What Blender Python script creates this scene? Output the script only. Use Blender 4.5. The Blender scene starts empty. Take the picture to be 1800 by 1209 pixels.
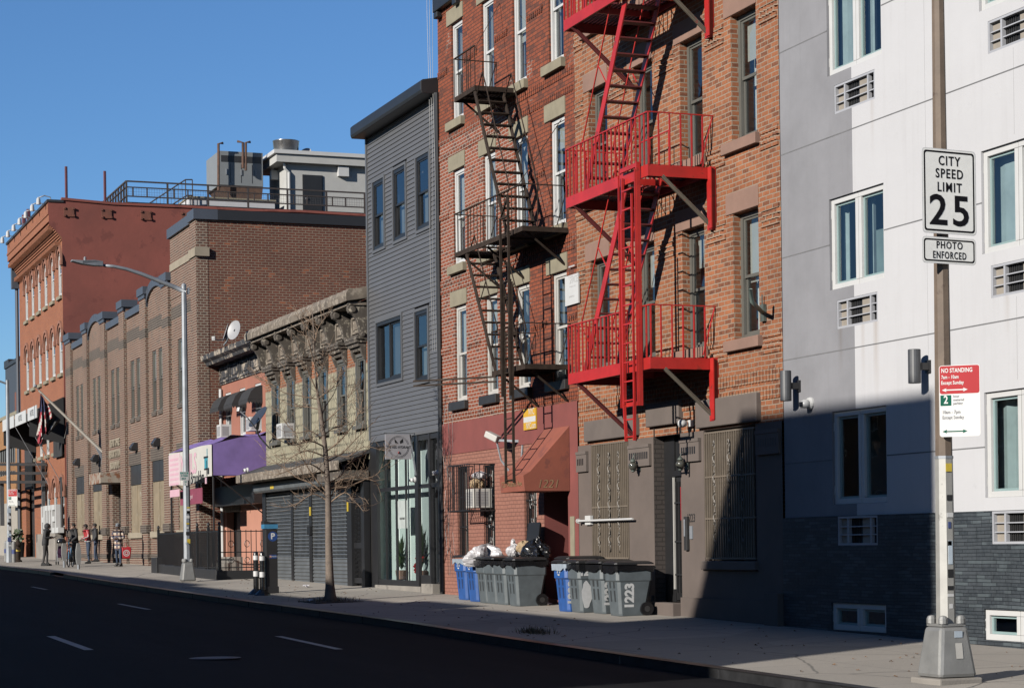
import bpy, math, random
from mathutils import Vector, Matrix
R = math.radians
random.seed(7)
sc = bpy.context.scene
col = sc.collection

# ------------------------------------------------------------------ camera
F, VX, VY, ROLL, CAMY, EYE = 3650.0, -508.0, 975.0, 0.0131, -16.2, 1.6
TH = math.atan((900 - VX) / F)
PY0 = VY - ROLL * (900 - VX)
cT, sT, rA = math.cos(TH), math.sin(TH), math.atan(ROLL)
O = Vector((0, CAMY, EYE))
RT, UP, FW = Vector((sT, cT, 0)), Vector((0, 0, 1)), Vector((-cT, sT, 0))
cam = bpy.data.cameras.new('camera')
cam.sensor_width = 36
cam.lens = F / 1800 * 36
cam.shift_y = (PY0 - 604.5) / 1800
cam.clip_start, cam.clip_end = 0.1, 4000
co = bpy.data.objects.new('camera', cam)
col.objects.link(co)
rr = math.cos(rA) * RT - math.sin(rA) * UP
uu = math.sin(rA) * RT + math.cos(rA) * UP
co.matrix_world = Matrix.Translation(O) @ Matrix((rr, uu, -FW)).transposed().to_4x4()
sc.camera = co

# ------------------------------------------------------------------ sky, sun, exposure
SUN_DIR = Vector((-0.454, 1.0, -0.453)).normalized()      # the way the light travels
SUN_EL = math.asin(-SUN_DIR.z)
SUN_ROT = math.atan2(-SUN_DIR.x, -SUN_DIR.y)
w = bpy.data.worlds.new('World')
sc.world = w
w.use_nodes = True
wn = w.node_tree
bg = wn.nodes['Background']
sk = wn.nodes.new('ShaderNodeTexSky')
sk.sky_type = 'NISHITA'
sk.sun_disc = False
sk.sun_elevation = SUN_EL
sk.sun_rotation = SUN_ROT
sk.air_density, sk.dust_density, sk.ozone_density = 1.0, 0.0, 8.0
wn.links.new(sk.outputs[0], bg.inputs[0])
bg.inputs[1].default_value = 0.05
sun = bpy.data.lights.new('sun', 'SUN')
sun.energy = 5.0
sun.angle = R(0.53)
sun.color = (1.0, 0.945, 0.86)
so = bpy.data.objects.new('sun', sun)
col.objects.link(so)
so.rotation_euler = SUN_DIR.to_track_quat('-Z', 'Y').to_euler()
so.location = (20, -40, 40)
sc.view_settings.view_transform = 'Standard'
sc.view_settings.look = 'None'
sc.view_settings.exposure = 1.26
sc.view_settings.gamma = 1.0
sc.cycles.max_bounces = 6
sc.cycles.transparent_max_bounces = 12

# ------------------------------------------------------------------ measuring: where a sight line meets a wall plane, or the pavement
def ray(px, py):
    xc, yc = (px - 900) / F, (PY0 - py) / F
    xr = xc * math.cos(rA) + yc * math.sin(rA)
    yr = -xc * math.sin(rA) + yc * math.cos(rA)
    return FW + RT * xr + UP * yr
def P(px, py, Y=0.0):
    d = ray(px, py)
    return O + d * ((Y - CAMY) / d.y)
def PX(px, py, X):
    d = ray(px, py)
    return O + d * (X / d.x)
GP = [(60, -.8), (0, -.14), (-22, .12), (-29.7, .22), (-36, .335), (-47, .455), (-65, .70), (-79, .93), (-92, 1.06), (-102, 1.15), (-125, 1.34), (-260, 2.5)]
def gb(X):
    for (a, za), (b, zb) in zip(GP, GP[1:]):
        if b <= X <= a: return za + (zb - za) * (X - a) / (b - a)
    return GP[0][1] if X > 0 else GP[-1][1]
KERB = -4.62
def gz(X, Y):
    if Y >= KERB: return gb(X) + .02 * Y
    if Y > -17.6: return gb(X) + .02 * KERB - .13 + .02 * min(KERB - Y, Y + 17.6)
    return gb(X) - .09
def G(px, py):
    d = ray(px, py)
    lo, hi = 5.0, 250.0
    for _ in range(50):
        m = (lo + hi) / 2
        p = O + d * m
        if p.z > gz(p.x, p.y): lo = m
        else: hi = m
    return O + d * lo

# ------------------------------------------------------------------ mesh builder
class MB:
    def __init__(s): s.v, s.f, s.mi, s.m, s.cuts = [], [], [], 0, []
    def cut(s): s.cuts.append((len(s.v), len(s.f))); return s     # what follows is a piece of its own
    def poly(s, pts):
        n = len(s.v); s.v += [tuple(p) for p in pts]; s.f.append(tuple(range(n, n + len(pts)))); s.mi.append(s.m); return s
    def fan(s, verts, faces):
        n = len(s.v); s.v += [tuple(p) for p in verts]
        for f in faces: s.f.append(tuple(n + i for i in f)); s.mi.append(s.m)
        return s
    def box(s, x0, x1, y0, y1, z0, z1):
        if x0 > x1: x0, x1 = x1, x0
        if y0 > y1: y0, y1 = y1, y0
        if z0 > z1: z0, z1 = z1, z0
        V = [(x0,y0,z0),(x1,y0,z0),(x1,y1,z0),(x0,y1,z0),(x0,y0,z1),(x1,y0,z1),(x1,y1,z1),(x0,y1,z1)]
        return s.fan(V, [(0,3,2,1),(4,5,6,7),(0,1,5,4),(1,2,6,5),(2,3,7,6),(3,0,4,7)])
    def prism(s, pts, ax, a, b):
        def m(p, t): return {'x': (t, p[0], p[1]), 'y': (p[0], t, p[1]), 'z': (p[0], p[1], t)}[ax]
        n = len(pts)
        V = [m(p, a) for p in pts] + [m(p, b) for p in pts]
        return s.fan(V, [tuple(range(n))[::-1], tuple(range(n, 2*n))] + [(i, (i+1) % n, n + (i+1) % n, n + i) for i in range(n)])
    def tube(s, pts, r, n=6, cap=True):
        pts = [Vector(p) for p in pts]
        rs = r if isinstance(r, (list, tuple)) else [r] * len(pts)
        V, Fc, ref = [], [], None
        for i, p in enumerate(pts):
            t = (pts[min(i+1, len(pts)-1)] - pts[max(i-1, 0)])
            t = t.normalized() if t.length > 1e-9 else Vector((0,0,1))
            if ref is None: ref = Vector((0,0,1)) if abs(t.z) < .9 else Vector((1,0,0))
            a = t.cross(ref)
            if a.length < 1e-6: a = t.orthogonal()
            a.normalize(); b = t.cross(a); ref = -b if False else ref
            for k in range(n):
                q = 2*math.pi*k/n
                V.append(p + a*math.cos(q)*rs[i] + b*math.sin(q)*rs[i])
        for i in range(len(pts)-1):
            for k in range(n):
                Fc.append((i*n+k, i*n+(k+1)%n, (i+1)*n+(k+1)%n, (i+1)*n+k))
        if cap: Fc += [tuple(range(n)), tuple(range((len(pts)-1)*n, len(pts)*n))]
        return s.fan(V, Fc)
    def bar(s, p, q, wd, ht, up=(0,0,1)):
        p, q, up = Vector(p), Vector(q), Vector(up)
        t = (q - p).normalized(); a = t.cross(up)
        if a.length < 1e-6: a = t.cross(Vector((1,0,0)))
        a.normalize(); b = a.cross(t)
        a *= wd/2; b *= ht/2
        return s.fan([p-a-b, p+a-b, p+a+b, p-a+b, q-a-b, q+a-b, q+a+b, q-a+b],
                     [(0,1,2,3),(7,6,5,4),(0,4,5,1),(1,5,6,2),(2,6,7,3),(3,7,4,0)])
    def lathe(s, prof, c=(0,0,0), n=16):
        V, Fc = [], []
        for r, z in prof:
            for k in range(n):
                q = 2*math.pi*k/n; V.append((c[0]+r*math.cos(q), c[1]+r*math.sin(q), c[2]+z))
        for i in range(len(prof)-1):
            for k in range(n): Fc.append((i*n+k, i*n+(k+1)%n, (i+1)*n+(k+1)%n, (i+1)*n+k))
        Fc += [tuple(range(n))[::-1], tuple(range((len(prof)-1)*n, len(prof)*n))]
        return s.fan(V, Fc)
    def wall(s, x0, x1, z0, z1, ops, Y, rev=.12, front=True):
        xs = sorted({x0, x1, *[o[0] for o in ops], *[o[1] for o in ops]}); xs = [x for x in xs if x0 <= x <= x1]
        zs = sorted({z0, z1, *[o[2] for o in ops], *[o[3] for o in ops]}); zs = [z for z in zs if z0 <= z <= z1]
        for a, b in zip(xs, xs[1:]):
            for c, d in zip(zs, zs[1:]):
                mx, mz = (a+b)/2, (c+d)/2
                if any(o[0] < mx < o[1] and o[2] < mz < o[3] for o in ops): continue
                s.poly([(a,Y,c),(b,Y,c),(b,Y,d),(a,Y,d)])
        for a, b, c, d in [o[:4] for o in ops]:
            if c >= z1 or d <= z0: continue
            E = Y + rev; c = max(c, z0); d = min(d, z1)
            s.poly([(a,Y,c),(a,Y,d),(a,E,d),(a,E,c)]); s.poly([(b,Y,c),(b,E,c),(b,E,d),(b,Y,d)])
            s.poly([(a,Y,c),(a,E,c),(b,E,c),(b,Y,c)]); s.poly([(a,Y,d),(b,Y,d),(b,E,d),(a,E,d)])
        return s
    def shell(s, x0, x1, y0, y1, z0, z1):       # the other three walls and the roof
        s.poly([(x1,y0,z0),(x1,y1,z0),(x1,y1,z1),(x1,y0,z1)]); s.poly([(x0,y0,z0),(x0,y0,z1),(x0,y1,z1),(x0,y1,z0)])
        s.poly([(x0,y1,z0),(x0,y1,z1),(x1,y1,z1),(x1,y1,z0)]); s.poly([(x0,y0,z1),(x1,y0,z1),(x1,y1,z1),(x0,y1,z1)])
        return s
    def build(s, name, mats, parent=None, smooth=False, bevel=0, kind=None, local=False, label=None):
        if s.cuts:
            cs = [(0,0)] + s.cuts + [(len(s.v), len(s.f))]; out = None
            for (v0,f0),(v1,f1) in zip(cs, cs[1:]):
                if f1 == f0: continue
                q = MB(); q.v = s.v[v0:v1]; q.f = [tuple(i-v0 for i in f) for f in s.f[f0:f1]]; q.mi = s.mi[f0:f1]
                o = q.build(name, mats, parent, smooth, bevel, kind, local, label); out = out or o
            return out
        me = bpy.data.meshes.new(name)
        off = Vector((0,0,0)) if (parent is None or local) else WO[parent.name]
        me.from_pydata([(v[0]-off.x, v[1]-off.y, v[2]-off.z) for v in s.v], [], s.f)
        if not isinstance(mats, (list, tuple)): mats = [mats]
        for m in mats: me.materials.append(m)
        if len(mats) > 1: me.polygons.foreach_set('material_index', s.mi)
        if smooth: me.polygons.foreach_set('use_smooth', [True]*len(s.f))
        me.update()
        o = bpy.data.objects.new(name, me); col.objects.link(o)
        if parent is not None: o.parent = parent
        WO[o.name] = off
        if bevel:
            b = o.modifiers.new('bevel', 'BEVEL'); b.width = bevel; b.segments = 2; b.limit_method = 'ANGLE'; b.angle_limit = R(40)
        if kind: o['kind'] = kind
        if label: o['label'] = label
        return o
WO = {}
def thing(name, label, cat, loc=(0,0,0), group=None, rz=0):
    o = bpy.data.objects.new(name, None); col.objects.link(o)
    o.empty_display_size = .3
    o.location = loc; o.rotation_euler = (0,0,rz)
    WO[o.name] = Vector(loc)
    o['label'] = label; o['category'] = cat
    if group: o['group'] = group
    return o
def tag(o, label, cat, group=None):
    o['label'] = label; o['category'] = cat
    if group: o['group'] = group
    return o
def dup(root, loc, rz=None, label=None, group=None):
    r = root.copy(); col.objects.link(r); r.location = loc
    if rz is not None: r.rotation_euler = (0,0,rz)
    if label: r['label'] = label
    if group: r['group'] = group
    WO[r.name] = Vector(loc)
    for ch in list(root.children):
        c = ch.copy(); col.objects.link(c); c.parent = r; WO[c.name] = Vector(loc)
        for g in list(ch.children):
            d = g.copy(); col.objects.link(d); d.parent = c
    return r
def text(name, s, size, m, parent, org, xd, yd, depth=.002, align='CENTER', sx=1.0, local=False, bold=0.0, spacing=1.0):
    cu = bpy.data.curves.new(name, 'FONT'); cu.body = s; cu.size = size; cu.align_x = align; cu.align_y = 'CENTER'
    cu.extrude = depth; cu.offset = bold; cu.space_character = spacing; cu.resolution_u = 3
    t = bpy.data.objects.new(name, cu)
    me = bpy.data.meshes.new_from_object(t)
    bpy.data.objects.remove(t)
    me.name = name
    me.materials.clear(); me.materials.append(m)
    xd, yd = Vector(xd).normalized(), Vector(yd).normalized(); zd = xd.cross(yd)
    off = Vector((0,0,0)) if (parent is None or local) else WO[parent.name]
    M = Matrix.Translation(Vector(org)-off) @ Matrix((xd*sx, yd, zd)).transposed().to_4x4()
    me.transform(M); me.update()
    o = bpy.data.objects.new(name, me); col.objects.link(o)
    if parent is not None: o.parent = parent
    WO[o.name] = off
    return o

# ------------------------------------------------------------------ materials
ALB = 0.33
def newmat(name):
    m = bpy.data.materials.new(name); m.use_nodes = True
    nt = m.node_tree
    return m, nt, nt.nodes['Principled BSDF']
def N(nt, t, **k):
    n = nt.nodes.new(t)
    for a, b in k.items():
        if hasattr(n, a): setattr(n, a, b)
        else: n.inputs[a].default_value = b
    return n
def wallco(nt):
    g = nt.nodes.new('ShaderNodeNewGeometry'); s = nt.nodes.new('ShaderNodeSeparateXYZ'); nt.links.new(g.outputs['Position'], s.inputs[0])
    a = N(nt, 'ShaderNodeMath', operation='ADD'); nt.links.new(s.outputs[0], a.inputs[0]); nt.links.new(s.outputs[1], a.inputs[1])
    c = nt.nodes.new('ShaderNodeCombineXYZ'); nt.links.new(a.outputs[0], c.inputs[0]); nt.links.new(s.outputs[2], c.inputs[1])
    return g, s, c
def mixc(nt, fac, a, b, mode='MIX'):
    m = nt.nodes.new('ShaderNodeMix'); m.data_type = 'RGBA'; m.blend_type = mode
    for sock, v in ((m.inputs[0], fac), (m.inputs[6], a), (m.inputs[7], b)):
        if isinstance(v, (int, float)): sock.default_value = v
        elif isinstance(v, (tuple, list)): sock.default_value = (*v[:3], 1)
        else: nt.links.new(v, sock)
    return m.outputs[2]
def ramp(nt, src, lo, hi, a=0.0, b=1.0):
    r = nt.nodes.new('ShaderNodeMapRange'); r.clamp = True
    nt.links.new(src, r.inputs[0])
    r.inputs[1].default_value, r.inputs[2].default_value, r.inputs[3].default_value, r.inputs[4].default_value = lo, hi, a, b
    return r.outputs[0]
def noise(nt, vec, scale, detail=4, rough=.6):
    n = N(nt, 'ShaderNodeTexNoise'); n.inputs['Scale'].default_value = scale; n.inputs['Detail'].default_value = detail; n.inputs['Roughness'].default_value = rough
    if vec is not None: nt.links.new(vec, n.inputs['Vector'])
    return n.outputs['Fac']
def bump(nt, bs, h, strength=.3, dist=.01):
    b = nt.nodes.new('ShaderNodeBump'); b.inputs['Strength'].default_value = strength; b.inputs['Distance'].default_value = dist
    nt.links.new(h, b.inputs['Height']); nt.links.new(b.outputs[0], bs.inputs['Normal'])
def plain(name, c, rough=.6, metal=0.0, var=.18, vs=3.0, bmp=0.0, bs=40, spec=.5, wear=None, ws=9, wt=.62):
    c = tuple(x*ALB for x in c)
    m, nt, b = newmat(name)
    g = nt.nodes.new('ShaderNodeNewGeometry')
    n1 = noise(nt, g.outputs['Position'], vs, 6)
    f = ramp(nt, n1, .3, .7)
    o = mixc(nt, f, tuple(x*(1-var) for x in c), tuple(min(1, x*(1+var)) for x in c))
    if wear:
        wear = tuple(x*ALB for x in wear)
        n2 = noise(nt, g.outputs['Position'], ws, 8, .7)
        o = mixc(nt, ramp(nt, n2, wt, wt+.05), o, wear)
    nt.links.new(o, b.inputs['Base Color'])
    b.inputs['Roughness'].default_value = rough; b.inputs['Metallic'].default_value = metal
    b.inputs['Specular IOR Level'].default_value = spec
    if bmp: bump(nt, b, noise(nt, g.outputs['Position'], bs, 5), bmp, .01)
    return m
def brick(name, c1, c2, mo, bw=.237, bh=.0815, ms=.012, dark=None, df=.25, mo2=None, mask=None, bias=0.0, stain=.25, bmp=.5, rough=.85, offset=.5, squash=1.0, sqf=2, paint=None):
    m, nt, b = newmat(name)
    c1, c2, mo = (tuple(x*ALB for x in q) for q in (c1, c2, mo))     # mo2, dark: given as they are
    g, s, vec = wallco(nt)
    # rows waver a little, as hand laid
    wob = N(nt, 'ShaderNodeTexNoise'); wob.inputs['Scale'].default_value = 1.3; nt.links.new(vec.outputs[0], wob.inputs['Vector'])
    sub = N(nt, 'ShaderNodeVectorMath', operation='SUBTRACT'); nt.links.new(wob.outputs['Color'], sub.inputs[0]); sub.inputs[1].default_value = (.5,.5,.5)
    scl = N(nt, 'ShaderNodeVectorMath', operation='SCALE'); nt.links.new(sub.outputs[0], scl.inputs[0]); scl.inputs['Scale'].default_value = .03
    ad = N(nt, 'ShaderNodeVectorMath', operation='ADD'); nt.links.new(vec.outputs[0], ad.inputs[0]); nt.links.new(scl.outputs[0], ad.inputs[1])
    def bt(a, bb, mm, bi):
        t = nt.nodes.new('ShaderNodeTexBrick'); t.offset = offset; t.squash = squash; t.squash_frequency = sqf
        t.inputs['Color1'].default_value = (*a, 1); t.inputs['Color2'].default_value = (*bb, 1); t.inputs['Mortar'].default_value = (*mm, 1)
        t.inputs['Scale'].default_value = 1; t.inputs['Mortar Size'].default_value = ms; t.inputs['Mortar Smooth'].default_value = .25; t.inputs['Bias'].default_value = bi
        t.inputs['Brick Width'].default_value = bw; t.inputs['Row Height'].default_value = bh
        nt.links.new(ad.outputs[0], t.inputs['Vector'])
        return t
    t = bt(c1, c2, (0,0,0), bias)
    o = t.outputs['Color']
    if dark:
        t2 = bt((0,0,0), (1,1,1), (0,0,0), 0)
        n3 = noise(nt, vec.outputs[0], 1.2, 3)
        th = N(nt, 'ShaderNodeMath', operation='ADD'); nt.links.new(t2.outputs['Color'], th.inputs[0]); nt.links.new(ramp(nt, n3, .3, .7, -.25, .25), th.inputs[1])
        o = mixc(nt, ramp(nt, th.outputs[0], 1-df, 1-df+.08), o, dark)
    n1 = noise(nt, vec.outputs[0], .55, 8, .65)
    o = mixc(nt, ramp(nt, n1, .3, .72, 0, stain), o, tuple(x*.45 for x in c2), 'MIX')
    mp = nt.nodes.new('ShaderNodeMapping'); mp.inputs['Scale'].default_value = (3.2, .3, 1); nt.links.new(vec.outputs[0], mp.inputs['Vector'])
    st = noise(nt, mp.outputs[0], 1.0, 5, .65)                       # soot and rain runs
    o = mixc(nt, ramp(nt, st, .52, .78, 0, stain*.9), o, tuple(x*.35 for x in c2))
    n2 = noise(nt, vec.outputs[0], 14, 3)
    o = mixc(nt, ramp(nt, n2, .3, .7, 0, .35), o, tuple(min(1, x*1.35) for x in c1))
    mcol = (*mo, 1)
    if mo2:
        mk = mask(nt, s, vec)
        mcol = mixc(nt, mk, mo, mo2)
    else:
        mcol = mixc(nt, ramp(nt, n1, .35, .7), mo, tuple(x*.72 for x in mo))
    if paint is None: o = mixc(nt, t.outputs['Fac'], o, mcol)
    nt.links.new(o, b.inputs['Base Color'])
    b.inputs['Roughness'].default_value = rough
    b.inputs['Specular IOR Level'].default_value = .25
    inv = N(nt, 'ShaderNodeMath', operation='SUBTRACT'); inv.inputs[0].default_value = 1; nt.links.new(t.outputs['Fac'], inv.inputs[1])
    ah = N(nt, 'ShaderNodeMath', operation='MULTIPLY_ADD'); nt.links.new(n2, ah.inputs[0]); ah.inputs[1].default_value = .35; nt.links.new(inv.outputs[0], ah.inputs[2])
    bump(nt, b, ah.outputs[0], bmp, .012)
    return m
def glassmat(name, tint=(.75,.8,.8), rough=.0, wav=.02):
    m = bpy.data.materials.new(name); m.use_nodes = True; nt = m.node_tree; nt.nodes.clear()
    out = nt.nodes.new('ShaderNodeOutputMaterial'); mx = nt.nodes.new('ShaderNodeMixShader')
    tr = nt.nodes.new('ShaderNodeBsdfTransparent'); tr.inputs[0].default_value = (*tint, 1)
    gl = nt.nodes.new('ShaderNodeBsdfGlossy'); gl.inputs['Roughness'].default_value = rough; gl.inputs[0].default_value = (.95,.97,1,1)
    lw = nt.nodes.new('ShaderNodeLayerWeight'); pw = N(nt, 'ShaderNodeMath', operation='POWER'); nt.links.new(lw.outputs['Facing'], pw.inputs[0]); pw.inputs[1].default_value = 5
    fr = N(nt, 'ShaderNodeMath', operation='MULTIPLY_ADD'); nt.links.new(pw.outputs[0], fr.inputs[0]); fr.inputs[1].default_value = .89; fr.inputs[2].default_value = .11
    g = nt.nodes.new('ShaderNodeNewGeometry'); bp = nt.nodes.new('ShaderNodeBump'); bp.inputs['Strength'].default_value = wav; bp.inputs['Distance'].default_value = .1
    nn = noise(nt, g.outputs['Position'], 1.6, 2); nt.links.new(nn, bp.inputs['Height']); nt.links.new(bp.outputs[0], gl.inputs['Normal'])
    nt.links.new(fr.outputs[0], mx.inputs[0]); nt.links.new(tr.outputs[0], mx.inputs[1]); nt.links.new(gl.outputs[0], mx.inputs[2]); nt.links.new(mx.outputs[0], out.inputs[0])
    return m
M = {}
def reptch(nt, s, vec):      # the part of the old brick wall that has been repointed in pale mortar
    a = ramp(nt, s.outputs[0], -41.7, -41.3, 1, 0)
    b = ramp(nt, s.outputs[2], 11.0, 11.25, 1, 0)
    n = noise(nt, vec.outputs[0], .9, 6, .7)
    mu = N(nt, 'ShaderNodeMath', operation='MULTIPLY'); nt.links.new(a, mu.inputs[0]); nt.links.new(b, mu.inputs[1])
    mb = N(nt, 'ShaderNodeMath', operation='MULTIPLY'); nt.links.new(mu.outputs[0], mb.inputs[0]); nt.links.new(ramp(nt, n, .28, .4), mb.inputs[1])
    sp = ramp(nt, noise(nt, vec.outputs[0], .5, 5, .7), .58, .63, 0, .8)
    mm = N(nt, 'ShaderNodeMath', operation='MAXIMUM'); nt.links.new(mb.outputs[0], mm.inputs[0]); nt.links.new(sp, mm.inputs[1])
    return mm.outputs[0]
M['orange_brick'] = brick('orange_brick', (.50,.185,.08), (.33,.11,.05), (.46,.37,.28), ms=.010, dark=(.055,.021,.012), df=.26, stain=.7)
M['old_brick'] = brick('old_brick', (.38,.10,.045), (.24,.062,.032), (.10,.045,.035), bw=.225, bh=.0815, ms=.010, dark=(.035,.016,.012), df=.2, mo2=(.17,.15,.13), mask=reptch, stain=.35)
M['po_brick'] = brick('po_brick', (.21,.093,.063), (.15,.063,.046), (.47,.40,.315), bw=.225, bh=.092, ms=.016, dark=(.03,.018,.016), df=.2, stain=.4)
M['po_side_brick'] = brick('po_side_brick', (.235,.075,.045), (.15,.05,.035), (.36,.29,.22), bw=.25, bh=.092, ms=.013, dark=(.16,.05,.022), df=.06, stain=.5)
M['hotel_brick'] = brick('hotel_brick', (.46,.17,.085), (.36,.125,.065), (.36,.2,.13), bw=.21, bh=.075, ms=.008, stain=.2)
M['corner_brick'] = brick('corner_brick', (.55,.27,.10), (.42,.19,.07), (.35,.22,.12), stain=.2)
M['painted_brick'] = brick('painted_brick', (.42,.19,.14), (.38,.165,.12), (.28,.12,.09), bw=.23, bh=.085, ms=.01, stain=.25, bmp=.5)
M['taupe_brick'] = brick('taupe_brick', (.10,.083,.075), (.085,.07,.064), (.06,.05,.045), bw=.23, bh=.085, ms=.01, stain=.3, bmp=.6)
M['ledge_stone'] = brick('ledge_stone', (.105,.12,.135), (.04,.05,.06), (.02,.025,.03), bw=.34, bh=.05, ms=.004, dark=(.05,.06,.065), df=.3, stain=.5, bmp=.9, rough=.45, offset=.37, squash=.6, sqf=3)
M['maroon_stucco'] = plain('maroon_stucco', (.26,.055,.045), .85, bmp=.15, bs=60, var=.15, vs=1.5)
M['taupe_stucco'] = plain('taupe_stucco', (.155,.118,.10), .85, bmp=.2, bs=50, var=.16, vs=1.2)
M['taupe_stone'] = plain('taupe_stone', (.165,.13,.112), .8, bmp=.15, bs=30, var=.12, vs=2)
M['brownstone'] = plain('brownstone', (.33,.19,.14), .85, bmp=.2, bs=25, var=.12, vs=2, wear=(.2,.12,.09), ws=5, wt=.66)
M['olive_stone'] = plain('olive_stone', (.33,.29,.20), .85, bmp=.15, bs=25, var=.15, vs=3)
M['red_stucco'] = plain('red_stucco', (.30,.072,.05), .9, bmp=.5, bs=3.5, var=.22, vs=.35, wear=(.23,.05,.035), ws=1.1, wt=.56)
def stucco(name, c, var, rust=()):
    c = tuple(x*ALB for x in c)
    m, nt, b = newmat(name)
    g, s, vec = wallco(nt)
    n1 = noise(nt, vec.outputs[0], .9, 7, .65)
    o = mixc(nt, ramp(nt, n1, .3, .7), tuple(x*(1-var) for x in c), tuple(x*(1+var) for x in c))
    mp = nt.nodes.new('ShaderNodeMapping'); mp.inputs['Scale'].default_value = (7, .35, 1); nt.links.new(vec.outputs[0], mp.inputs['Vector'])
    st = noise(nt, mp.outputs[0], 1.0, 5, .65)                       # rain streaks
    o = mixc(nt, ramp(nt, st, .52, .8, 0, .2), o, tuple(x*.66 for x in (c[0], c[1]*.97, c[2]*.93)))
    n3 = noise(nt, vec.outputs[0], 3.1, 8, .75)
    o = mixc(nt, ramp(nt, n3, .6, .72, 0, .25), o, tuple(x*.7 for x in c))
    fl = nt.nodes.new('ShaderNodeVectorMath'); fl.operation = 'FLOOR'; md = nt.nodes.new('ShaderNodeMapping'); md.inputs['Location'].default_value = (.45, -.716, 0); md.inputs['Scale'].default_value = (.242, .6042, 1)
    nt.links.new(vec.outputs[0], md.inputs['Vector']); nt.links.new(md.outputs[0], fl.inputs[0])
    wn_ = nt.nodes.new('ShaderNodeTexWhiteNoise'); nt.links.new(fl.outputs[0], wn_.inputs['Vector'])
    o = mixc(nt, ramp(nt, wn_.outputs['Value'], 0, 1, 0, .10), o, tuple(x*.6 for x in c))      # each panel its own batch of render
    for (x0, x1, z0, z1, k) in rust:                                  # rusty runs under the vents
        w1 = N(nt, 'ShaderNodeMath', operation='MULTIPLY'); nt.links.new(ramp(nt, s.outputs[0], x0, (x0+x1)/2), w1.inputs[0]); nt.links.new(ramp(nt, s.outputs[0], x1, (x0+x1)/2), w1.inputs[1])
        w2 = N(nt, 'ShaderNodeMath', operation='MULTIPLY'); nt.links.new(ramp(nt, s.outputs[2], z0, z1), w2.inputs[0]); nt.links.new(ramp(nt, s.outputs[2], z1+.005, z1), w2.inputs[1])
        w3 = N(nt, 'ShaderNodeMath', operation='MULTIPLY'); nt.links.new(w1.outputs[0], w3.inputs[0]); nt.links.new(w2.outputs[0], w3.inputs[1])
        w4 = N(nt, 'ShaderNodeMath', operation='MULTIPLY'); nt.links.new(w3.outputs[0], w4.inputs[0]); nt.links.new(ramp(nt, st, .3, .6, .3*k, k), w4.inputs[1])
        o = mixc(nt, w4.outputs[0], o, (c[0]*.55, c[1]*.42, c[2]*.3))
    nt.links.new(o, b.inputs['Base Color']); b.inputs['Roughness'].default_value = .9; b.inputs['Specular IOR Level'].default_value = .25
    n2 = noise(nt, vec.outputs[0], 38, 5); nl = noise(nt, vec.outputs[0], 1.6, 3)
    hh = N(nt, 'ShaderNodeMath', operation='MULTIPLY_ADD'); nt.links.new(nl, hh.inputs[0]); hh.inputs[1].default_value = 2.5; nt.links.new(n2, hh.inputs[2])
    bump(nt, b, hh.outputs[0], .12, .012)
    return m
M['white_stucco'] = stucco('white_stucco', (.74,.74,.765), .03, [(-26.95,-26.74,3.5,4.84,.5),(-27.3,-27.15,3.9,4.84,.4),(-26.95,-26.8,7.2,8.14,.3),(-23.0,-22.8,3.4,4.84,.5),(-23.6,-23.4,4.2,4.84,.3)])
M['grey_stucco'] = stucco('grey_stucco', (.34,.34,.365), .12, [(-27.98,-27.8,4.0,4.84,.4)])
M['joint_grey'] = plain('joint_grey', (.2,.2,.21), .9); M['joint_pale'] = plain('joint_pale', (.42,.42,.43), .9)
M['siding_grey'] = plain('siding_grey', (.135,.138,.148), .55, var=.06, vs=1)
M['black_metal'] = plain('black_metal', (.018,.018,.02), .45, var=.2)
M['dark_bronze'] = plain('dark_bronze', (.03,.03,.032), .4, var=.15)
M['char_metal'] = plain('char_metal', (.035,.034,.034), .5, var=.2)
M['grey_frame'] = plain('grey_frame', (.15,.145,.125), .5, var=.1)
M['white_vinyl'] = plain('white_vinyl', (.80,.80,.79), .4, var=.04)
M['cream_paint'] = plain('cream_paint', (.66,.64,.6), .6, var=.08)
M['red_steel'] = plain('red_steel', (.60,.024,.018), .42, var=.2, vs=2.5, wear=(.33,.03,.02), ws=5, wt=.6)
M['worn_steel'] = plain('worn_steel', (.19,.16,.12), .6, var=.2, vs=4, wear=(.5,.02,.02), ws=6)
M['rust_steel'] = plain('rust_steel', (.05,.034,.025), .8, var=.4, vs=6, spec=.15)
M['room'] = plain('room', (.06,.065,.07), .9)
M['room_mid'] = plain('room_mid', (.19,.20,.20), .9)
M['room_pale'] = plain('room_pale', (.85,.85,.83), .9)
M['curtain'] = plain('curtain', (.62,.6,.56), .9, var=.08)
M['curtain_aqua'] = plain('curtain_aqua', (.46,.54,.55), .9, var=.15)
M['blind'] = plain('blind', (.44,.38,.30), .8, var=.1)
M['glass'] = glassmat('glass')
M['glass_teal'] = glassmat('glass_teal', (.80,.87,.87))
M['glass_dark'] = glassmat('glass_dark', (.5,.53,.55))
M['concrete'] = plain('concrete', (.33,.30,.265), .9, bmp=.35, bs=30, var=.2, vs=1.1, wear=(.2,.18,.16), ws=2.3, wt=.6)
M['asphalt'] = plain('asphalt', (.042,.042,.045), .85, bmp=.5, bs=60, var=.22, vs=.35, wear=(.055,.055,.057), ws=1.2, wt=.58)
M['kerb_steel'] = plain('kerb_steel', (.10,.10,.105), .35, metal=.6, var=.4, vs=4)
M['road_paint'] = plain('road_paint', (.62,.61,.58), .7, var=.15, wear=(.12,.12,.12), ws=14, wt=.6)
M['galv'] = plain('galv', (.40,.43,.47), .55, metal=.35, var=.16, vs=3)
M['cast_grey'] = plain('cast_grey', (.38,.38,.37), .5, metal=.35, var=.14, vs=4, bmp=.2, bs=35)
M['white'] = plain('white', (.8,.8,.8), .5, var=.03)
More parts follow.
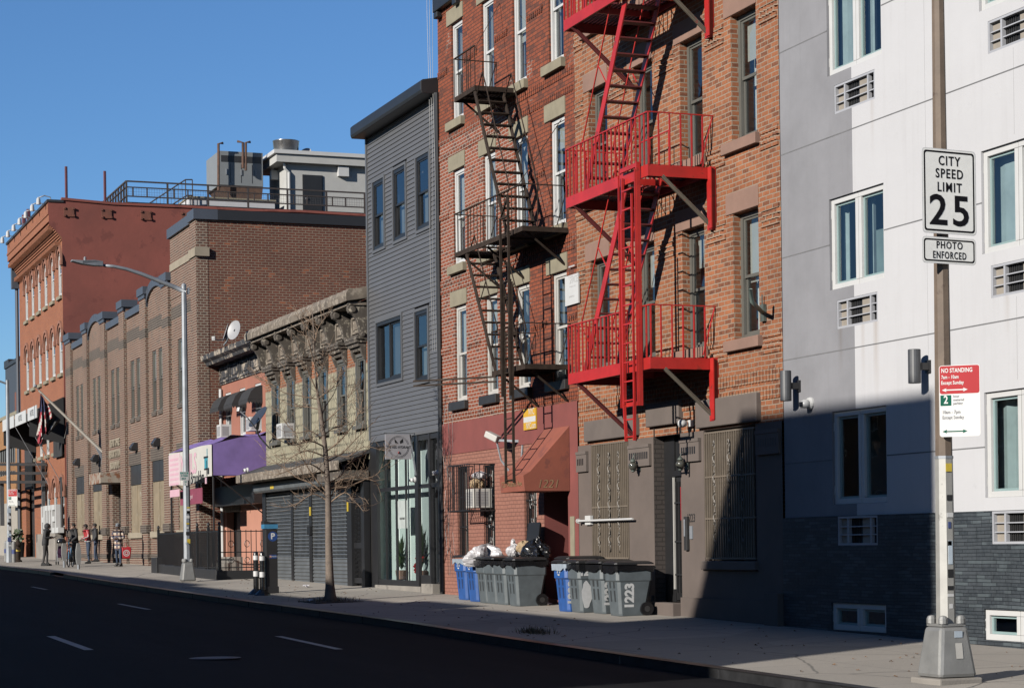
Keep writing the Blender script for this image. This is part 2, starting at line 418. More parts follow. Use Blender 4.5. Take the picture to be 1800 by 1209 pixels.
M['black'] = plain('black', (.012,.012,.013), .5)
M['black_fabric'] = plain('black_fabric', (.014,.014,.016), .85, var=.2)
# ------------------------------------------------------------------ the setting: road, pavements, kerbs, ground
def strip(name, y0, y1, mat, x0=60, x1=-260, step=4, thick=0, kind='structure', dz=0.0):
    m = MB(); xs = []; x = x0
    while x > x1: xs.append(x); x -= step
    xs.append(x1)
    ys = [y0 + (y1-y0)*i/4 for i in range(5)]
    for a, b in zip(xs, xs[1:]):
        for c, d in zip(ys, ys[1:]):
            e = 1e-4
            cc, dd = (c + e if c == y0 else c), (d - e if d == y1 else d)
            m.poly([(b,c,gz(b,cc)+dz),(a,c,gz(a,cc)+dz),(a,d,gz(a,dd)+dz),(b,d,gz(b,dd)+dz)])
    return m.build(name, mat, kind=kind)
def sidewalk_mat():
    m, nt, b = newmat('pavement_concrete')
    g = nt.nodes.new('ShaderNodeNewGeometry')
    t = nt.nodes.new('ShaderNodeTexBrick'); t.offset = 0
    for k, v in (('Color1', (.185,.165,.14,1)), ('Color2', (.155,.138,.118,1)), ('Mortar', (.05,.045,.04,1))): t.inputs[k].default_value = v
    t.inputs['Scale'].default_value = 1; t.inputs['Mortar Size'].default_value = .014; t.inputs['Brick Width'].default_value = 1.52; t.inputs['Row Height'].default_value = 1.52
    nt.links.new(g.outputs['Position'], t.inputs['Vector'])
    n1 = noise(nt, g.outputs['Position'], .45, 8, .7); n2 = noise(nt, g.outputs['Position'], 5, 8, .75); n3 = noise(nt, g.outputs['Position'], 45, 3)
    o = mixc(nt, ramp(nt, n1, .35, .7, 0, .6), t.outputs['Color'], (.105,.094,.08))
    o = mixc(nt, ramp(nt, n2, .60, .68, 0, .7), o, (.07,.063,.055))
    o = mixc(nt, ramp(nt, n3, .3, .7, 0, .5), o, (.22,.20,.175))
    vo = nt.nodes.new('ShaderNodeTexVoronoi'); vo.inputs['Scale'].default_value = 2.6; nt.links.new(g.outputs['Position'], vo.inputs['Vector'])
    o = mixc(nt, ramp(nt, vo.outputs['Distance'], .035, .05, 1, 0), o, (.02,.02,.02))
    v2 = nt.nodes.new('ShaderNodeTexVoronoi'); v2.feature = 'DISTANCE_TO_EDGE'; v2.inputs['Scale'].default_value = .34
    wv = nt.nodes.new('ShaderNodeMixRGB'); wv.inputs[0].default_value = .12; nn = N(nt, 'ShaderNodeTexNoise'); nn.inputs['Scale'].default_value = 1.8; nt.links.new(g.outputs['Position'], nn.inputs['Vector'])
    nt.links.new(g.outputs['Position'], wv.inputs[1]); nt.links.new(nn.outputs['Color'], wv.inputs[2]); nt.links.new(wv.outputs[0], v2.inputs['Vector'])
    o = mixc(nt, ramp(nt, v2.outputs['Distance'], .002, .007, .85, 0), o, (.025,.023,.02))
    v3 = nt.nodes.new('ShaderNodeTexVoronoi'); v3.inputs['Scale'].default_value = .22; nt.links.new(g.outputs['Position'], v3.inputs['Vector'])
    sp = nt.nodes.new('ShaderNodeSeparateColor'); nt.links.new(v3.outputs['Color'], sp.inputs[0])
    o = mixc(nt, ramp(nt, sp.outputs[0], .62, .66, 0, .35), o, (.085,.077,.066))
    nt.links.new(o, b.inputs['Base Color']); b.inputs['Roughness'].default_value = .9
    bump(nt, b, n3, .35, .008)
    return m
def road_mat():
    m, nt, b = newmat('road_asphalt')
    g = nt.nodes.new('ShaderNodeNewGeometry')
    mp = nt.nodes.new('ShaderNodeMapping'); mp.inputs['Scale'].default_value = (.07, 1.3, 1); nt.links.new(g.outputs['Position'], mp.inputs['Vector'])
    n1 = noise(nt, mp.outputs[0], 1.0, 6, .6); n2 = noise(nt, g.outputs['Position'], 90, 3, .7); n3 = noise(nt, g.outputs['Position'], .5, 7, .7)
    o = mixc(nt, ramp(nt, n1, .3, .7), (.003,.003,.004), (.0085,.0085,.0095))
    o = mixc(nt, ramp(nt, n3, .56, .62, 0, .6), o, (.003,.003,.0035))
    o = mixc(nt, ramp(nt, n2, .45, .75, 0, .4), o, (.02,.02,.021))
    v2 = nt.nodes.new('ShaderNodeTexVoronoi'); v2.feature = 'DISTANCE_TO_EDGE'; v2.inputs['Scale'].default_value = .3; nt.links.new(g.outputs['Position'], v2.inputs['Vector'])
    o = mixc(nt, ramp(nt, v2.outputs['Distance'], .003, .01, .6, 0), o, (.002,.002,.002))
    nt.links.new(o, b.inputs['Base Color']); b.inputs['Roughness'].default_value = .8; b.inputs['Specular IOR Level'].default_value = .05
    bump(nt, b, n2, .5, .01)
    return m
M['pavement'] = sidewalk_mat(); M['road'] = road_mat()
strip('sidewalk', KERB + .16, 3.0, M['pavement'])
strip('road', -17.6, KERB, M['road'])
strip('opposite_sidewalk', -60, -17.6, M['pavement'], dz=0)
m = MB()
for sgn, (ya, yb) in enumerate(((KERB, KERB + .16),)):
    x = 40.0
    while x > -240:
        L = 3.0
        drop = .10 if -76.5 < x - L/2 < -72.5 else 0
        a, b = x, x - L + .012
        za, zb = gb(a) + .02*KERB + .004 - drop, gb(b) + .02*KERB + .004 - drop
        m.fan([(a,ya,za-.4),(b,ya,zb-.4),(b,yb,zb-.4),(a,yb,za-.4),(a,ya,za),(b,ya,zb),(b,yb,zb),(a,yb,za)],
              [(0,3,2,1),(4,7,6,5),(0,1,5,4),(1,2,6,5),(2,3,7,6),(3,0,4,7)])
        x -= L
m.build('kerb', M['kerb_steel'], kind='structure', bevel=.02)
m = MB(); m.poly([(1500,-1500,-3),(1500,1500,-3),(-1500,1500,-3),(-1500,-1500,-3)]); m.build('ground', M['asphalt'], kind='structure')
# painted lane dashes, worn patches
def dash(a, b, wd=.11):
    p, q = G(*a), G(*b)
    yy = (p.y + q.y)/2; xs = [p.x + (q.x-p.x)*i/8 for i in range(9)]
    m = MB()
    for u, v in zip(xs, xs[1:]):
        m.poly([(u,yy-wd/2,gz(u,yy-wd/2)+.006),(v,yy-wd/2,gz(v,yy-wd/2)+.006),(v,yy+wd/2,gz(v,yy+wd/2)+.006),(u,yy+wd/2,gz(u,yy+wd/2)+.006)])
    m.build('lane_marking', M['road_paint'], kind='structure')
dash((83,1118), (163,1142), .14); dash((482,1118), (604,1141), .13); dash((206,1061), (265,1071), .12); dash((52,1031), (86,1036), .12)
p = G(378,1157)
t = thing('manhole_cover', 'round iron manhole cover set in the shaded road', 'manhole cover', p)
m = MB(); m.lathe([(.05,.0),(.34,.004),(.36,.008)], (p.x,p.y,p.z+.004), 24); m.build('frame_ring', M['worn_steel'], t)
m = MB(); m.lathe([(.02,.012),(.30,.012),(.31,.004)], (p.x,p.y,p.z+.004), 24); m.build('lid', M['char_metal'], t)
# far side of the street, behind the camera: the houses whose shade lies over the road
def far_house(x0, x1, z1, y0, y1, label):
    t = thing('row_house', label, 'building', ((x0+x1)/2, y0, 0))
    m = MB()
    ops = []
    n = max(2, int((x1-x0)/2.4)); k = 0
    zz = 1.4
    while zz + 1.9 < z1 - .7:
        for i in range(n):
            cx = x0 + (i+.5)*(x1-x0)/n
            ops.append((cx-.48, cx+.48, zz, zz+1.9))
        zz += 3.1
    m.shell(x0, x1, y0-.4, y1, -1, z1-.004)
    # wall with openings faces the street (+Y): build it facing -Y at y=0 and mirror
    w_ = MB(); w_.wall(x0, x1, -1, z1, ops, 0, .15)
    m.fan([(v[0], y0 - v[1], v[2]) for v in w_.v], [f[::-1] for f in w_.f])
    m.build('wall', M['corner_brick'], t)
    m = MB(); m.box(x0-.05, x1+.05, y0-.25, y0+.12, z1+.002, z1+.12); m.build('cornice', M['brownstone'], t)
    for o in ops:
        m = MB(); a, b, c, d = o
        for q in ((a,a+.07,c,d),(b-.07,b,c,d),(a+.07,b-.07,c,c+.07),(a+.07,b-.07,d-.07,d),(a+.07,b-.07,(c+d)/2-.03,(c+d)/2+.03)): m.box(q[0], q[1], y0-.22, y0-.152, q[2], q[3])
        f = m.build('window', M['white_vinyl'], t)
        m = MB(); m.box(a, b, y0-.26, y0-.225, c, d); m.build('pane', M['glass_dark'], f)
    m = MB(); m.box(x0+.2, x1-.2, y0-.6, y0-.45, 0, z1-.3); m.build('room', M['room'], t)
OY = -22.0
SH = .454*22; DR = .453*22
def far_block(foot, z1, label):          # footprint as a polygon
    cx = sum(p[0] for p in foot)/len(foot)
    t = thing('row_house', label, 'building', (cx, OY, 0))
    m = MB(); m.prism(foot, 'z', -1, z1); m.build('wall', M['brownstone'], t)
    m = MB(); m.box(foot[0][0]+.1, foot[1][0]-.1, OY+.002, OY+.06, z1-.5, z1-.15); m.build('cornice', M['taupe_stone'], t)
    return t
far_block([(-21.1,OY),(-15.3,OY),(-15.3,OY-14),(-18.4,OY-14)], 13.65, 'tall brown house across the road whose shade climbs the white building')
far_house(-30.4, -21.4, 9.24, OY, OY-12, 'brick row house across the road, next to the tall brown one')
far_house(-34, -30.5, 9.5, OY, OY-12, 'narrow brick row house across the road, a little taller than its neighbours')
far_house(-39, -34.1, 9.15, OY, OY-12, 'brick row house across the road, facing the black fire escape')
far_house(-50, -39.1, 8.80, OY, OY-12, 'wide low brick row house across the road, facing the grey sided house')
far_house(-60, -50.1, 9.02, OY, OY-12, 'brick row house across the road, facing the purple awning')
far_house(-76, -60.1, 8.85, OY, OY-12, 'wide brick row house across the road, facing the brown brick building')
far_house(-150, -76.1, 8.8, OY, OY-12, 'long brick terrace at the far end of the other side of the road')

# ------------------------------------------------------------------ windows
def sash(parent, x0, x1, z0, z1, Y, fm, gm, rev=.1, fw=.07, dep=.09, shade=0, shade_m='blind', name='window', split=.5, inner=None, rail=.05):
    """a double hung window set `rev` behind the wall face"""
    a = Y + rev
    m = MB()
    m.box(x0+.001, x0+fw, a, a+dep, z0+.001, z1-.001); m.box(x1-fw, x1-.001, a, a+dep, z0+.001, z1-.001)
    m.box(x0+fw, x1-fw, a+.002, a+dep, z0+.001, z0+fw); m.box(x0+fw, x1-fw, a+.002, a+dep, z1-fw, z1-.001)
    zi, zt, zm = z0+fw, z1-fw, z0+fw+(z1-z0-2*fw)*split
    xl, xr = x0+fw, x1-fw
    m.box(xl, xr, a+.025, a+.058, zm-rail/2, zm+rail/2)
    for q0, q1, off in ((zm+rail/2, zt, .025), (zi, zm-rail/2, .06)):
        m.box(xl, xl+rail*.8, a+off, a+off+.033, q0, q1); m.box(xr-rail*.8, xr, a+off, a+off+.033, q0, q1)
    m.box(xl+rail*.8, xr-rail*.8, a+.06, a+.093, zi, zi+rail); m.box(xl+rail*.8, xr-rail*.8, a+.025, a+.058, zt-rail*.8, zt)
    f = m.build(name, fm, parent)
    m = MB()
    m.poly([(xl+.01,a+.04,zm),(xr-.01,a+.04,zm),(xr-.01,a+.04,zt),(xl+.01,a+.04,zt)]); m.poly([(xl+.01,a+.075,zi),(xr-.01,a+.075,zi),(xr-.01,a+.075,zm),(xl+.01,a+.075,zm)])
    m.build('pane', gm, f)
    if shade:
        m = MB(); m.box(xl+.02, xr-.02, a+.13, a+.135, zt-(zt-zi)*shade, zt); m.build('blind', M[shade_m], f)
    return f
def roombox(parent, x0, x1, z0, z1, Y, d=1.0, m_='room'):
    m = MB()
    m.poly([(x0,Y+d,z0),(x1,Y+d,z0),(x1,Y+d,z1),(x0,Y+d,z1)]); m.build('room', M[m_], parent)
def ledge(parent, x0, x1, z0, z1, Y, out, mat, name, back=.05, bev=.012):
    m = MB(); m.box(x0, x1, Y-out, Y+back, z0, z1); return m.build(name, mat, parent, bevel=bev)

# ------------------------------------------------------------------ 1223: orange brick house
RX0, RX1 = -38.19, -29.73
t = red = thing('brick_house', 'orange brick house carrying the bright red fire escape', 'building', ((RX0+RX1)/2, 0, gb(-34)))
rw = [(-37.5,-36.6),(-35.4,-34.55),(-33.38,-32.5),(-31.41,-30.5)]
rows = [(5.0,7.13),(8.34,10.47),(11.7,13.85)]
ops = [(a,b,c,d) for c, d in rows for a, b in rw]
GZ = 3.54
m = MB(); m.wall(RX0, RX1, GZ, 15.6, ops, 0, .16); m.shell(RX0, RX1, .01, 14, 0, 15.6); m.build('brick_wall', M['orange_brick'], t)
k = 0
for j, (c, d) in enumerate(rows):
    for i, (a, b) in enumerate(rw):
        f = sash(t, a, b, c, d, 0, M['grey_frame'], M['glass'], rev=.14, fw=.085, dep=.1, shade=(0,.55,0,.35,.5,0,.3,0)[(i*3+j*2) % 8], shade_m='curtain')
        ledge(f, a-.24, b+.02+.22*(i == 9), d+.005, d+.36, 0, .02, M['brownstone'], 'lintel')
        ledge(f, a-.24, b+.1, c-.19, c-.005, 0, .10, M['brownstone'], 'sill')
# dog-tooth brick bands between the windows at head and sill height
m = MB()
gaps = [(RX0+.02, rw[0][0]-.26)] + [(rw[i][1]+.12, rw[i+1][0]-.26) for i in range(3)] + [(rw[3][1]+.12, RX1-.04)]
for c, d in rows:
    for zz in (d-.30, c-.24):
        for a, b in gaps:
            x = a
            while x + .12 <= b:
                for q in (0, 1):
                    z_ = zz + q*.082
                    xo = x + q*.06
                    m.prism([(xo,.0),(xo+.06,-.055),(xo+.12,.0)], 'z', z_+.004, z_+.07)
                x += .12
            m.box(a, b, -.022, .01, zz+.175, zz+.245); m.box(a, b, -.022, .01, zz-.085, zz-.01); m.cut()
# soldier courses over the ground floor
for zz in (4.22, 3.93):
    x = RX0 + .02
    while x < RX1 - .1:
        m.box(x, x+.085, -.02, .01, zz, zz+.2); x += .11
    m.cut()
m.build('brick_band', M['orange_brick'], t)
# painted ground floor
gops = [(-37.54,-35.75,1.27,3.58),(-34.64,-33.5,.52,3.7),(-32.57,-30.64,1.27,3.56)]
m = MB(); m.wall(RX0+.005, RX1-.002, -.6, GZ, gops, -.03, .30)
m.box(RX0+.005, RX1-.002, -.03, -.001, GZ-.001, GZ+.002)
m.build('painted_base', M['taupe_stucco'], t)
for a, b, c, d, nm in ((-37.74,-35.3,3.6,4.0,'lintel'),(-34.83,-33.44,3.72,4.13,'lintel'),(-32.76,-30.49,3.58,4.06,'lintel')):
    ledge(t, a, b, c, d, 0, .10, M['taupe_stone'], nm, bev=.02)
for a, b in ((RX0+.02,-37.66),(-35.66,-34.72),(-33.42,-32.66),(-30.55,RX1-.03)):      # impost blocks with a notched row
    m = MB(); m.box(a, b, -.085, -.03, 3.02, 3.36); m.box(a, b, -.10, -.03, 3.362, 3.42)
    x = a+.06; m.m = 1
    while x + .08 < b-.03: m.box(x, x+.05, -.0875, -.084, 3.15, 3.28); x += .085
    m.build('impost_block', [M['taupe_stone'], M['black']], t)
for a, b in ((-37.6,-35.7),(-32.62,-30.6)): ledge(t, a, b, 1.12, 1.268, -.03, .07, M['taupe_stone'], 'sill')
m = MB(); m.box(-33.45, RX1-.04, -.09, -.03, .15, .62); m.cut(); m.box(RX0+.04, -34.7, -.09, -.03, .15, .62); m.build('plinth', M['taupe_stucco'], t)
# window grilles, accordion bars with scroll columns
def grille(parent, x0, x1, z0, z1, y, mat, cols, rails, pitch=.085):
    m = MB(); x = x0
    m.box(x0, x1, y-.02, y+.02, z1-.03, z1); m.box(x0, x1, y-.02, y+.02, z0, z0+.03)
    for r_ in rails: m.box(x0, x1, y-.024, y+.018, r_-.014, r_+.014)
    while x <= x1+.001:
        m.box(x-.011, x+.011, y-.018, y+.01, z0+.03, z1-.03); x += pitch
    for c in cols:
        z = z0 + .12; s = 1; m.m = 1
        while z < z1 - .3:
            pts = [(c + s*.038*math.cos(q)*(1-.08*abs(q)), y-.03, z + .12 + .09*math.sin(q)+ .012*q) for q in [i*.7-2.2 for i in range(9)]]
            m.tube(pts, .011, 4, False); s = -s; z += .17
    return m.build('window_grille', [mat, M['grille_dark']], parent)
M['grille_dark'] = plain('grille_dark', (.13,.105,.08), .6, var=.15)
M['grille_tan'] = plain('grille_tan', (.23,.185,.14), .55, var=.15)
grille(t, -37.5, -35.79, 1.3, 3.54, -.02, M['grille_tan'], (-37.15,-36.65,-36.2), (2.3,))
grille(t, -32.53, -30.68, 1.3, 3.5, -.02, M['grille_tan'], (-32.15,-31.6,-31.1), (2.72,2.0))
for a, b in ((-37.54,-35.75),(-32.57,-30.64)):
    m = MB(); m.box(a, b, .2, .26, 1.27, 3.56); m.box(a, a+.08, .12, .199, 1.27, 3.56); m.box(b-.08, b, .12, .199, 1.27, 3.56); m.box((a+b)/2-.04,(a+b)/2+.04,.12,.199,1.27,3.56)
    f = m.build('window', M['taupe_brick'], t)
# recessed door
m = MB(); m.poly([(-34.632,-.028,.4),(-34.632,.75,.4),(-34.632,.75,3.72),(-34.632,-.028,3.72)]); m.poly([(-33.508,-.028,.4),(-33.508,.75,.4),(-33.508,.75,3.72),(-33.508,-.028,3.72)])
m.poly([(-34.64,.75,.4),(-33.5,.75,.4),(-33.5,.75,3.72),(-34.64,.75,3.72)]); m.poly([(-34.64,-.02,3.69),(-33.5,-.02,3.69),(-33.5,.75,3.69),(-34.64,.75,3.69)])
m.build('door_recess', M['taupe_brick'], t)
d = MB(); d.box(-34.2, -33.52, .20, .26, .55, 2.78); d.box(-34.63, -34.2, .18, .28, .52, 3.68); d.box(-34.2,-33.52,.18,.25,2.8,2.9); d.box(-34.2,-33.52,.22,.24,2.901,3.68)
d = d.build('door', M['black_metal'], t)
m = MB()
for i in range(5): m.box(-34.14+i*.13, -34.12+i*.13, .16, .195, .7, 2.7)
for zz in (1.0,1.6,2.3): m.box(-34.18,-33.54,.155,.198,zz,zz+.03)
m.build('door_bars', M['dark_bronze'], d)
m = MB(); m.box(-34.2,-34.175,.14,.175,.75,2.78); m.build('door_edge', M['cream_paint'], d)
m = MB(); m.box(-34.70,-33.46,-.25,.2,.1,.52); m.build('doorstep', M['taupe_stucco'], t, bevel=.02)
roombox(t, RX0+.1, RX1-.1, 4.2, 15.2, 0, .44, 'room_pale')
m = MB(); m.box(-33.86,-33.78,.13,.152,2.0,2.6); m.build('door_sticker', plain('sticker_red', (.5,.03,.04), .5), d)
text('house_number', '1223', .21, M['char_metal'], t, (-33.1,-.034,2.02), (1,0,0), (0,0,1), .003, sx=.8)
# ------------------------------------------------------------------ 1221: older red brick house
OX0, OX1 = -46.45, -38.2
t = old = thing('brick_house', 'dark red brick house with white windows and the black fire escape', 'building', ((OX0+OX1)/2, 0, gb(-42)))
ow = [(-45.5,-44.72),(-43.47,-42.7),(-41.56,-40.78),(-39.52,-38.73)]
orow = [(4.92,7.13),(8.08,10.28),(11.42,13.68)]
ops = [(a,b,c,d) for c, d in orow for a, b in ow]
BZ = 4.45
m = MB(); m.wall(OX0, OX1, BZ, 15.2, ops, 0, .10); m.shell(OX0, OX1, .01, 14, 0, 15.2); m.build('brick_wall', M['old_brick'], t)
for j, (c, d) in enumerate(orow):
    for i, (a, b) in enumerate(ow):
        f = sash(t, a, b, c, d, 0, M['cream_paint'] if j == 0 else M['white_vinyl'], M['glass'], rev=.05, fw=.085, dep=.20, shade=(.5,0,.25,.6,0,.4,0)[(i*2+j*3) % 7], shade_m='curtain', split=.5)
        ledge(f, a-.26, b+.06, d+.003, d+.36, 0, .03, M['olive_stone'], 'lintel')
        ledge(f, a-.22, b+.08, c-.2, c-.003, 0, .11, M['char_metal'] if j == 0 else M['olive_stone'], 'sill')
m = MB()
og = [(OX0+.03, ow[0][0]-.3)] + [(ow[i][1]+.1, ow[i+1][0]-.3) for i in range(3)] + [(ow[3][1]+.1, OX1-.02)]
for c, d in orow:                      # soldier courses, small dentils between the windows
    for zz, hh in ((d+.375, .14), (c-.405, .15)):
        x = OX0+.03
        while x < OX1-.1: m.box(x, x+.075, -.02, .005, zz, zz+hh); x += .115
        m.cut()
    for a, b in og:
        x = a
        zz = (c+d)/2 + .06
        m.box(a, b, -.03, .005, zz+.08, zz+.15)
        while x+.06 < b: m.box(x, x+.055, -.028, .005, zz, zz+.078); x += .11
        m.cut()
m.build('brick_band', M['old_brick'], t)
m = MB(); m.box(OX0+.1, -44.6, -.16, 0, 14.15, 14.7); m.box(OX0+.1,OX1-.1,-.2,0,14.71,15.2)
for x in (-46.2,-44.9,-43.6,-42.3,-41,-39.7,-38.5): m.box(x-.12,x+.12,-.15,-.002,14.0,14.14)
m.build('cornice', M['black_metal'], t, bevel=.02)
# base: smooth maroon band above, painted brick below
eops = [(-40.08,-38.74,.4,2.9)]
wops = [(-45.46,-44.72,1.32,3.40),(-43.71,-42.98,1.32,3.38),(-41.21,-40.50,1.2,3.2)]
m = MB(); m.wall(OX0, OX1, 3.72, BZ, [], -.03, .1); m.box(OX0, OX1, -.03, -.001, BZ-.001, BZ+.002); m.poly([(OX0,-.03,3.72),(OX1,-.03,3.72),(OX1,-.012,3.72),(OX0,-.012,3.72)])
m.wall(-38.74, OX1, -.6, 3.72, [], -.03, .1)
m.build('maroon_band', M['maroon_stucco'], t)
m = MB(); m.wall(OX0, -38.74, -.6, 3.72, wops+eops, -.012, .22); m.build('painted_base', M['painted_brick'], t)
m = MB()
m.poly([(-40.072,-.011,.3),(-40.072,1.3,.3),(-40.072,1.3,2.9),(-40.072,-.011,2.9)]); m.poly([(-38.748,-.011,.3),(-38.748,1.3,.3),(-38.748,1.3,2.9),(-38.748,-.011,2.9)])
m.poly([(-40.08,-.005,2.89),(-38.74,-.005,2.89),(-38.74,1.3,2.89),(-40.08,1.3,2.89)]); m.poly([(-40.07,.6,.3),(-39.5,.6,.3),(-39.5,.6,2.9),(-40.08,.6,2.9)])
m.box(-40.1,-38.74,-.1,1.3,.1,.46)
m.build('entry_recess', M['maroon_stucco'], t)
m = MB(); m.box(-39.5,-38.78,1.1,1.2,.46,2.7); d = m.build('door', M['black_metal'], t)
m = MB(); m.box(-39.83,-39.57,.58,.598,1.5,1.85); d = m.build('intercom_panel', M['galv'], t, bevel=.01)
m = MB(); m.box(-38.62,-38.40,-.045,-.03,1.35,2.15); m.build('panel_plate', M['olive_stone'], t)
for i, (a, b, c, d) in enumerate(wops):
    f = sash(t, a, b, c, d, -.012, M['cream_paint'], M['glass_dark'], rev=.22, fw=.05, dep=.06, shade=.3 if i else 0, shade_m='curtain')
    m = MB(); x = a+.04
    while x < b: m.box(x-.009, x+.009, .03, .05, c, d); x += .095
    for zz in (c+.02, c+(d-c)*.33, c+(d-c)*.66, d-.03): m.box(a, b, .027, .053, zz, zz+.025)
    if i:
        for zz in (c+.3, c+.8, c+1.3, c+1.7):
            for sx in (-1, 1): m.tube([((a+b)/2+sx*(.05+.06*math.cos(q)), .022, zz+.15*math.sin(q)) for q in [u*.6 for u in range(-3,7)]], .01, 4, False)
    m.build('window_grille', M['black_metal'], f)
roombox(t, OX0+.1, OX1-.1, 4.5, 15, 0, .45, 'room_pale')
m = MB(); m.box(OX0+.2,-40.2,.8,.9,.6,3.6); m.build('room', M['room'], t)

# ------------------------------------------------------------------ grey sided house
SX0, SX1, SZ0, SZ1 = -52.22, -46.56, 4.37, 12.3
t = thing('sided_house', 'narrow dark grey clapboard house with a black overhanging roof edge', 'building', ((SX0+SX1)/2, 0, gb(-49)))
sw = [(-51.65,-50.71,9.27,11.03),(-49.93,-48.94,9.27,11.05),(-48.1,-47.12,9.27,11.04),(-51.5,-49.42,5.8,7.37),(-48.34,-47.36,5.6,7.31)]
m = MB(); pitch = .1133; z = SZ0
def courses():
    z = SZ0
    while z < SZ1 - .01:
        yield z, min(z+pitch, SZ1); z += pitch
for a, b in courses():
    zc = (a+b)/2
    blk = sorted([(o[0]-.07, o[1]+.07) for o in sw if o[2]-.07 < zc < o[3]+.07])
    x = SX0
    for s0, s1 in blk + [(SX1, SX1)]:
        if s0 > x:
            m.poly([(x,-.026,a+.012),(s0,-.026,a+.012),(s0,-.004,b),(x,-.004,b)]); m.poly([(x,-.004,a),(s0,-.004,a),(s0,-.026,a+.012),(x,-.026,a+.012)])
        x = max(x, s1)
m.m = 0
m.shell(SX0, SX1, 0, 14, 0, SZ1)
m.build('siding', M['siding_grey'], t)
m = MB(); m.box(SX0-.01, SX0+.09, -.05, .0, SZ0, SZ1); m.cut(); m.box(SX1-.09, SX1+.0, -.05, .0, SZ0, SZ1); m.box(SX0+.09,SX1-.09,-.045,0,SZ0-.06,SZ0+.01); m.build('corner_trim', M['siding_grey'], t)
for i, (a, b, c, d) in enumerate(sw):
    if i == 3:
        m = MB(); fw = .09
        for q in ((a,a+fw,c,d),(b-fw,b,c,d),(a+fw,b-fw,c,c+fw),(a+fw,b-fw,d-fw,d)): m.box(q[0],q[1],-.03,.12,q[2],q[3])
        mid = a + (b-a)*.46; m.box(mid-.03, mid+.03, .02, .1, c+fw, d-fw); m.box(mid+.03,b-fw,.04,.09,d-fw-.05,d-fw); m.box(mid+.03,b-fw,.04,.09,c+fw,c+fw+.05)
        f = m.build('window', M['black_metal'], t)
        m = MB(); m.poly([(a+fw,.07,c+fw),(mid-.03,.07,c+fw),(mid-.03,.07,d-fw),(a+fw,.07,d-fw)]); m.poly([(mid+.03,.065,c+fw+.05),(b-fw,.065,c+fw+.05),(b-fw,.065,d-fw-.05),(mid+.03,.065,d-fw-.05)]); m.build('pane', M['glass_dark'], f)
        m = MB(); m.box(mid+.03,b-fw,.16,.17,c+fw,d-fw); m.build('curtain', M['room_mid'], f)
    else:
        f = sash(t, a, b, c, d, -.13, M['black_metal'], M['glass'], rev=.1, fw=.09, dep=.12, shade=0, split=.5)
        m = MB(); m.box(a+.1,b-.1,.16,.17,c+.1,c+(d-c)*.52); m.build('screen', M['room_mid'], f)
    for q in ((a-.07,a,c-.07,d+.07),(b,b+.07,c-.07,d+.07),(a,b,c-.07,c),(a,b,d,d+.07)):
        m = MB(); m.box(q[0],q[1],-.05,.02,q[2],q[3])
        if q[0] == a-.07: mm_ = MB()
        mm_.box(q[0],q[1],-.05,.02,q[2],q[3])
    mm_.build('casing', M['siding_grey'], f)
roombox(t, SX0+.2, SX1-.2, 4.5, 12.2, 0, .5)
m = MB(); m.prism([(.3,12.28),(-.40,12.28),(-.43,12.36),(-.43,12.56),(-.38,12.61),(.3,12.74)], 'x', SX0-.06, SX1+.08); m.build('roof_eave', M['black_metal'], t, bevel=.015)
m = MB(); m.tube([(SX1+.1,-.05,12.3),(SX1+.1,-.05,.5)], .06, 8); m.build('downpipe', M['black_metal'], t)
# glazed shop front under the siding
m = MB()
zb = gb(-49)
for x0, x1 in ((SX0+.02,SX0+.55),(-51.1,-51.04),(-50.25,-50.15),(-49.45,-49.38),(-48.55,-48.3),(-47.5,-47.38),(SX1-.25,SX1-.01)): m.box(x0, x1, -.02 if x1-x0 > .11 else .025, .062, zb-.1, SZ0-.062)
m.box(SX0+.55, SX1-.25, 0, .058, 3.0, 3.1); m.box(SX0+.55, SX1-.25, -.005, .057, SZ0-.2, SZ0-.064); m.box(SX0+.55,-48.55,-.004,.056,zb+.12,zb+.26)
m.box(-48.25,-47.5,.01,.09,zb+.1,zb+.4)
sf = m.build('shop_front', M['black_metal'], t)
m = MB()
for x0, x1 in ((-51.67,-51.1),(-51.0,-50.25),(-50.05,-49.45),(-49.28,-48.55)): m.poly([(x0,.06,zb+.2),(x1,.06,zb+.2),(x1,.06,SZ0-.2),(x0,.06,SZ0-.2)])
m.build('pane', M['glass'], sf)
m = MB(); m.poly([(-48.25,.06,zb+.3),(-47.5,.06,zb+.3),(-47.5,.06,SZ0-.2),(-48.25,.06,SZ0-.2)]); m.poly([(-47.38,.06,zb+.2),(-46.8,.06,zb+.2),(-46.8,.06,SZ0-.2),(-47.38,.06,SZ0-.2)]); m.build('pane', M['glass_dark'], sf)
M['shop_wall'] = plain('shop_wall', (1.05,1.2,1.14), .8, var=.06)
m = MB(); m.poly([(-52.1,.42,zb),(-48.5,.42,zb),(-48.5,.42,SZ0),(-52.1,.42,SZ0)]); m.poly([(-52.1,.13,zb),(-52.1,.42,zb),(-52.1,.42,SZ0),(-52.1,.13,SZ0)]); m.build('shop_room', M['shop_wall'], t)
m = MB(); m.box(-48.5,-46.6,.5,.6,zb,SZ0); m.build('door_room', M['room'], t)
m = MB(); m.box(SX0+.5,-48.0,-.09,.11,zb-.3,zb+.118); m.cut(); m.box(-47.6,SX1-.2,-.2,-.022,zb-.3,zb+.2); m.build('doorstep', M['concrete'], t)
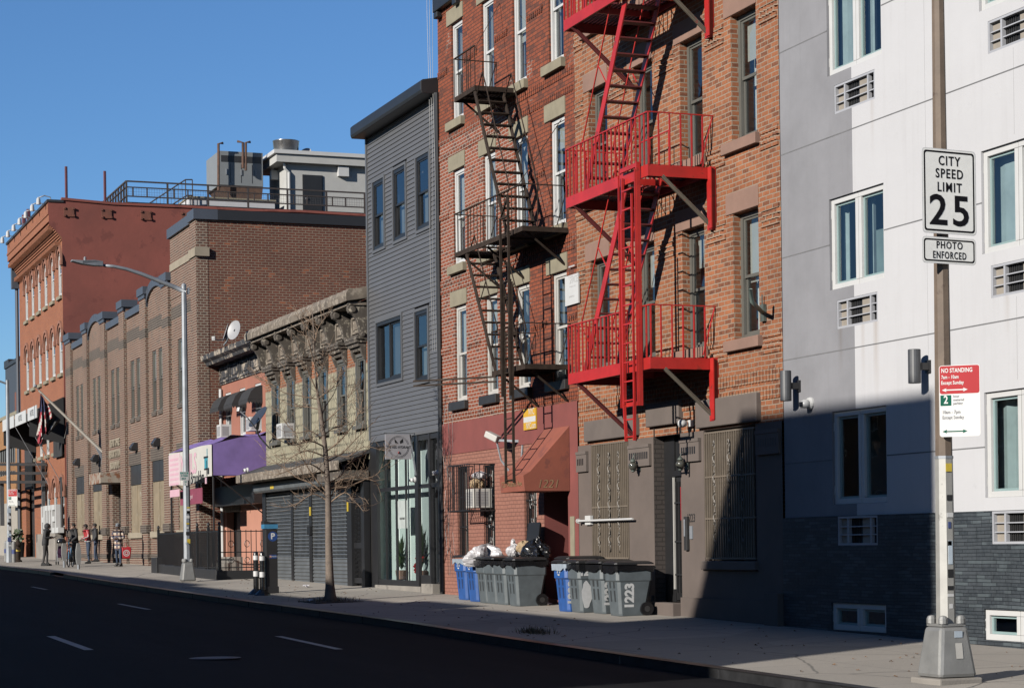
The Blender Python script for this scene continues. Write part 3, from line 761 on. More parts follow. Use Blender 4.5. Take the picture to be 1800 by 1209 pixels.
# ------------------------------------------------------------------ white stucco building
WX0, WX1 = -29.71, -13.0
t = white = thing('apartment_building', 'white and grey stucco apartment block on a dark stone base', 'building', ((WX0+WX1)/2, 0, gb(-24)))
cols_ = [(-28.18,-26.58),(-24.06,-22.46),(-19.94,-18.34)]
wr = [(2.15,3.58),(5.46,6.86),(8.76,10.16),(12.06,13.46)]
acs = [(a+.2, b-.21, z-.62, z-.18) for a, b in cols_ for z in (5.46, 8.76, 12.06)]
acl = [(a+.22, b-.21, 1.52, 1.965) for a, b in cols_]
ops = [(a,b,c,d) for c, d in wr for a, b in cols_]
ZB = 1.97
GS = -27.46
for nm, xa, xb, mt in (('grey_wall', WX0, GS, 'grey_stucco'), ('white_wall', GS, WX1, 'white_stucco')):
    m = MB(); oo = []
    for o in ops + acs:
        if o[1] <= xa or o[0] >= xb: continue
        oo.append((max(o[0],xa), min(o[1],xb), o[2], o[3]))
    # cut reveals only at real edges
    w_ = MB(); w_.wall(xa, xb, ZB, 17, oo, 0, .08)
    for f_ in w_.f:
        pts = [w_.v[i] for i in f_]
        if all(abs(p[0]-GS) < 1e-5 for p in pts): continue
        m.poly(pts)
    if nm == 'white_wall': m.shell(WX0, WX1, .01, 16, 0, 17)
    m.m = 1
    for z in (2.84, 4.51, 6.16, 7.82, 9.47, 11.13, 12.8):
        segs = [(xa, xb)]
        for o in oo:
            if o[2] < z < o[3]:
                segs = [s_ for q in segs for s_ in ((q[0], min(q[1], o[0])), (max(q[0], o[1]), q[1])) if s_[1]-s_[0] > .01]
        for s_ in segs: m.box(s_[0], s_[1], -.003, .004, z-.009, z+.009)
    m.m = 2
    if nm == 'white_wall':
        for x in (-25.43, -21.3, -17.2): m.box(x-.002, x+.002, -.0015, .003, ZB+.02, 16.9)
        for x in (-23.28,): m.box(x-.002,x+.002,-.0015,.003,3.7,4.8); m.box(x-.002,x+.002,-.0015,.003,6.95,8.1)
    m.build(nm, [M[mt], M['joint_grey'], M['joint_pale']], t)
bops = [(a,b,.22,.64) for a, b in cols_] + acl
m = MB(); m.wall(WX0, WX1, -.7, ZB, bops, -.05, .10); m.box(WX0, WX1, -.05, -.001, ZB-.004, ZB+.0); m.build('stone_base', M['ledge_stone'], t)
M['teal_frame'] = plain('teal_frame', (.36,.50,.50), .4, var=.05)
def casement(x0, x1, z0, z1, Y, cur):
    m = MB(); fw = .085; a = Y
    mid = (x0+x1)/2
    for q in ((x0,x0+fw,z0,z1),(x1-fw,x1,z0,z1),(mid-fw,mid-.006,z0+fw,z1-fw),(mid+.006,mid+fw,z0+fw,z1-fw),(x0+fw,mid-.004,z0,z0+fw),(x0+fw,mid-.004,z1-fw,z1),(mid+.004,x1-fw,z0,z0+fw),(mid+.004,x1-fw,z1-fw,z1)):
        m.box(q[0]+.001, q[1]-.001, a, a+.11, q[2]+.001, q[3]-.001)
    for zz in (z0+.15, z1-.3): m.box(x0-.035, x0+.001, a-.01, a+.03, zz, zz+.14)
    f = m.build('window', M['white_vinyl'], t, bevel=.006)
    m = MB()
    for u, v in ((x0+fw, mid-fw), (mid+fw, x1-fw)):
        e = .035
        for q in ((u,u+e,z0+fw,z1-fw),(v-e,v,z0+fw,z1-fw),(u+e,v-e,z0+fw,z0+fw+e),(u+e,v-e,z1-fw-e,z1-fw)): m.box(q[0],q[1],a+.045,a+.085,q[2],q[3])
    m.build('inner_frame', M['teal_frame'], f)
    m = MB()
    for u, v in ((x0+fw, mid-fw), (mid+fw, x1-fw)): m.poly([(u,a+.06,z0+fw),(v,a+.06,z0+fw),(v,a+.06,z1-fw),(u,a+.06,z1-fw)])
    m.build('pane', M['glass_teal'], f)
    if cur:
        m = MB()
        for u, v, am in cur:
            n = 10; prev = None
            for i in range(n+1):
                x = x0+fw + (x1-x0-2*fw)*(u+(v-u)*i/n); y = a + .22 + .03*math.sin(i*2.2+am)
                if prev: m.poly([(prev[0],prev[1],z0),(x,y,z0),(x,y,z1),(prev[0],prev[1],z1)])
                prev = (x, y)
        m.build('curtain', M['curtain_aqua'], f)
curs = {(0,0): [(.28,.42,0)], (0,1): [(-.4,.06,0),(.5,.58,1)], (0,2): [(-.5,.42,0),(.5,.66,1)], (1,0): [(-.4,.55,0)], (1,1): [(-.5,.95,1)], (1,2): [(-.4,.9,0)]}
for i, (a, b) in enumerate(cols_):
    for j, (c, d) in enumerate(wr): casement(a, b, c, d, .04, curs.get((i,j), [(.02,.2,i)]))
    casement(a, b, .22, .64, -.02, None)
M['room_teal'] = plain('room_teal', (.22,.30,.31), .9)
M['grille_pale'] = plain('grille_pale', (.55,.56,.60), .5, var=.06)
M['ac_beige'] = plain('ac_beige', (.42,.37,.31), .6, var=.1)
for o in acs + acl:
    Y = -.05 if o in acl else 0
    a, b, c, d = o
    m = MB(); m.poly([(a,Y+.081,c),(b,Y+.081,c),(b,Y+.081,d),(a,Y+.081,d)]); q = m.build('sleeve_back', M['black'], t)
    m = MB(); e = .035
    for u in ((a,a+e,c,d),(b-e,b,c,d),(a+e,b-e,c,c+e),(a+e,b-e,d-e,d)): m.box(u[0]+.001,u[1]-.001,Y+.005,Y+.08,u[2]+.001,u[3]-.001)
    g1 = a + (b-a)*.25; g2 = a + (b-a)*.82
    m.box(g1-.02, g1+.02, Y+.01, Y+.07, c+e, d-e); m.box(g2-.02, g2+.02, Y+.01, Y+.07, c+e, d-e)
    for z in (c+(d-c)*.36, c+(d-c)*.64): m.box(a+e, g1-.02, Y+.02, Y+.06, z-.008, z+.008); m.box(g1+.02, g2-.02, Y+.02, Y+.06, z-.008, z+.008); m.box(g2+.02, b-e, Y+.02, Y+.06, z-.008, z+.008)
    gr = m.build('vent_grille', M['grille_pale'], t)
    m = MB(); m.box(a+e, g1-.02, Y+.062, Y+.075, c+e, d-e); m.cut(); m.box(a+(b-a)*.55, g2-.02, Y+.062, Y+.075, c+e, d-e); m.build('unit_panel', M['ac_beige'], gr)
    m = MB(); x = g1+.05
    while x < a+(b-a)*.5: m.box(x, x+.012, Y+.064, Y+.074, c+e, d-e); x += .05
    m.build('unit_fins', M['char_metal'], gr)
roombox(t, WX0+.1, WX1-.1, .1, 17, 0, .8, 'room_teal')
for a, b in ((-29.71,-29.3),):
    m = MB(); m.box(RX1-.45, WX0-.005, -.16, -.051, -.2, .75); m.build('corner_block', M['taupe_stucco'], red)

# ------------------------------------------------------------------ green shingled house
EX0, EX1 = -63.2, -52.3
t = green = thing('shingled_house', 'old pale green shingled house with a bracketed wooden cornice', 'building', ((EX0+EX1)/2, 0, gb(-58)))
def shingle_mat():
    m, nt, b = newmat('green_shingle')
    g, s, vec = wallco(nt)
    tb = nt.nodes.new('ShaderNodeTexBrick'); tb.offset = .5
    for k_, v in (('Color1', (.16,.146,.10,1)), ('Color2', (.115,.102,.07,1)), ('Mortar', (.02,.02,.012,1))): tb.inputs[k_].default_value = v  # dark joint lines also paint the shadows under the scalloped edges
    tb.inputs['Scale'].default_value = 1; tb.inputs['Mortar Size'].default_value = .016; tb.inputs['Brick Width'].default_value = .16; tb.inputs['Row Height'].default_value = .26
    wv = N(nt, 'ShaderNodeTexWave'); wv.inputs['Scale'].default_value = 2.0; wv.inputs['Distortion'].default_value = .3
    nt.links.new(vec.outputs[0], wv.inputs['Vector'])
    mm = N(nt, 'ShaderNodeMath', operation='MULTIPLY_ADD'); nt.links.new(wv.outputs['Fac'], mm.inputs[0]); mm.inputs[1].default_value = .05; nt.links.new(s.outputs[2], mm.inputs[2])
    c = nt.nodes.new('ShaderNodeCombineXYZ'); sx = nt.nodes.new('ShaderNodeSeparateXYZ'); nt.links.new(vec.outputs[0], sx.inputs[0]); nt.links.new(sx.outputs[0], c.inputs[0]); nt.links.new(mm.outputs[0], c.inputs[1])
    nt.links.new(c.outputs[0], tb.inputs['Vector'])
    n = noise(nt, vec.outputs[0], 2.2, 7, .7)
    o = mixc(nt, ramp(nt, n, .42, .7, 0, .7), tb.outputs['Color'], (.115,.105,.07))
    n2 = noise(nt, vec.outputs[0], 9, 5, .7)
    o = mixc(nt, ramp(nt, n2, .6, .68, 0, .6), o, (.06,.05,.035))
    nt.links.new(o, b.inputs['Base Color']); b.inputs['Roughness'].default_value = .85
    fr = N(nt, 'ShaderNodeMath', operation='DIVIDE'); nt.links.new(mm.outputs[0], fr.inputs[0]); fr.inputs[1].default_value = .26
    f2 = N(nt, 'ShaderNodeMath', operation='FRACT'); nt.links.new(fr.outputs[0], f2.inputs[0])
    iv = N(nt, 'ShaderNodeMath', operation='SUBTRACT'); iv.inputs[0].default_value = 1; nt.links.new(f2.outputs[0], iv.inputs[1])
    bump(nt, b, iv.outputs[0], .9, .05)
    return m
M['shingle'] = shingle_mat()
M['old_wood'] = plain('old_wood', (.09,.072,.055), .85, var=.25, vs=4, bmp=.3, bs=30, wear=(.42,.37,.29), ws=7, wt=.56)
M['pale_wood'] = plain('pale_wood', (.21,.17,.13), .85, var=.35, vs=3, bmp=.4, bs=25, wear=(.40,.34,.27), ws=5, wt=.52)
ew = [(-62.35,-61.45),(-60.52,-59.66),(-58.76,-57.9),(-57.05,-56.15),(-55.2,-54.3),(-53.42,-52.55)]
ops = [(a,b,4.82,6.72) for a, b in ew]
m = MB(); m.wall(EX0, EX1, 3.9, 6.42, [(a,b,4.82,6.43) for a, b in ew], 0, .14); m.shell(EX0, EX1, .01, 13, 0, 8.1); m.build('shingle_wall', M['shingle'], t)
m = MB(); m.wall(EX0, EX1, 6.42, 7.2, [(a,b,6.41,6.72) for a, b in ew], 0.004, .14); m.build('brick_frieze', M['orange_brick'], t)
m = MB()
m.wall(EX0, EX1, 7.2, 8.1, [], -.02, .1)
m.build('frieze_board', M['old_wood'], t)
m = MB()
for i in range(7):           # raised panels between the brackets
    a = EX0 + .35 + i*(EX1-EX0)/7*.985; b = a + 1.12
    m.box(a, b, -.06, -.021, 7.28, 7.33); m.box(a, b, -.06, -.021, 7.68, 7.73); m.box(a, a+.06, -.06, -.021, 7.331, 7.679); m.box(b-.06, b, -.06, -.021, 7.331, 7.679)
    m.box(a+.12, b-.12, -.045, -.021, 7.39, 7.62); m.cut()
m.build('frieze_panel', M['pale_wood'], t)
m = MB(); m.prism([(0,8.12),(-.62,8.02),(-.64,8.2),(-.56,8.34),(0,8.42)], 'x', EX0-.12, EX1+.08); m.box(EX0, EX1, -.5, -.021, 7.93, 8.016); m.build('cornice', M['pale_wood'], t, bevel=.015)
def bracket(cx):
    m = MB()
    pr = [(-.02,7.95),(-.50,7.95),(-.54,7.86),(-.50,7.74),(-.38,7.68),(-.30,7.58),(-.24,7.40),(-.20,7.22),(-.12,7.08),(-.02,7.02)]
    m.prism(pr, 'x', cx-.085, cx+.085)
    for s in (-1, 1):
        for (yy, zz, rr_) in ((-.40,7.82,.105),(-.13,7.17,.075)):
            m.fan([(cx+s*.085, yy+rr_*math.cos(q*.5236), zz+rr_*math.sin(q*.5236)) for q in range(12)] + [(cx+s*.12, yy+rr_*.7*math.cos(q*.5236), zz+rr_*.7*math.sin(q*.5236)) for q in range(12)],
                  [(i,(i+1)%12,12+(i+1)%12,12+i) for i in range(12)] + [tuple(range(12,24))])
    m.box(cx-.10, cx+.10, -.52, -.02, 7.951, 8.0)
    return m.build('cornice_bracket', M['old_wood'], t, bevel=.008)
for i in range(8): bracket(EX0 + .17 + i*(EX1-EX0-.3)/7)
for i, (a, b) in enumerate(ew):
    f = sash(t, a+.1, b-.1, 4.84, 6.64, 0, M['grey_frame'], M['glass_dark'], rev=.0, fw=.06, dep=.1, shade=(0,.4,0,.3,.5,0)[i], shade_m='room_mid', split=.5)
    m = MB()
    m.box(a, a+.1, -.03, .08, 4.82, 6.64); m.box(b-.1, b, -.03, .08, 4.82, 6.64); m.box(a, b, -.04, .08, 6.641, 6.72); m.build('casing', M['grey_frame'], f)
    m = MB(); m.box(a-.1, b+.1, -.28, -.01, 6.98, 7.06); m.box(a-.06, b+.06, -.22, -.012, 6.88, 6.979); m.prism([(-.01,7.062),(-.30,7.062),(-.28,7.14),(-.01,7.19)], 'x', a-.14, b+.14)
    x = a-.02
    while x < b-.02: m.box(x, x+.06, -.14, -.013, 6.78, 6.879); x += .1
    for xx in (a-.06, b-.06): m.prism([(-.013,6.879),(-.16,6.879),(-.12,6.7),(-.05,6.55),(-.013,6.52)], 'x', xx, xx+.12)
    m.build('window_hood', M['old_wood'], f)
    m = MB(); m.box(a-.06, b+.06, -.12, .06, 4.72, 4.818); m.build('sill', M['grey_frame'], f)
roombox(t, EX0+.1, EX1-.1, 4.5, 7, 0, .8)
# pent roof over the shop, rolling shutters, gate
M['felt'] = plain('felt', (.05,.05,.052), .9, var=.3, vs=3, bmp=.5, bs=25)
m = MB(); m.prism([(0,4.15),(-.85,3.86),(-.85,3.80),(0,4.06)], 'x', EX0-.35, EX1); m.build('pent_roof', M['felt'], t)
m = MB(); m.box(EX0-.36, EX1, -.89, -.852, 3.62, 3.86); m.box(EX0-.36, EX1-2.6, -.85, -.1, 3.60, 3.64); m.build('fascia', M['pale_wood'], t)
m = MB(); m.box(-54.6, EX1, -.8, -.03, 3.35, 3.6); m.build('bulkhead_box', M['old_wood'], t)
zb = gb(-58)
m = MB(); m.box(EX0+.1, EX1-.0, .02, .1, zb-.4, 3.9); m.build('shop_back', M['black_metal'], t)
M['shutter'] = plain('shutter', (.19,.205,.215), .45, metal=.25, var=.2, vs=2.5)
def shutter(x0, x1, z0, z1, Y):
    m = MB(); z = z0; pt = .105
    i = 0
    while z < z1:
        e = min(z+pt, z1)
        if z - z0 < .72:
            m.poly([(x0,Y,z),(x1,Y,z),(x1,Y-.03,z+.03),(x0,Y-.03,z+.03)]); m.poly([(x0,Y-.03,z+.03),(x1,Y-.03,z+.03),(x1,Y-.02,e-.02),(x0,Y-.02,e-.02)]); m.poly([(x0,Y-.02,e-.02),(x1,Y-.02,e-.02),(x1,Y,e),(x0,Y,e)])
        else:
            s0, s1 = z + pt*.44, e
            m.poly([(x0,Y,z),(x1,Y,z),(x1,Y-.03,z+.02),(x0,Y-.03,z+.02)]); m.poly([(x0,Y-.03,z+.02),(x1,Y-.03,z+.02),(x1,Y-.015,s0),(x0,Y-.015,s0)])
            x = x0
            while x < x1:
                m.poly([(x,Y-.015,s0),(min(x+.045,x1),Y-.015,s0),(min(x+.045,x1),Y-.004,s1),(x,Y-.004,s1)]); x += .13
        z += pt; i += 1
    return m.build('roller_shutter', M['shutter'], t)
sh = [(-62.7,-59.75),(-59.5,-57.75),(-57.45,-53.95)]
for a, b in sh: shutter(a, b, zb-.08-.012*(a+58), 3.3, -.12)
m = MB()
for x0, x1 in ((-63.1,-62.72),(-59.74,-59.51),(-57.74,-57.46),(-53.94,-53.5),(-52.62,-52.35)): m.box(x0, x1, -.17, .0, zb-.2, 3.35); m.cut()
m.build('shutter_post', M['black_metal'], t)
m = MB(); m.prism([(.0,3.3),(-.42,3.28),(-.48,3.34),(-.48,3.55),(-.34,3.72),(.0,3.72)], 'x', -63.1, -54.75); m.build('shutter_hood', M['shutter'], t, bevel=.01)
M['yellow'] = plain('yellow', (.75,.55,.05), .5)
m = MB(); m.box(-60.9,-60.5,-.485,-.481,3.36,3.5); m.cut(); m.box(-57.62,-57.5,-.19,-.171,2.5,2.75); m.cut(); m.box(-53.85,-53.75,-.19,-.171,2.55,2.8); m.build('lock_tag', M['yellow'], t)
m = MB(); m.box(-57.75,-57.45,-.23,-.171,1.95,2.2); m.build('shutter_lock', M['black_metal'], t)
m = MB()
for z in (0.0,): pass
x = -53.48
while x < -52.64: m.box(x, x+.012, -.1, -.07, zb, 3.2); x += .14
z = zb
for i in range(26):
    for s in (-1, 1):
        a = (-53.06 - s*.4, -.085, zb+.1+i*.12-.4*1); b_ = (-53.06 + s*.4, -.085, zb+.1+i*.12+.4*1)
        if b_[2] < 3.3 and a[2] > zb: m.bar(a, b_, .012, .012)
m.box(-53.48,-52.64,-.11,-.06,1.55,1.7); m.box(-53.48,-52.64,-.11,-.06,2.75,2.9); m.box(-53.48,-52.64,-.11,-.06,zb+.02,zb+.16)
m.build('gate', M['black_metal'], t)
# ------------------------------------------------------------------ salmon pink house, set back
KX0, KX1, KY = -72.1, -63.25, .7
t = pink = thing('pink_house', 'small salmon pink house with a peeling black cornice', 'building', ((KX0+KX1)/2, KY, gb(-68)))
M['salmon'] = plain('salmon', (.44,.165,.105), .85, var=.1, vs=1.2)
M['peach'] = plain('peach', (.62,.28,.19), .85, var=.1, vs=1.2)
kw = []
for a, b in (((396,703),(407,765)), ((421,694),(432,762)), ((448,684),(460,756))):
    p, q = P(*a, KY), P(*b, KY); kw.append((p.x, q.x, 5.42, 7.02))
lowop = [(-66.35,-64.9,1.7,3.0)]
m = MB(); m.wall(KX0, KX1, 3.6, 7.35, kw, KY, .14); m.shell(KX0, KX1, KY+.01, 12, 0, 8.3); m.build('upper_wall', M['salmon'], t)
dop = [(-71.6,-69.6,.3,3.3)]
m = MB(); m.wall(KX0, KX1, -.5, 3.6, lowop+dop, KY, .25); m.build('lower_wall', M['peach'], t)
M['peeling'] = plain('peeling', (.04,.04,.045), .8, var=.3, wear=(.50,.42,.33), ws=2.6, wt=.52)
m = MB(); m.box(KX0, KX1, KY-.05, KY-.002, 7.35, 8.05)
for i in range(6):
    a = KX0 + .1 + i*1.45
    m.box(a, a+1.3, KY-.10, KY-.051, 7.42, 7.48); m.box(a, a+1.3, KY-.10, KY-.051, 7.86, 7.92); m.box(a, a+.07, KY-.10, KY-.051, 7.481, 7.859); m.box(a+1.23, a+1.3, KY-.10, KY-.051, 7.481, 7.859); m.box(a+.25, a+1.05, KY-.085, KY-.051, 7.56, 7.78)
m.build('frieze', M['peeling'], t)
m = MB(); m.prism([(KY,8.05),(KY-.5,8.02),(KY-.55,8.12),(KY-.7,8.2),(KY-.72,8.36),(KY,8.42)], 'x', KX0-.25, KX1); m.build('cornice', M['peeling'], t, bevel=.01)
for i, (a, b, c, d) in enumerate(kw):
    f = sash(t, a, b, c, d, KY, M['white_vinyl'], M['glass_dark'], rev=.02, fw=.07, dep=.1, shade=.4, shade_m='blind')
f = sash(t, *lowop[0], KY, M['char_metal'], M['glass_dark'], rev=.15, fw=.07, dep=.1)
m = MB()
for i in range(9): m.box(-66.3+i*.17, -66.28+i*.17, KY-.02, KY+.02, 1.7, 3.0)
m.build('window_grille', M['char_metal'], f)
m = MB(); m.box(KX0+.4, KX1-2.7, KY-.42, KY-.002, 3.05, 3.72); m.build('canopy_shade_box', M['black_metal'], t)  # black box added to stand in for the canopy's deeper shade on the wall
m = MB(); m.box(-71.6,-69.6,KY+.3,KY+.4,.3,3.3); m.build('door_recess', M['black_metal'], t)
m = MB(); m.box(-70.9,-70.0,KY+.2,KY+.295,.8,2.95); d = m.build('door', M['char_metal'], t)
m = MB(); m.box(-71.7,-69.5,KY-.05,KY+.1,2.85,3.04); m.build('door_lintel', M['pale_wood'], t)
for i in range(3):
    m = MB(); m.box(-71.2,-69.3,KY-.35-.3*i,KY-.051-.3*i if i else KY+.2,.3,1.3-.2*i); m.build('step', M['concrete'], t)
roombox(t, KX0+.1, KX1-.1, 3.7, 7.2, KY, .8)
m = MB(); m.box(-67,-64.5,KY+.7,KY+.75,1,3.4); m.build('room', M['room'], t)
m = MB(); m.tube([(KX0+.16,KY-.08,.9),(KX0+.16,KY-.08,7.2)], .06, 8); m.build('downpipe', M['white_vinyl'], t)
for i, (a, b, c, d) in enumerate(kw):      # scalloped window awnings
    pr = [(KY,6.92),(KY-.2,6.88),(KY-.38,6.72),(KY-.5,6.46)]
    w_ = thing('window_awning', ('small black scalloped awning nearest the brown brick building', 'small black scalloped awning over the middle pink house window', 'small black scalloped awning next to the green shingled house')[i], 'awning', ((a+b)/2, KY, 6.4), 'awnings over the pink house windows')
    m = MB(); xa, xb = a-.25, b+.18
    V = []
    for yy, zz in pr: V += [(xa,yy,zz),(xb,yy,zz)]
    n = len(pr)
    m.fan(V, [(2*j,2*j+1,2*j+3,2*j+2) for j in range(n-1)])
    for x in (xa, xb): m.poly([(x,yy,zz) for yy, zz in pr] + [(x,KY,6.46)])
    m.build('canopy', M['black_fabric'], w_)
    m = MB(); k = 10
    for j in range(k):
        u, v = xa+(xb-xa)*j/k, xa+(xb-xa)*(j+1)/k
        m.poly([(u,KY-.503,6.455),(v,KY-.503,6.455),(v,KY-.503,6.36),((u+v)/2,KY-.503,6.29),(u,KY-.503,6.36)])
    for j in range(5):
        u, v = KY-.5*j/5, KY-.5*(j+1)/5
        m.poly([(xb,u,6.455),(xb,v,6.455),(xb,v,6.37),(xb,(u+v)/2,6.30),(xb,u,6.37)])
    m.build('valance', M['black_fabric'], w_)
# purple shop canopy
KR = P(470,800,KY).x; KR = -65.7
c0 = PX(374,835,KR); c1 = PX(374,780,KR)
cy = c0.y
fl = P(299,853,cy)
t = thing('shop_canopy', 'purple fabric canopy with a pink and white banner, over the fenced yard', 'canopy', ((KR+fl.x)/2, KY, 3))
M['purple'] = plain('purple', (.24,.16,.47), .75, var=.2, vs=1.5, bmp=.6, bs=2.2)
M['banner_white'] = plain('banner_white', (.74,.72,.66), .7, var=.06)
M['banner_pink'] = plain('banner_pink', (.85,.52,.62), .7, var=.05)
M['banner_pale'] = plain('banner_pale', (.85,.66,.70), .7, var=.05)
zt, zb_ = c1.z, c0.z
xl = fl.x
m = MB()
m.poly([(KR,cy,zb_),(KR,KY-.01,zb_+.0),(KR,KY-.01,zt+.28),(KR,cy+.9,zt+.22),(KR,cy,zt)])
# sagging top
V, Fc = [], []; nx, ny = 12, 6
for i in range(nx+1):
    for j in range(ny+1):
        u, v = i/nx, j/ny
        z = zt + (.42)*v + .17*math.sin(u*13+v*5)*math.sin(v*math.pi)*(1 if v > .1 else 0) + random.uniform(-.03,.03)*(0 < j < ny)
        V.append((KR + (xl-KR)*u, cy + (KY-.01-cy)*v, z))
for i in range(nx):
    for j in range(ny): a = i*(ny+1)+j; Fc.append((a, a+ny+1, a+ny+2, a+1))
m.fan(V, Fc)
for i in range(8):   # folded flap near the wall
    pass
m.poly([(xl,cy,zb_-.05),(xl,cy,zt-.05),(xl,KY-.01,zt+.2),(xl,KY-.01,zb_)])
m.build('fabric', M['purple'], t)
m = MB(); n = 10
def bz(u, top):   # the banner hangs with a slack lower edge
    return (zt - .02 + .03*math.sin(u*7)) if top else (zb_ - .02 - .16*math.sin(min(1, u*1.25)*math.pi/2)*1.0 + .05*math.sin(u*9))
for i in range(n):
    u, v = i/n, (i+1)/n
    xa, xb = KR+.02+(xl-KR)*u, KR+.02+(xl-KR)*v
    m.poly([(xa,cy-.03,bz(u,0)),(xb,cy-.03,bz(v,0)),(xb,cy-.03,bz(v,1)),(xa,cy-.03,bz(u,1))])
bn = m.build('banner', M['banner_white'], t)
W_ = KR - xl
def bx(u): return KR + (xl-KR)*u
H_ = zt - zb_
m = MB(); m.poly([(bx(1),cy-.036,bz(1,0)+.02),(bx(.72),cy-.036,bz(.72,0)+.02),(bx(.72),cy-.036,zt-.06),(bx(1),cy-.036,zt-.08)]); m.build('banner_print', M['banner_pale'], bn)
text('banner_lettering', 'NAILS', .95, M['banner_pink'], bn, (bx(.52),cy-.037,zt-.55), (1,0,0), (0,0,1), .001, sx=1.0, bold=.02)
text('banner_lettering', 'Brooklyn', .62, M['black'], bn, (bx(.32),cy-.041,zt-1.02), (1,0,.0), (.25,0,1), .001, sx=.9)
for i in range(6):
    pass
m = MB()
for i in range(6): m.box(bx(.97), bx(.76), cy-.04, cy-.0365, zt-.30-.17*i, zt-.22-.17*i)
m.box(bx(.98), bx(.74), cy-.04, cy-.0365, zt-1.55, zt-1.3)
m.build('banner_print', M['banner_pink'], bn)
M['aqua'] = plain('aqua', (.05,.35,.45), .6)
m = MB(); px_ = bx(.12)
m.box(px_-.22, px_+.25, cy-.04, cy-.033, zt-.75, zt-.4); m.box(px_+.15, px_+.22, cy-.042, cy-.0335, zt-.38, zt-.12); m.m = 1
for q in ((-.25,-.8,.5,.05),(.1,-1.0,.06,.5),(-.15,-1.2,.35,.12),(.25,-.95,.18,.2),(-.3,-.42,.6,.06)): m.box(px_+q[0], px_+q[0]+q[2], cy-.046, cy-.034, zt+q[1], zt+q[1]+q[3])
m.m = 2; m.box(px_-.12,px_+.1,cy-.05,cy-.035,zt-1.25,zt-1.05)
m.build('banner_print', [M['aqua'], M['black'], M['banner_pink']], bn)
m = MB()
for x in (KR-.05, xl+.05):
    m.tube([(x,cy+.03,zb_+.05),(x,cy+.03,gb(x)+.02*cy)], .035, 6); m.tube([(x,cy+.03,zb_),(x,KY-.02,zb_)], .025, 6)
    m.tube([(x,cy+.1,zb_-.02),(x,KY-.03,zb_-1.35)], .022, 6)
m.tube([(KR-.05,cy+.03,zb_),(xl+.05,cy+.03,zb_)], .025, 6)
m.build('frame', M['black_metal'], t)
# little pink sign hanging under the canopy
p = P(317,862,cy+.15); q = P(356,884,cy+.15)
t = thing('hanging_sign', 'small pink sign hung under the purple canopy', 'sign', ((p.x+q.x)/2, cy+.15, q.z))
m = MB(); m.box(p.x, q.x, cy+.14, cy+.16, q.z, p.z); m.build('board', plain('sign_pink', (.32,.06,.11), .6), t)
text('lettering', 'Digicel', .2, M['banner_pale'], t, ((p.x+q.x)/2, cy+.137, (p.z+q.z)/2), (1,0,0), (0,0,1), .001)
m = MB()
for x in (p.x+.1, q.x-.1): m.tube([(x,cy+.15,p.z),(x,cy+.15,zb_)], .008, 4)
m.build('hanger', M['black_metal'], t)

# ------------------------------------------------------------------ brown brick two storey building
PX0, PX1 = -102.0, -72.25
t = po = thing('brick_building', 'long brown brick civic building with pilasters and boarded ground floor windows', 'building', ((PX0+PX1)/2, 0, gb(-87)))
pil = [(-101.3,-99.8),(-96.3,-95.2),(-91.7,-90.6),(-87.2,-86.1),(-82.7,-81.55),(-78.3,-77.15)]
tower = (-77.15, PX1)
bays = [(-99.8,-96.3),(-95.2,-91.7),(-90.6,-87.2),(-86.1,-82.7),(-81.55,-78.3)]
ops, wins, gw = [], [], []
for i, (a, b) in enumerate(bays):
    c = (a+b)/2 - .0; d = b-a
    for s0, s1 in ((c-.95, c-.18), (c+.28, c+1.05)): wins.append((s0, s1, 6.95, 9.32))
    if i != 2: gw.append((a+.35, b-.25, 2.28, 5.05))
wins.append((-76.1,-75.25,6.95,9.32))
door = (-89.9,-87.75,1.0,4.4)
gw.append((-76.3,-74.9,2.28,5.0))
ops = wins + gw + [door]
m = MB(); m.wall(PX0, PX1, -.3, 10.9, ops, 0, .28)
for i, (a, b) in enumerate(bays):            # parapets, two of them round headed
    if i in (1, 4):
        c = (a+b)/2; r_ = (b-a)/2
        pts = [(a,10.9)] + [(c - r_*math.cos(q*math.pi/12), 11.14 + r_*.38*math.sin(q*math.pi/12)) for q in range(13)] + [(b,10.9)]
        m.prism(pts, 'y', 0, .35)
    else: m.box(a, b, 0, .35, 10.9, 11.14)
m.shell(PX0, PX1, .02, 22, 0, 10.85)
m.build('front_wall', M['po_brick'], t)
m = MB()
for a, b in pil: m.box(a, b, -.13, .0, -.3, 11.65); m.box(a,b,0.001,.4,10.8,11.65); m.cut()
m.box(-77.15, PX1-.01, -.02, .6, 10.9, 13.2)
m.box(-73.2, PX1+.012, -.13, .30, -.3, 13.2)
m.build('pilaster', M['po_brick'], t)
m = MB(); m.poly([(PX1+.002,.301,0),(PX1+.002,22,0),(PX1+.002,22,13.2),(PX1+.002,.301,13.2)]); m.box(-77.15, PX1, .601, 22, 10.86, 13.19); m.build('side_wall', M['po_side_brick'], t)
M['coping'] = plain('coping', (.085,.10,.13), .5, var=.08)
M['coping_dark'] = plain('coping_dark', (.022,.022,.024), .5, var=.08)
m = MB()
for a, b in pil: m.box(a-.08, b+.08, -.22, .45, 11.65, 11.95); m.box(a-.04,b+.04,-.17,-.131,11.5,11.649)
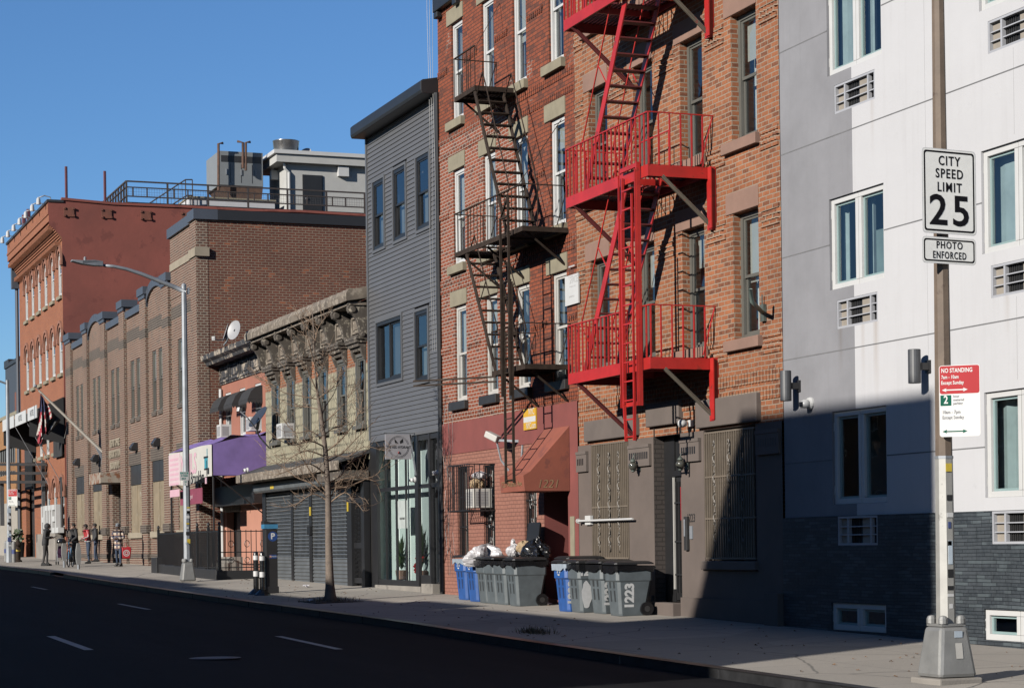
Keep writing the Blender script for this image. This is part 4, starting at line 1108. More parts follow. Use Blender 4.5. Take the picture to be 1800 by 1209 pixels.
for i, (a, b) in enumerate(bays):
    if i in (1, 4):
        c = (a+b)/2; r_ = (b-a)/2; pr = None
        for q in range(13):
            p1 = (c - r_*math.cos(q*math.pi/12), 11.145 + r_*.38*math.sin(q*math.pi/12))
            if pr:
                n = Vector((-(p1[1]-pr[1]), p1[0]-pr[0])).normalized()*.32
                m.fan([(pr[0],-.09,pr[1]),(p1[0],-.09,p1[1]),(p1[0]+n.x,-.09,p1[1]+n.y),(pr[0]+n.x,-.09,pr[1]+n.y),(pr[0],.42,pr[1]),(p1[0],.42,p1[1]),(p1[0]+n.x,.42,p1[1]+n.y),(pr[0]+n.x,.42,pr[1]+n.y)],
                      [(0,1,2,3),(4,7,6,5),(0,4,5,1),(3,2,6,7),(0,3,7,4),(1,5,6,2)])
            pr = p1
        m.box(a+.08, a+.7, -.1, .43, 11.62, 11.86) if False else None
    else: m.box(a+.08, b-.08, -.09, .44, 11.141, 11.42)
m.box(-77.25, PX1-1.0, -.12, .7, 13.2, 13.55); m.box(PX1-.999, PX1+.1, -.22, .65, 13.2, 13.56)
m.build('coping', M['coping'], t)
m = MB(); m.box(-73.3, PX1+.1, .651, 22, 13.2, 13.55); m.build('side_coping', M['coping_dark'], t)
M['dark_band'] = brick('dark_band', (.10,.075,.065), (.07,.055,.05), (.30,.26,.21), bw=.225, bh=.092, ms=.014)
M['limestone'] = plain('limestone', (.40,.34,.25), .85, var=.15, vs=2)
m = MB()
for a, b in bays + [tower]:
    if b == PX1: b = -73.21
    m.box(a+.001, b-.001, -.012, .01, 10.15, 10.6)
    m.cut(); m.box(a+.001, b-.001, -.02, .01, 1.25, 1.42); m.cut()
for a, b in pil: m.box(a-.01, b+.01, -.14, -.0, 9.95, 10.3); m.cut(); m.box(a-.03,b+.03,-.16,0,1.22,1.42); m.cut(); m.box(a-.04,b+.04,-.19,0,2.25,2.55); m.cut()
for g_ in gw: m.box(g_[0]-.2, g_[1]+.2, -.014, .01, g_[3]+.001, g_[3]+.5); m.cut()
m.build('brick_band', M['dark_band'], t)
m = MB(); m.box(-77.15, -73.21, -.05, .01, 11.95, 12.22); m.box(-73.22, PX1+.12, -.19, .33, 11.9, 12.2); m.cut()
for g_ in gw: m.box(g_[0]-.05, g_[1]+.05, -.1, .1, g_[2]-.22, g_[2]-.001); m.cut()
m.build('stone_trim', M['limestone'], t)
M['board'] = plain('board', (.30,.235,.15), .8, var=.25, vs=1.5, wear=(.42,.38,.3), ws=2.5, wt=.6)
for i, (a, b, c, d) in enumerate(wins):
    f = sash(t, a, b, c, d, 0, M['grey_frame'], M['glass'], rev=.03, fw=.06, dep=.1, split=.52, shade=0)
    m = MB(); m.box(a+.08, b-.08, .085, .089, c+(d-c)*.56, d-.08); m.build('blind', M['blind'], f)
    m = MB(); m.box(a-.04, b+.04, -.05, .1, c-.16, c-.001); m.build('sill', M['dark_band'], f)
for i, (a, b, c, d) in enumerate(gw):
    m = MB(); mid = (a+b)/2; zz = c+(d-c)*.70
    m.box(a+.01, mid-.02, .04, .08, c, zz); m.box(mid+.02, b-.01, .04, .08, c, zz); m.box(mid-.02,mid+.02,.02,.05,c,zz)
    f = m.build('window_boards', M['board'], t)
    m = MB(); m.box(a+.01, mid-.01, .03, .08, zz+.02, d); m.box(mid+.01, b-.01, .03, .08, zz+.02, d); m.build('upper_panel', M['char_metal'], f)
m = MB(); m.poly([(PX0+.2,.8,1),(PX1-.2,.8,1),(PX1-.2,.8,11),(PX0+.2,.8,11)]); m.build('room', M['room'], t)
m = MB(); m.box(door[0],door[1],.9,.95,1,4.4); m.build('door_recess', M['black_metal'], t)
m = MB(); m.box(-88.6,-87.8,.7,.78,1.05,3.3); d = m.build('door', M['char_metal'], t)
m = MB(); m.box(-88.6,-87.8,.72,.77,3.35,4.1); m.build('transom', M['white_vinyl'], d)
m = MB(); m.poly([(door[0],.28,1),(door[0],.95,1),(door[0],.95,4.4),(door[0],.28,4.4)]); m.build('door_jamb', M['dark_band'], t)
m = MB(); m.box(door[0]-.3,door[1]+.3,-.9,-.0,4.42,4.52); m.box(door[0]-.3,door[1]+.3,-.92,-.9,4.4,4.85); m.box(door[1]+.28,door[1]+.3,-.9,0,4.521,4.85)
M['rusty_white'] = plain('rusty_white', (.42,.36,.29), .7, var=.1, wear=(.26,.09,.03), ws=2.2, wt=.5)
m.build('door_canopy', M['rusty_white'], t)
for s_, z_ in (('U.S. POST OFFICE', 6.15), ('BREVOORT STATION', 5.68), ('BROOKLYN, N.Y.', 5.2)):
    text('facade_lettering', s_, .42, M['limestone'], t, (-89.0,-.03,z_), (1,0,0), (0,0,1), .02, sx=.68, bold=.014)
for i, (xx, zz) in enumerate(((-98.3,5.72),(-93.4,5.68),(-84.2,5.75),(-79.7,5.7))):
    q = thing('flood_lamp', ('shuttered floodlight nearest the hotel', 'shuttered floodlight beside the flagpole foot', 'shuttered floodlight between the lettering and the last boarded window', 'shuttered floodlight over the last boarded window')[i], 'lamp', (xx, 0, zz), 'floodlights on the brown brick front')
    m = MB(); m.prism([(0,zz-.15),(0,zz+.17),(-.15,zz+.19),(-.30,zz-.02),(-.27,zz-.12),(-.08,zz-.15)], 'x', xx-.22, xx+.22); m.build('housing', M['dark_bronze'], q, bevel=.02)
    m = MB(); m.box(xx-.18, xx+.18, -.26, -.08, zz-.165, zz-.151); m.build('lens', M['glass_dark'], q)
# ------------------------------------------------------------------ hotel
HX0, HX1 = -117.8, -102.62
t = hotel = thing('hotel_building', 'tall old orange brick hotel with arched windows and a red side wall', 'building', ((HX0+HX1)/2, 0, gb(-110)))
hx = [-114.95+2.31*i for i in range(6)]
hr = [(6.5,8.7,0), (10.3,12.55,1), (14.1,16.3,1)]
ops = []
for c, d, ar in hr:
    for x in hx: ops.append((x-.5, x+.5, c, d))
gops = [(hx[i]-.5, hx[i]+.5, 2.7, 5.0) for i in (3,4,5)] + [(-116.2,-113.0,1.0,6.0)]
def arched(m, x0, x1, z0, z1, ops, arcs):
    m.wall(x0, x1, z0, z1, ops, 0, .25)
m = MB(); m.wall(HX0, HX1, 0, 16.75, ops+gops, 0, .2)
for c, d, ar in hr[1:]:
    for x in hx:      # the arch: brick spandrels filling the corners of the square opening
        for s in (-1, 1):
            m.prism([(x+s*.5,d)] + [(x+s*.5*math.cos(q*math.pi/12), d-.5+.5*math.sin(q*math.pi/12)) for q in range(7)], 'y', .004, .19)
for x in (hx[3],hx[4],hx[5]):
    for s in (-1, 1): m.prism([(x+s*.5,5.0)] + [(x+s*.5*math.cos(q*math.pi/12), 4.5+.5*math.sin(q*math.pi/12)) for q in range(7)], 'y', .004, .19)
m.build('front_wall', M['hotel_brick'], t)
m = MB()
for c, d, ar in hr[1:] + [(0,5.0,1)]:
    for x in (hx if d > 6 else hx[3:]):
        for r0, r1, o in ((.52,.66,.06),(.72,.86,.10)):
            pr = None
            for q in range(13):
                a_ = q*math.pi/12
                p1 = [(x+r*math.cos(a_), d-.5+r*math.sin(a_)) for r in (r0, r1)]
                if pr: m.fan([(pr[0][0],-o,pr[0][1]),(pr[1][0],-o,pr[1][1]),(p1[1][0],-o,p1[1][1]),(p1[0][0],-o,p1[0][1]),(pr[0][0],.0,pr[0][1]),(pr[1][0],.0,pr[1][1]),(p1[1][0],.0,p1[1][1]),(p1[0][0],.0,p1[0][1])], [(0,1,2,3),(1,5,6,2),(0,3,7,4)])
                pr = p1
        for s in (-1,1): m.box(x+s*.69-.18, x+s*.69+.18, -.1, 0, d-.75, d-.502)
        m.cut()
M['arch_brick'] = plain('arch_brick', (.36,.15,.09), .85, var=.2, vs=6)
m.build('arch_hood', M['arch_brick'], t)
m = MB()           # corbelled cornice
for i in range(9):
    o = .05 + .06*i; m.box(HX0-.02, HX1-.012, -o, .02, 16.75+.1*i, 16.75+.1*(i+1)-.003)
for x in [HX0+.2+.3*i for i in range(49)]:
    m.box(x, x+.14, -.3, 0, 16.55, 16.75); m.box(x,x+.14,-.62,-.2,17.3,17.5)
m.box(HX0-.02, HX1-.012, -.62, .5, 17.66, 18.6); m.box(HX0-.02,HX1-.012,-.66,.5,18.0,18.1)
m.build('cornice', M['hotel_brick'], t)
m = MB()
top = [(0,18.72),(2.5,18.6),(6,18.62),(9.5,18.6),(12,18.66),(16,18.6),(26,18.6)]
m.poly([(HX1,0,0),(HX1,26,0)] + [(HX1,y,z) for y, z in top[::-1]])
m.poly([(HX1,-.0,18.0),(HX1,-.66,18.0),(HX1,-.66,18.7),(HX1,0,18.72)]); m.poly([(HX1,0,16.9),(HX1,-.3,17.2),(HX1,-.62,17.5),(HX1,-.62,18.0),(HX1,0,18.0)])
m.shell(HX0, HX1-.01, .02, 26, 0, 18.0)
for (y0,z0),(y1,z1) in zip(top, top[1:]): m.fan([(HX1-.25,y0,z0),(HX1+.06,y0,z0),(HX1+.06,y1,z1),(HX1-.25,y1,z1),(HX1-.25,y0,z0+.12),(HX1+.06,y0,z0+.12),(HX1+.06,y1,z1+.12),(HX1-.25,y1,z1+.12)], [(0,3,2,1),(4,5,6,7),(0,1,5,4),(1,2,6,5),(2,3,7,6),(3,0,4,7)])
m.build('side_wall', M['red_stucco'], t)
m = MB(); m.box(HX0-.05,HX1+.05,-.7,.1,18.601,18.72); m.build('coping', M['char_metal'], t)
for c, d, ar in hr:
    for i, x in enumerate(hx):
        f = sash(t, x-.5, x+.5, c, d, 0, M['white_vinyl'], M['glass'], rev=.02, fw=.13, dep=.16, shade=.75 if (i+int(c)) % 3 else .5, shade_m='curtain')
        ledge(f, x-.6, x+.6, c-.18, c-.002, 0, .12, M['olive_stone'], 'sill')
for o in gops[:3]: f = sash(t, *o, 0, M['white_vinyl'], M['glass'], rev=.02, fw=.07, dep=.1, shade=.4, shade_m='curtain')
m = MB(); m.box(-116.1,-114.4,.3,.38,1,6); m.box(-114.2,-113.1,.3,.38,1,4.6); f = m.build('entrance', M['char_metal'], t)
roombox(t, HX0+.1, HX1-.1, .5, 17, 0, 1.2)
m = MB(); m.box(-109.5,HX1-.4,-.45,-.001,.5,2.45); m.build('plinth', M['concrete'], t)
m = MB()
M['rust_red'] = plain('rust_red', (.22,.06,.03), .8, var=.3)
for px in (121,187,256,327,400,470,540,610):
    m = MB(); y = PX(px,370,HX1).y
    zt_ = 18.12
    m.box(HX1+.002, HX1+.05, y-.25, y+.25, zt_-.2, zt_+.25)
    for sy in (-.22,.22):
        for sz in (-.15,.2): m.box(HX1+.051, HX1+.1, y+sy-.05, y+sy+.05, zt_+sz-.05, zt_+sz+.05)
    m.build('wall_plate', M['rust_red'], t)
m = MB(); m.tube([(HX0-.1,-.12,16.6),(HX0-.1,-.12,1.2)], .10, 8); m.box(HX0-.35,HX0+.1,-.4,.0,16.2,17.5); m.build('downpipe', M['coping'], t)
m = MB(); m.tube([(HX1-.35,-.12,5.2),(HX1-.35,-.12,1.0)], .07, 8); m.build('downpipe', M['black_metal'], t)
# ------------------------------------------------------------------ fire escapes
def fe_platform(t, x0, x1, z, yf, mat, deck, ch=.2, hole=None, slat=.085, th=.027):
    m = MB()
    m.box(x0, x1, yf, yf+.035, z, z+ch); m.box(x0, x0+.035, yf+.036, -.01, z, z+ch); m.box(x1-.035, x1, yf+.036, -.01, z, z+ch); m.box(x0+.036, x1-.036, -.045, -.01, z+ch*.3, z+ch)
    for x in ((x0*2+x1)/3, (x0+x1*2)/3): m.box(x-.02, x+.02, yf+.036, -.046, z+ch*.3, z+ch-.03)
    pl = m.build('platform', mat, t)
    m = MB(); y = yf+.08
    while y < -.05:
        if hole and hole[2] < y < hole[3]: m.box(x0+.036, hole[0], y-th, y+th, z+ch-.034, z+ch-.004); m.box(hole[1], x1-.036, y-th, y+th, z+ch-.034, z+ch-.004)
        else: m.box(x0+.036, x1-.036, y-th, y+th, z+ch-.034, z+ch-.004)
        y += slat
    m.build('deck', deck, pl)
    return pl
def fe_railing(t, x0, x1, z, h, yf, mat, r=.012, pf=.17, ps=.2, left=True, right=True, front=(None,), mid=None, brace=True):
    m = MB()
    segs = [(x0, x1)] if front == (None,) else front
    for a, b in segs:
        m.box(a, b, yf-.005, yf+.03, z+h-.02, z+h)
        if mid: m.box(a, b, yf+.003, yf+.022, z+mid-.01, z+mid+.01)
        n = max(1, round((b-a)/pf))
        for i in range(n+1):
            x = a + (b-a)*i/n; m.box(x-r, x+r, yf+.004, yf+.004+2*r, z, z+h-.02)
    for x, on in ((x0, left), (x1, right)):
        if not on: continue
        m.box(x-.012, x+.012, yf+.031, 0, z+h-.02, z+h)
        if mid: m.box(x-.01, x+.01, yf+.031, 0, z+mid-.01, z+mid+.01)
        n = max(1, round(-yf/ps))
        for i in range(1, n):
            y = yf - yf*i/n; m.box(x-r, x+r, y-r, y+r, z, z+h-.02)
        if brace: m.bar((x, -.02, z+h-.03), (x, -.25, z+.05), .03, .012)
    return m.build('railing', mat, t)
def fe_stair(t, p0, p1, y0, y1, mat, tread_mat, n, w_=.16, rails=True, th=.022):
    """p0 bottom (x,z), p1 top (x,z)"""
    m = MB()
    d = Vector((p1[0]-p0[0], 0, p1[1]-p0[1])).normalized()
    for y in (y0, y1): m.bar((p0[0],y,p0[1]), (p1[0],y,p1[1]), th, w_, (0,1,0)) if False else m.bar((p0[0],y,p0[1]), (p1[0],y,p1[1]), th, w_, (d.z,0,-d.x))
    st = m.build('stair', mat, t)
    m = MB()
    for i in range(1, n):
        f = i/n; x = p0[0]+(p1[0]-p0[0])*f; z = p0[1]+(p1[1]-p0[1])*f
        m.box(x-.1, x+.1, y0+.012, y1-.012, z-.012, z+.012)
    m.build('tread', tread_mat, st)
    if rails:
        m = MB(); s = -1 if p1[0] > p0[0] else 1
        off = Vector((s*.42, 0, .45))
        for y in (y0, y1):
            a = Vector((p0[0],y,p0[1])) + d*.5; b = Vector((p1[0],y,p1[1])) - d*.2
            m.tube([a, a+off, b+off, b], .014, 5)
            c = (a+b)/2; m.tube([c, c+off], .012, 5)
        m.build('handrail', mat, st)
    return st
def fe_bracket(t, x, z, yf, drop, mat, reach=.8, wallbar=True, s=.06):
    m = MB(); m.bar((x, yf*reach, z+.01), (x, -.03, z-drop), s, s*.7, (1,0,0)); m.bar((x+.001, yf*reach, z+.02), (x+.001,-.05,z-drop), .012, s*1.5, (1,0,0))
    if wallbar: m.box(x-.05, x+.05, -.075, -.012, z-drop-.05, z+.18)
    return m.build('bracket', mat, t)
M['deck_red'] = plain('deck_red', (.16,.015,.015), .6, var=.25)
t = thing('fire_escape', 'bright red steel fire escape with three landings on the orange brick house', 'fire escape', (-34, 0, 3.4))
FX0, FX1, FY = -35.73, -32.1, -1.25
RD = M['red_steel']
for i, z in enumerate((4.56, 7.84, 11.14)):
    fe_platform(t, FX0, FX1, z, FY, RD, M['deck_red'], .2, hole=(-34.2,-33.15,-1.12,-.4) if i else None)
    fe_bracket(t, FX0+.35, z, FY, 1.02, M['deck_red'], .97, wallbar=False, s=.07)
    fe_bracket(t, FX1-.02, z, FY, .82, M['worn_steel'], .78, wallbar=False, s=.06)
    m = MB(); m.box(FX1-.06, FX1+.10, -.11, -.012, z-.88, z+.2); m.box(FX1+.02,FX1+.14,-.13,-.112,z-.86,z+.19); m.build('wall_bracket', RD, t)
fr = [[(FX0,-33.05),(-32.45,FX1)], [(FX0,FX1)], [(FX0,FX1)]]
for i, z in enumerate((4.76, 8.04, 11.34)): fe_railing(t, FX0, FX1, z, .9, FY, RD, front=fr[i])
m = MB()
for i in range(5): m.box(-34.3, -33.1, -.38-.0, -.36, 8.04+.2*i, 8.06+.2*i) if i in (0,4) else None
for x in (-34.3,-33.9,-33.5,-33.1): m.box(x-.011,x+.011,-.381,-.359,8.04,8.84)
m.build('stair_guard', RD, t)
fe_stair(t, (-35.32,4.78), (-33.3,8.02), -1.08, -.45, RD, M['deck_red'], 13)
fe_stair(t, (-35.2,8.06), (-33.2,11.3), -1.08, -.45, RD, M['deck_red'], 13)
fe_stair(t, (-35.2,11.36), (-33.2,14.6), -1.08, -.45, RD, M['deck_red'], 13)
m = MB()
for x in (-33.09,-32.4):
    m.box(x-.022, x+.022, FY-.09, FY-.015, 3.95, 7.2 if x < -33 else 8.12)
    m.box(x-.010,x+.010,FY-.12,FY-.091,3.95,8.0)
m.box(-33.09-.03, -33.09+.03, FY-.06, FY-.015, 7.2, 7.95); m.box(-33.09, -32.4, FY-.08, FY-.04, 8.04, 8.11); m.box(-33.06,-32.44,FY-.08,FY-.03,3.96,4.03)
m.build('ladder_guide', RD, t)
m = MB()
for x, top in ((-32.96,7.3),(-32.53,7.6)):
    m.box(x-.018, x+.018, FY-.13, FY-.095, 4.0, top)
    m.bar((x, FY-.11, 4.0), (x+(.07 if x < -32.8 else -.02), FY-.11, 3.36), .05, .03)
for i in range(12): z = 4.05 + i*.33; m.box(-32.94, -32.55, FY-.12, FY-.10, z, z+.025)
for z in (3.72, 3.42): m.box(-32.88,-32.55,FY-.12,FY-.10,z,z+.025)
m.build('drop_ladder', RD, t)

t = thing('fire_escape', 'thin dark rusty fire escape with a long ladder on the dark red brick house', 'fire escape', (-41, 0, 2.8))
BK = M['rust_steel']
fe_platform(t, -42.55, -41.25, 11.22, -1.0, BK, BK, .10, slat=.085, th=.027)
fe_platform(t, -42.65, -38.6, 7.86, -1.0, BK, BK, .10, hole=(-42.1,-41.1,-.95,-.3), slat=.085, th=.027)
fe_platform(t, -40.45, -38.55, 5.1, -1.0, BK, BK, .10, slat=.085, th=.027)
fe_railing(t, -42.55, -41.25, 11.31, .86, -1.0, BK, r=.007, pf=.26, ps=.3, right=False)
fe_railing(t, -42.65, -38.6, 7.95, .86, -1.0, BK, r=.007, pf=.2, ps=.3, mid=None)
fe_railing(t, -40.45, -38.55, 5.19, .84, -1.0, BK, r=.007, pf=.25, ps=.3)
fe_stair(t, (-39.55,7.96), (-41.35,11.25), -.97, -.33, BK, BK, 12, w_=.11)
fe_stair(t, (-40.3,5.2), (-42.0,7.9), -.97, -.33, BK, BK, 10, w_=.11)
for x, z in ((-42.4,11.22),(-41.4,11.22),(-42.5,7.86),(-41.0,7.86),(-38.75,7.86),(-40.3,5.1),(-38.7,5.1)): fe_bracket(t, x, z, -1.0, .62, BK, .85, wallbar=False, s=.04)
m = MB()
for x in (-39.5,-39.05): m.box(x-.016, x+.016, -1.1, -1.05, 2.84, 6.9); m.box(x-.02,x+.02,-1.15,-1.105,4.6,8.62 if x > -39.2 else 8.2)
for i in range(19): z = 2.9 + i*.31; m.box(-39.48,-39.07,-1.085,-1.06,z,z+.018)
m.box(-39.53,-39.02,-1.15,-1.11,8.2,8.24); m.bar((-39.5,-1.13,8.2),(-39.05,-1.13,8.6),.03,.02)
m.build('drop_ladder', BK, t)
a = P(727,670,-2.4); b = P(872,662,-1.0)
m = MB()
for dz in (0,-.1): m.bar((a.x,a.y,a.z+dz),(b.x,b.y,b.z+dz),.05,.035)
m.build('counterweight_arm', BK, t)
m = MB(); m.tube([(-42.3,0,13.4),(-41.4,-.95,12.1)], .008, 4); m.tube([(-38.9,0,10.2),(-39.0,-.95,8.8)], .008, 4); m.build('stay_rod', BK, t)

# ------------------------------------------------------------------ maroon awning over the 1221 door
AX1 = -38.62; AX0 = -39.95
t = thing('door_awning', 'sloping maroon awning numbered 1221 over the doorway', 'awning', ((AX0+AX1)/2, 0, 2.65))
M['awning_red'] = plain('awning_red', (.34,.085,.045), .8, var=.16, vs=1.6, bmp=.3, bs=3, wear=(.26,.065,.04), ws=2.5, wt=.56)
m = MB(); m.prism([(-.03,2.66),(-1.02,2.66),(-1.05,2.98),(-.9,3.06),(-.03,3.98)], 'x', AX0, AX1); m.build('canopy', M['awning_red'], t, bevel=.01)
M['gold_paint'] = plain('gold_paint', (.40,.25,.13), .6)
text('lettering', '1221', .24, M['gold_paint'], t, (AX1+.005,-.50,2.80), (0,1,0), (.0,.25,1), .001, sx=1.0)
text('lettering', '1221 Atlantic Ave', .16, M['gold_paint'], t, ((AX0+AX1)/2,-1.045,2.82), (1,0,0), (0,-.09,1), .001, sx=1.0)
# ------------------------------------------------------------------ small fixtures on 1221 and 1223
def sec_light(): pass
p = P(866,768,-.5)
t = thing('flood_lamp', 'off-white box floodlight hung on a conduit beside the black ladder', 'lamp', (p.x, 0, p.z))
m = MB(); m.bar((p.x-.18,-.56,p.z+.08),(p.x+.10,-.40,p.z-.06),.18,.14); m.build('housing', M['cream_paint'], t, bevel=.02)
m = MB(); m.bar((p.x+.06,-.44,p.z-.07),(p.x+.3,-.02,p.z-.1),.05,.05); m.tube([(p.x+.05,-.42,p.z-.12),(p.x+.1,-.35,p.z-.5),(p.x+.3,-.2,p.z-.8),(p.x+.5,-.06,p.z-.78),(p.x+.55,-.03,p.z-.2)], .022, 6); m.build('conduit', M['galv'], t)
def plaque(name, label, tl, br, mat, Y=-.02, txt=(), cat='sign'):
    a, b = P(*tl, Y), P(*br, Y)
    q = thing(name, label, cat, ((a.x+b.x)/2, Y, b.z))
    m = MB(); m.box(a.x, b.x, Y-.015, Y+.015, b.z, a.z); m.build('board', mat, q)
    for (s_, fx, fz, sz, mt, sx) in txt:
        text('lettering', s_, sz, mt, q, (a.x+(b.x-a.x)*fx, Y-.017, b.z+(a.z-b.z)*fz), (1,0,0), (0,0,1), .001, sx=sx)
    return q, a, b
M['amber'] = plain('amber', (.85,.48,.03), .5, var=.05)
M['ink_grey'] = plain('ink_grey', (.3,.3,.32), .6)
q, a, b = plaque('wall_sign', 'yellow and white poster on the maroon band above the awning', (921,720), (943,753), M['amber'], -.05, (('NYC', .66, .84, .2, M['white'], .8), ('NYC.com', .62, .17, .18, M['white'], .75)))
m = MB(); m.box(a.x+.01, b.x-.01, -.0665, -.06, b.z+(a.z-b.z)*.36, b.z+(a.z-b.z)*.62); m.build('band', M['white'], q)
M['banner_faint'] = plain('banner_faint', (.6,.6,.6), .7)
q, a, b = plaque('wall_sign', 'white weathered notice board between the dark red and orange houses', (994,487), (1018,532), M['white_vinyl'], -.04, (('SPACE', .66, .82, .2, M['banner_faint'], .8),))
m = MB()
for i, (u0,u1) in enumerate(((.3,.75),(.25,.6),(.35,.8),(.3,.7))): m.box(a.x+(b.x-a.x)*u0, a.x+(b.x-a.x)*u1, -.0575, -.0552, b.z+.75-i*.2, b.z+.78-i*.2)
m.build('faded_print', M['banner_faint'], q)
# caged window with an air conditioner and junk behind the bars
wx0, wx1 = -44.35, -42.95
t = thing('window_cage', 'black barred cage bulging from a ground floor window of the dark red house', 'cage', ((wx0+wx1)/2, 0, 2.35))
m = MB(); y0 = -.62
x = wx0
while x <= wx1+.01:
    m.box(x-.008,x+.008,y0-.008,y0+.008,2.35,3.38); x += .14
for z in (2.35,3.37): m.box(wx0,wx1,y0-.012,y0+.012,z,z+.025); m.box(wx0-.012,wx0+.012,y0,-.02,z,z+.025); m.box(wx1-.012,wx1+.012,y0,-.02,z,z+.025)
for i in range(1,5):
    y = y0*i/5
    for x in (wx0,wx1): m.box(x-.008,x+.008,y-.008,y+.008,2.36,3.38)
for i in range(10): x = wx0+.1+i*.13; m.box(x-.006,x+.006,y0,-.02,2.338,2.349)
m.build('bars', M['black_metal'], t)
def ac_unit(x0, x1, y0, z0, z1, wall, label, group=None, cream='white_vinyl'):
    t = thing('air_conditioner', label, 'air conditioner', ((x0+x1)/2, wall, z0), group)
    m = MB(); m.box(x0, x1, y0, wall+.08, z0, z1); m.build('casing', M[cream], t, bevel=.015)
    m = MB(); n = 9
    for i in range(n): z = z0+.06+(z1-z0-.12)*i/n; m.box(x1+.001, x1+.004, y0+.06, wall-.06, z, z+(z1-z0)*.05)
    for i in range(n): z = z0+.06+(z1-z0-.12)*i/n; m.box(x0+.05, x1-.05, y0-.004, y0-.001, z, z+(z1-z0)*.05)
    m.build('louvre', M['ink_grey'], t)
    return t
ac_unit(-43.75,-43.25,-.42,2.42,2.85,-.012,'cream air conditioner inside the black window cage', cream='cream_paint')
t = thing('crumpled_bag', 'crumpled brown and white bag on the air conditioner in the window cage', 'bag', (-43.4,-.3,2.98))
def blob(name, c, r, mat, parent, seed=1, n=40, k=24, rough=.25, flat=1.0):
    rnd = random.Random(seed); ph = [(rnd.uniform(0,6.3), rnd.randint(2,6), rnd.uniform(-1,1)*3) for _ in range(9)]
    V, Fc = [], []
    for i in range(k+1):
        th = math.pi*i/k
        for j in range(n):
            q = 2*math.pi*j/n
            d = 1 + rough*sum(math.sin(f*q+a+b*th) for a, f, b in ph)/5 + rough*.35*abs(math.sin(7*q+5*th+seed)*math.sin(4*th-6*q)) + rnd.uniform(-.022,.022)
            V.append((c[0]+r[0]*math.sin(th)*math.cos(q)*d, c[1]+r[1]*math.sin(th)*math.sin(q)*d, max(c[2]-r[2]*flat, c[2]+r[2]*math.cos(th)*d)))
    for i in range(k):
        for j in range(n): Fc.append((i*n+j, i*n+(j+1)%n, (i+1)*n+(j+1)%n, (i+1)*n+j))
    m = MB(); m.fan(V, Fc); return m.build(name, mat, parent)
M['kraft'] = plain('kraft', (.46,.32,.18), .8, var=.2, vs=8)
M['plastic_white'] = plain('plastic_white', (.70,.68,.70), .35, var=.1, vs=12, bmp=.6, bs=14, wear=(.62,.4,.42), ws=4, wt=.66)
M['plastic_black'] = plain('plastic_black', (.014,.014,.016), .22, var=.2, vs=12, bmp=.4, bs=18)
blob('bag_body', (-43.45,-.25,2.97), (.22,.15,.11), M['kraft'], t, 3); blob('bag_body', (-43.3,-.25,3.14), (.16,.15,.08), M['plastic_white'], t, 5)
# coach lamps, white globe lamp, keypad, bar over the left grille
def coach(cx, cz, label, s=.62):
    t = thing('wall_lantern', label, 'lantern', (cx, 0, cz), 'verdigris wall lanterns by the 1223 door')
    M['verdigris'] = M.get('verdigris') or plain('verdigris', (.14,.17,.15), .6, metal=.3, var=.3, vs=9)
    def sc_(mb):
        mb.v = [(cx+(x-cx)*s, -.03+(y+.03)*s, cz+(z-cz)*s) for x, y, z in mb.v]; return mb
    m = MB(); m.box(cx-.05, cx+.05, -.06, -.03, cz-.15, cz+.15); m.tube([(cx,-.05,cz+.05),(cx,-.12,cz+.32),(cx,-.22,cz+.34),(cx,-.27,cz+.22)], .014, 5); m.tube([(cx,-.05,cz-.1),(cx,-.27,cz-.16)], .016, 5); sc_(m).build('arm', M['verdigris'], t)
    m = MB(); m.lathe([(.02,.22),(.07,.16),(.1,.12),(.055,.10)], (cx,-.27,cz), 14); m.lathe([(.03,-.2),(.07,-.17),(.05,-.14)], (cx,-.27,cz), 14); sc_(m).build('cap', M['verdigris'], t, smooth=True)
    m = MB(); m.lathe([(.055,-.14),(.12,-.08),(.14,0),(.11,.06),(.055,.10)], (cx,-.27,cz), 16); sc_(m).build('globe', M['glass_smoke'], t, smooth=True)
M['glass_smoke'] = plain('glass_smoke', (.10,.10,.085), .12, var=.1)
p = P(1128,818); coach(p.x, p.z, 'verdigris wall lantern left of the 1223 door recess')
p = P(1212,815); coach(p.x, p.z, 'verdigris wall lantern right of the 1223 door recess')
p = P(1203,744,-.15)
t = thing('globe_lamp', 'white floodlight bulb fixture above the 1223 doorway', 'lamp', (p.x, 0, p.z))
m = MB(); m.box(p.x-.02,p.x+.08,-.08,-.001,p.z-.06,p.z+.06); m.build('mount', M['white_vinyl'], t, bevel=.01)
m = MB(); m.lathe([(.02,0),(.05,.02),(.07,.07),(.075,.12),(.05,.16),(.012,.17)], (0,0,0), 14)
mm = MB(); mm.fan([(p.x-.0, -.10-.9*v[2], p.z+v[0]) if False else (p.x+v[0], -.1-v[2], p.z+v[1]) for v in m.v], m.f); mm.build('bulb', M['white'], t, smooth=True)
p = P(1215,937)
t = thing('door_keypad', 'tall metal intercom keypad on the wall right of the 1223 door', 'intercom', (p.x, -.03, p.z-.3))
m = MB(); m.box(p.x-.12,p.x-.0,-.09,-.031,p.z-.3,p.z+.3); m.build('housing', M['char_metal'], t, bevel=.008)
m = MB(); m.box(p.x-.11,p.x-.06,-.095,-.0905,p.z-.05,p.z+.25); m.box(p.x+.03,p.x+.14,-.05,-.031,p.z-.1,p.z+.13); m.build('face_plate', M['galv'], t)
a, b = P(1017,916,-.12), P(1112,911,-.12)
t = thing('security_bar', 'white horizontal bar bolted across the left window grille', 'bar', ((a.x+b.x)/2, 0, a.z))
zz = (a.z+b.z)/2
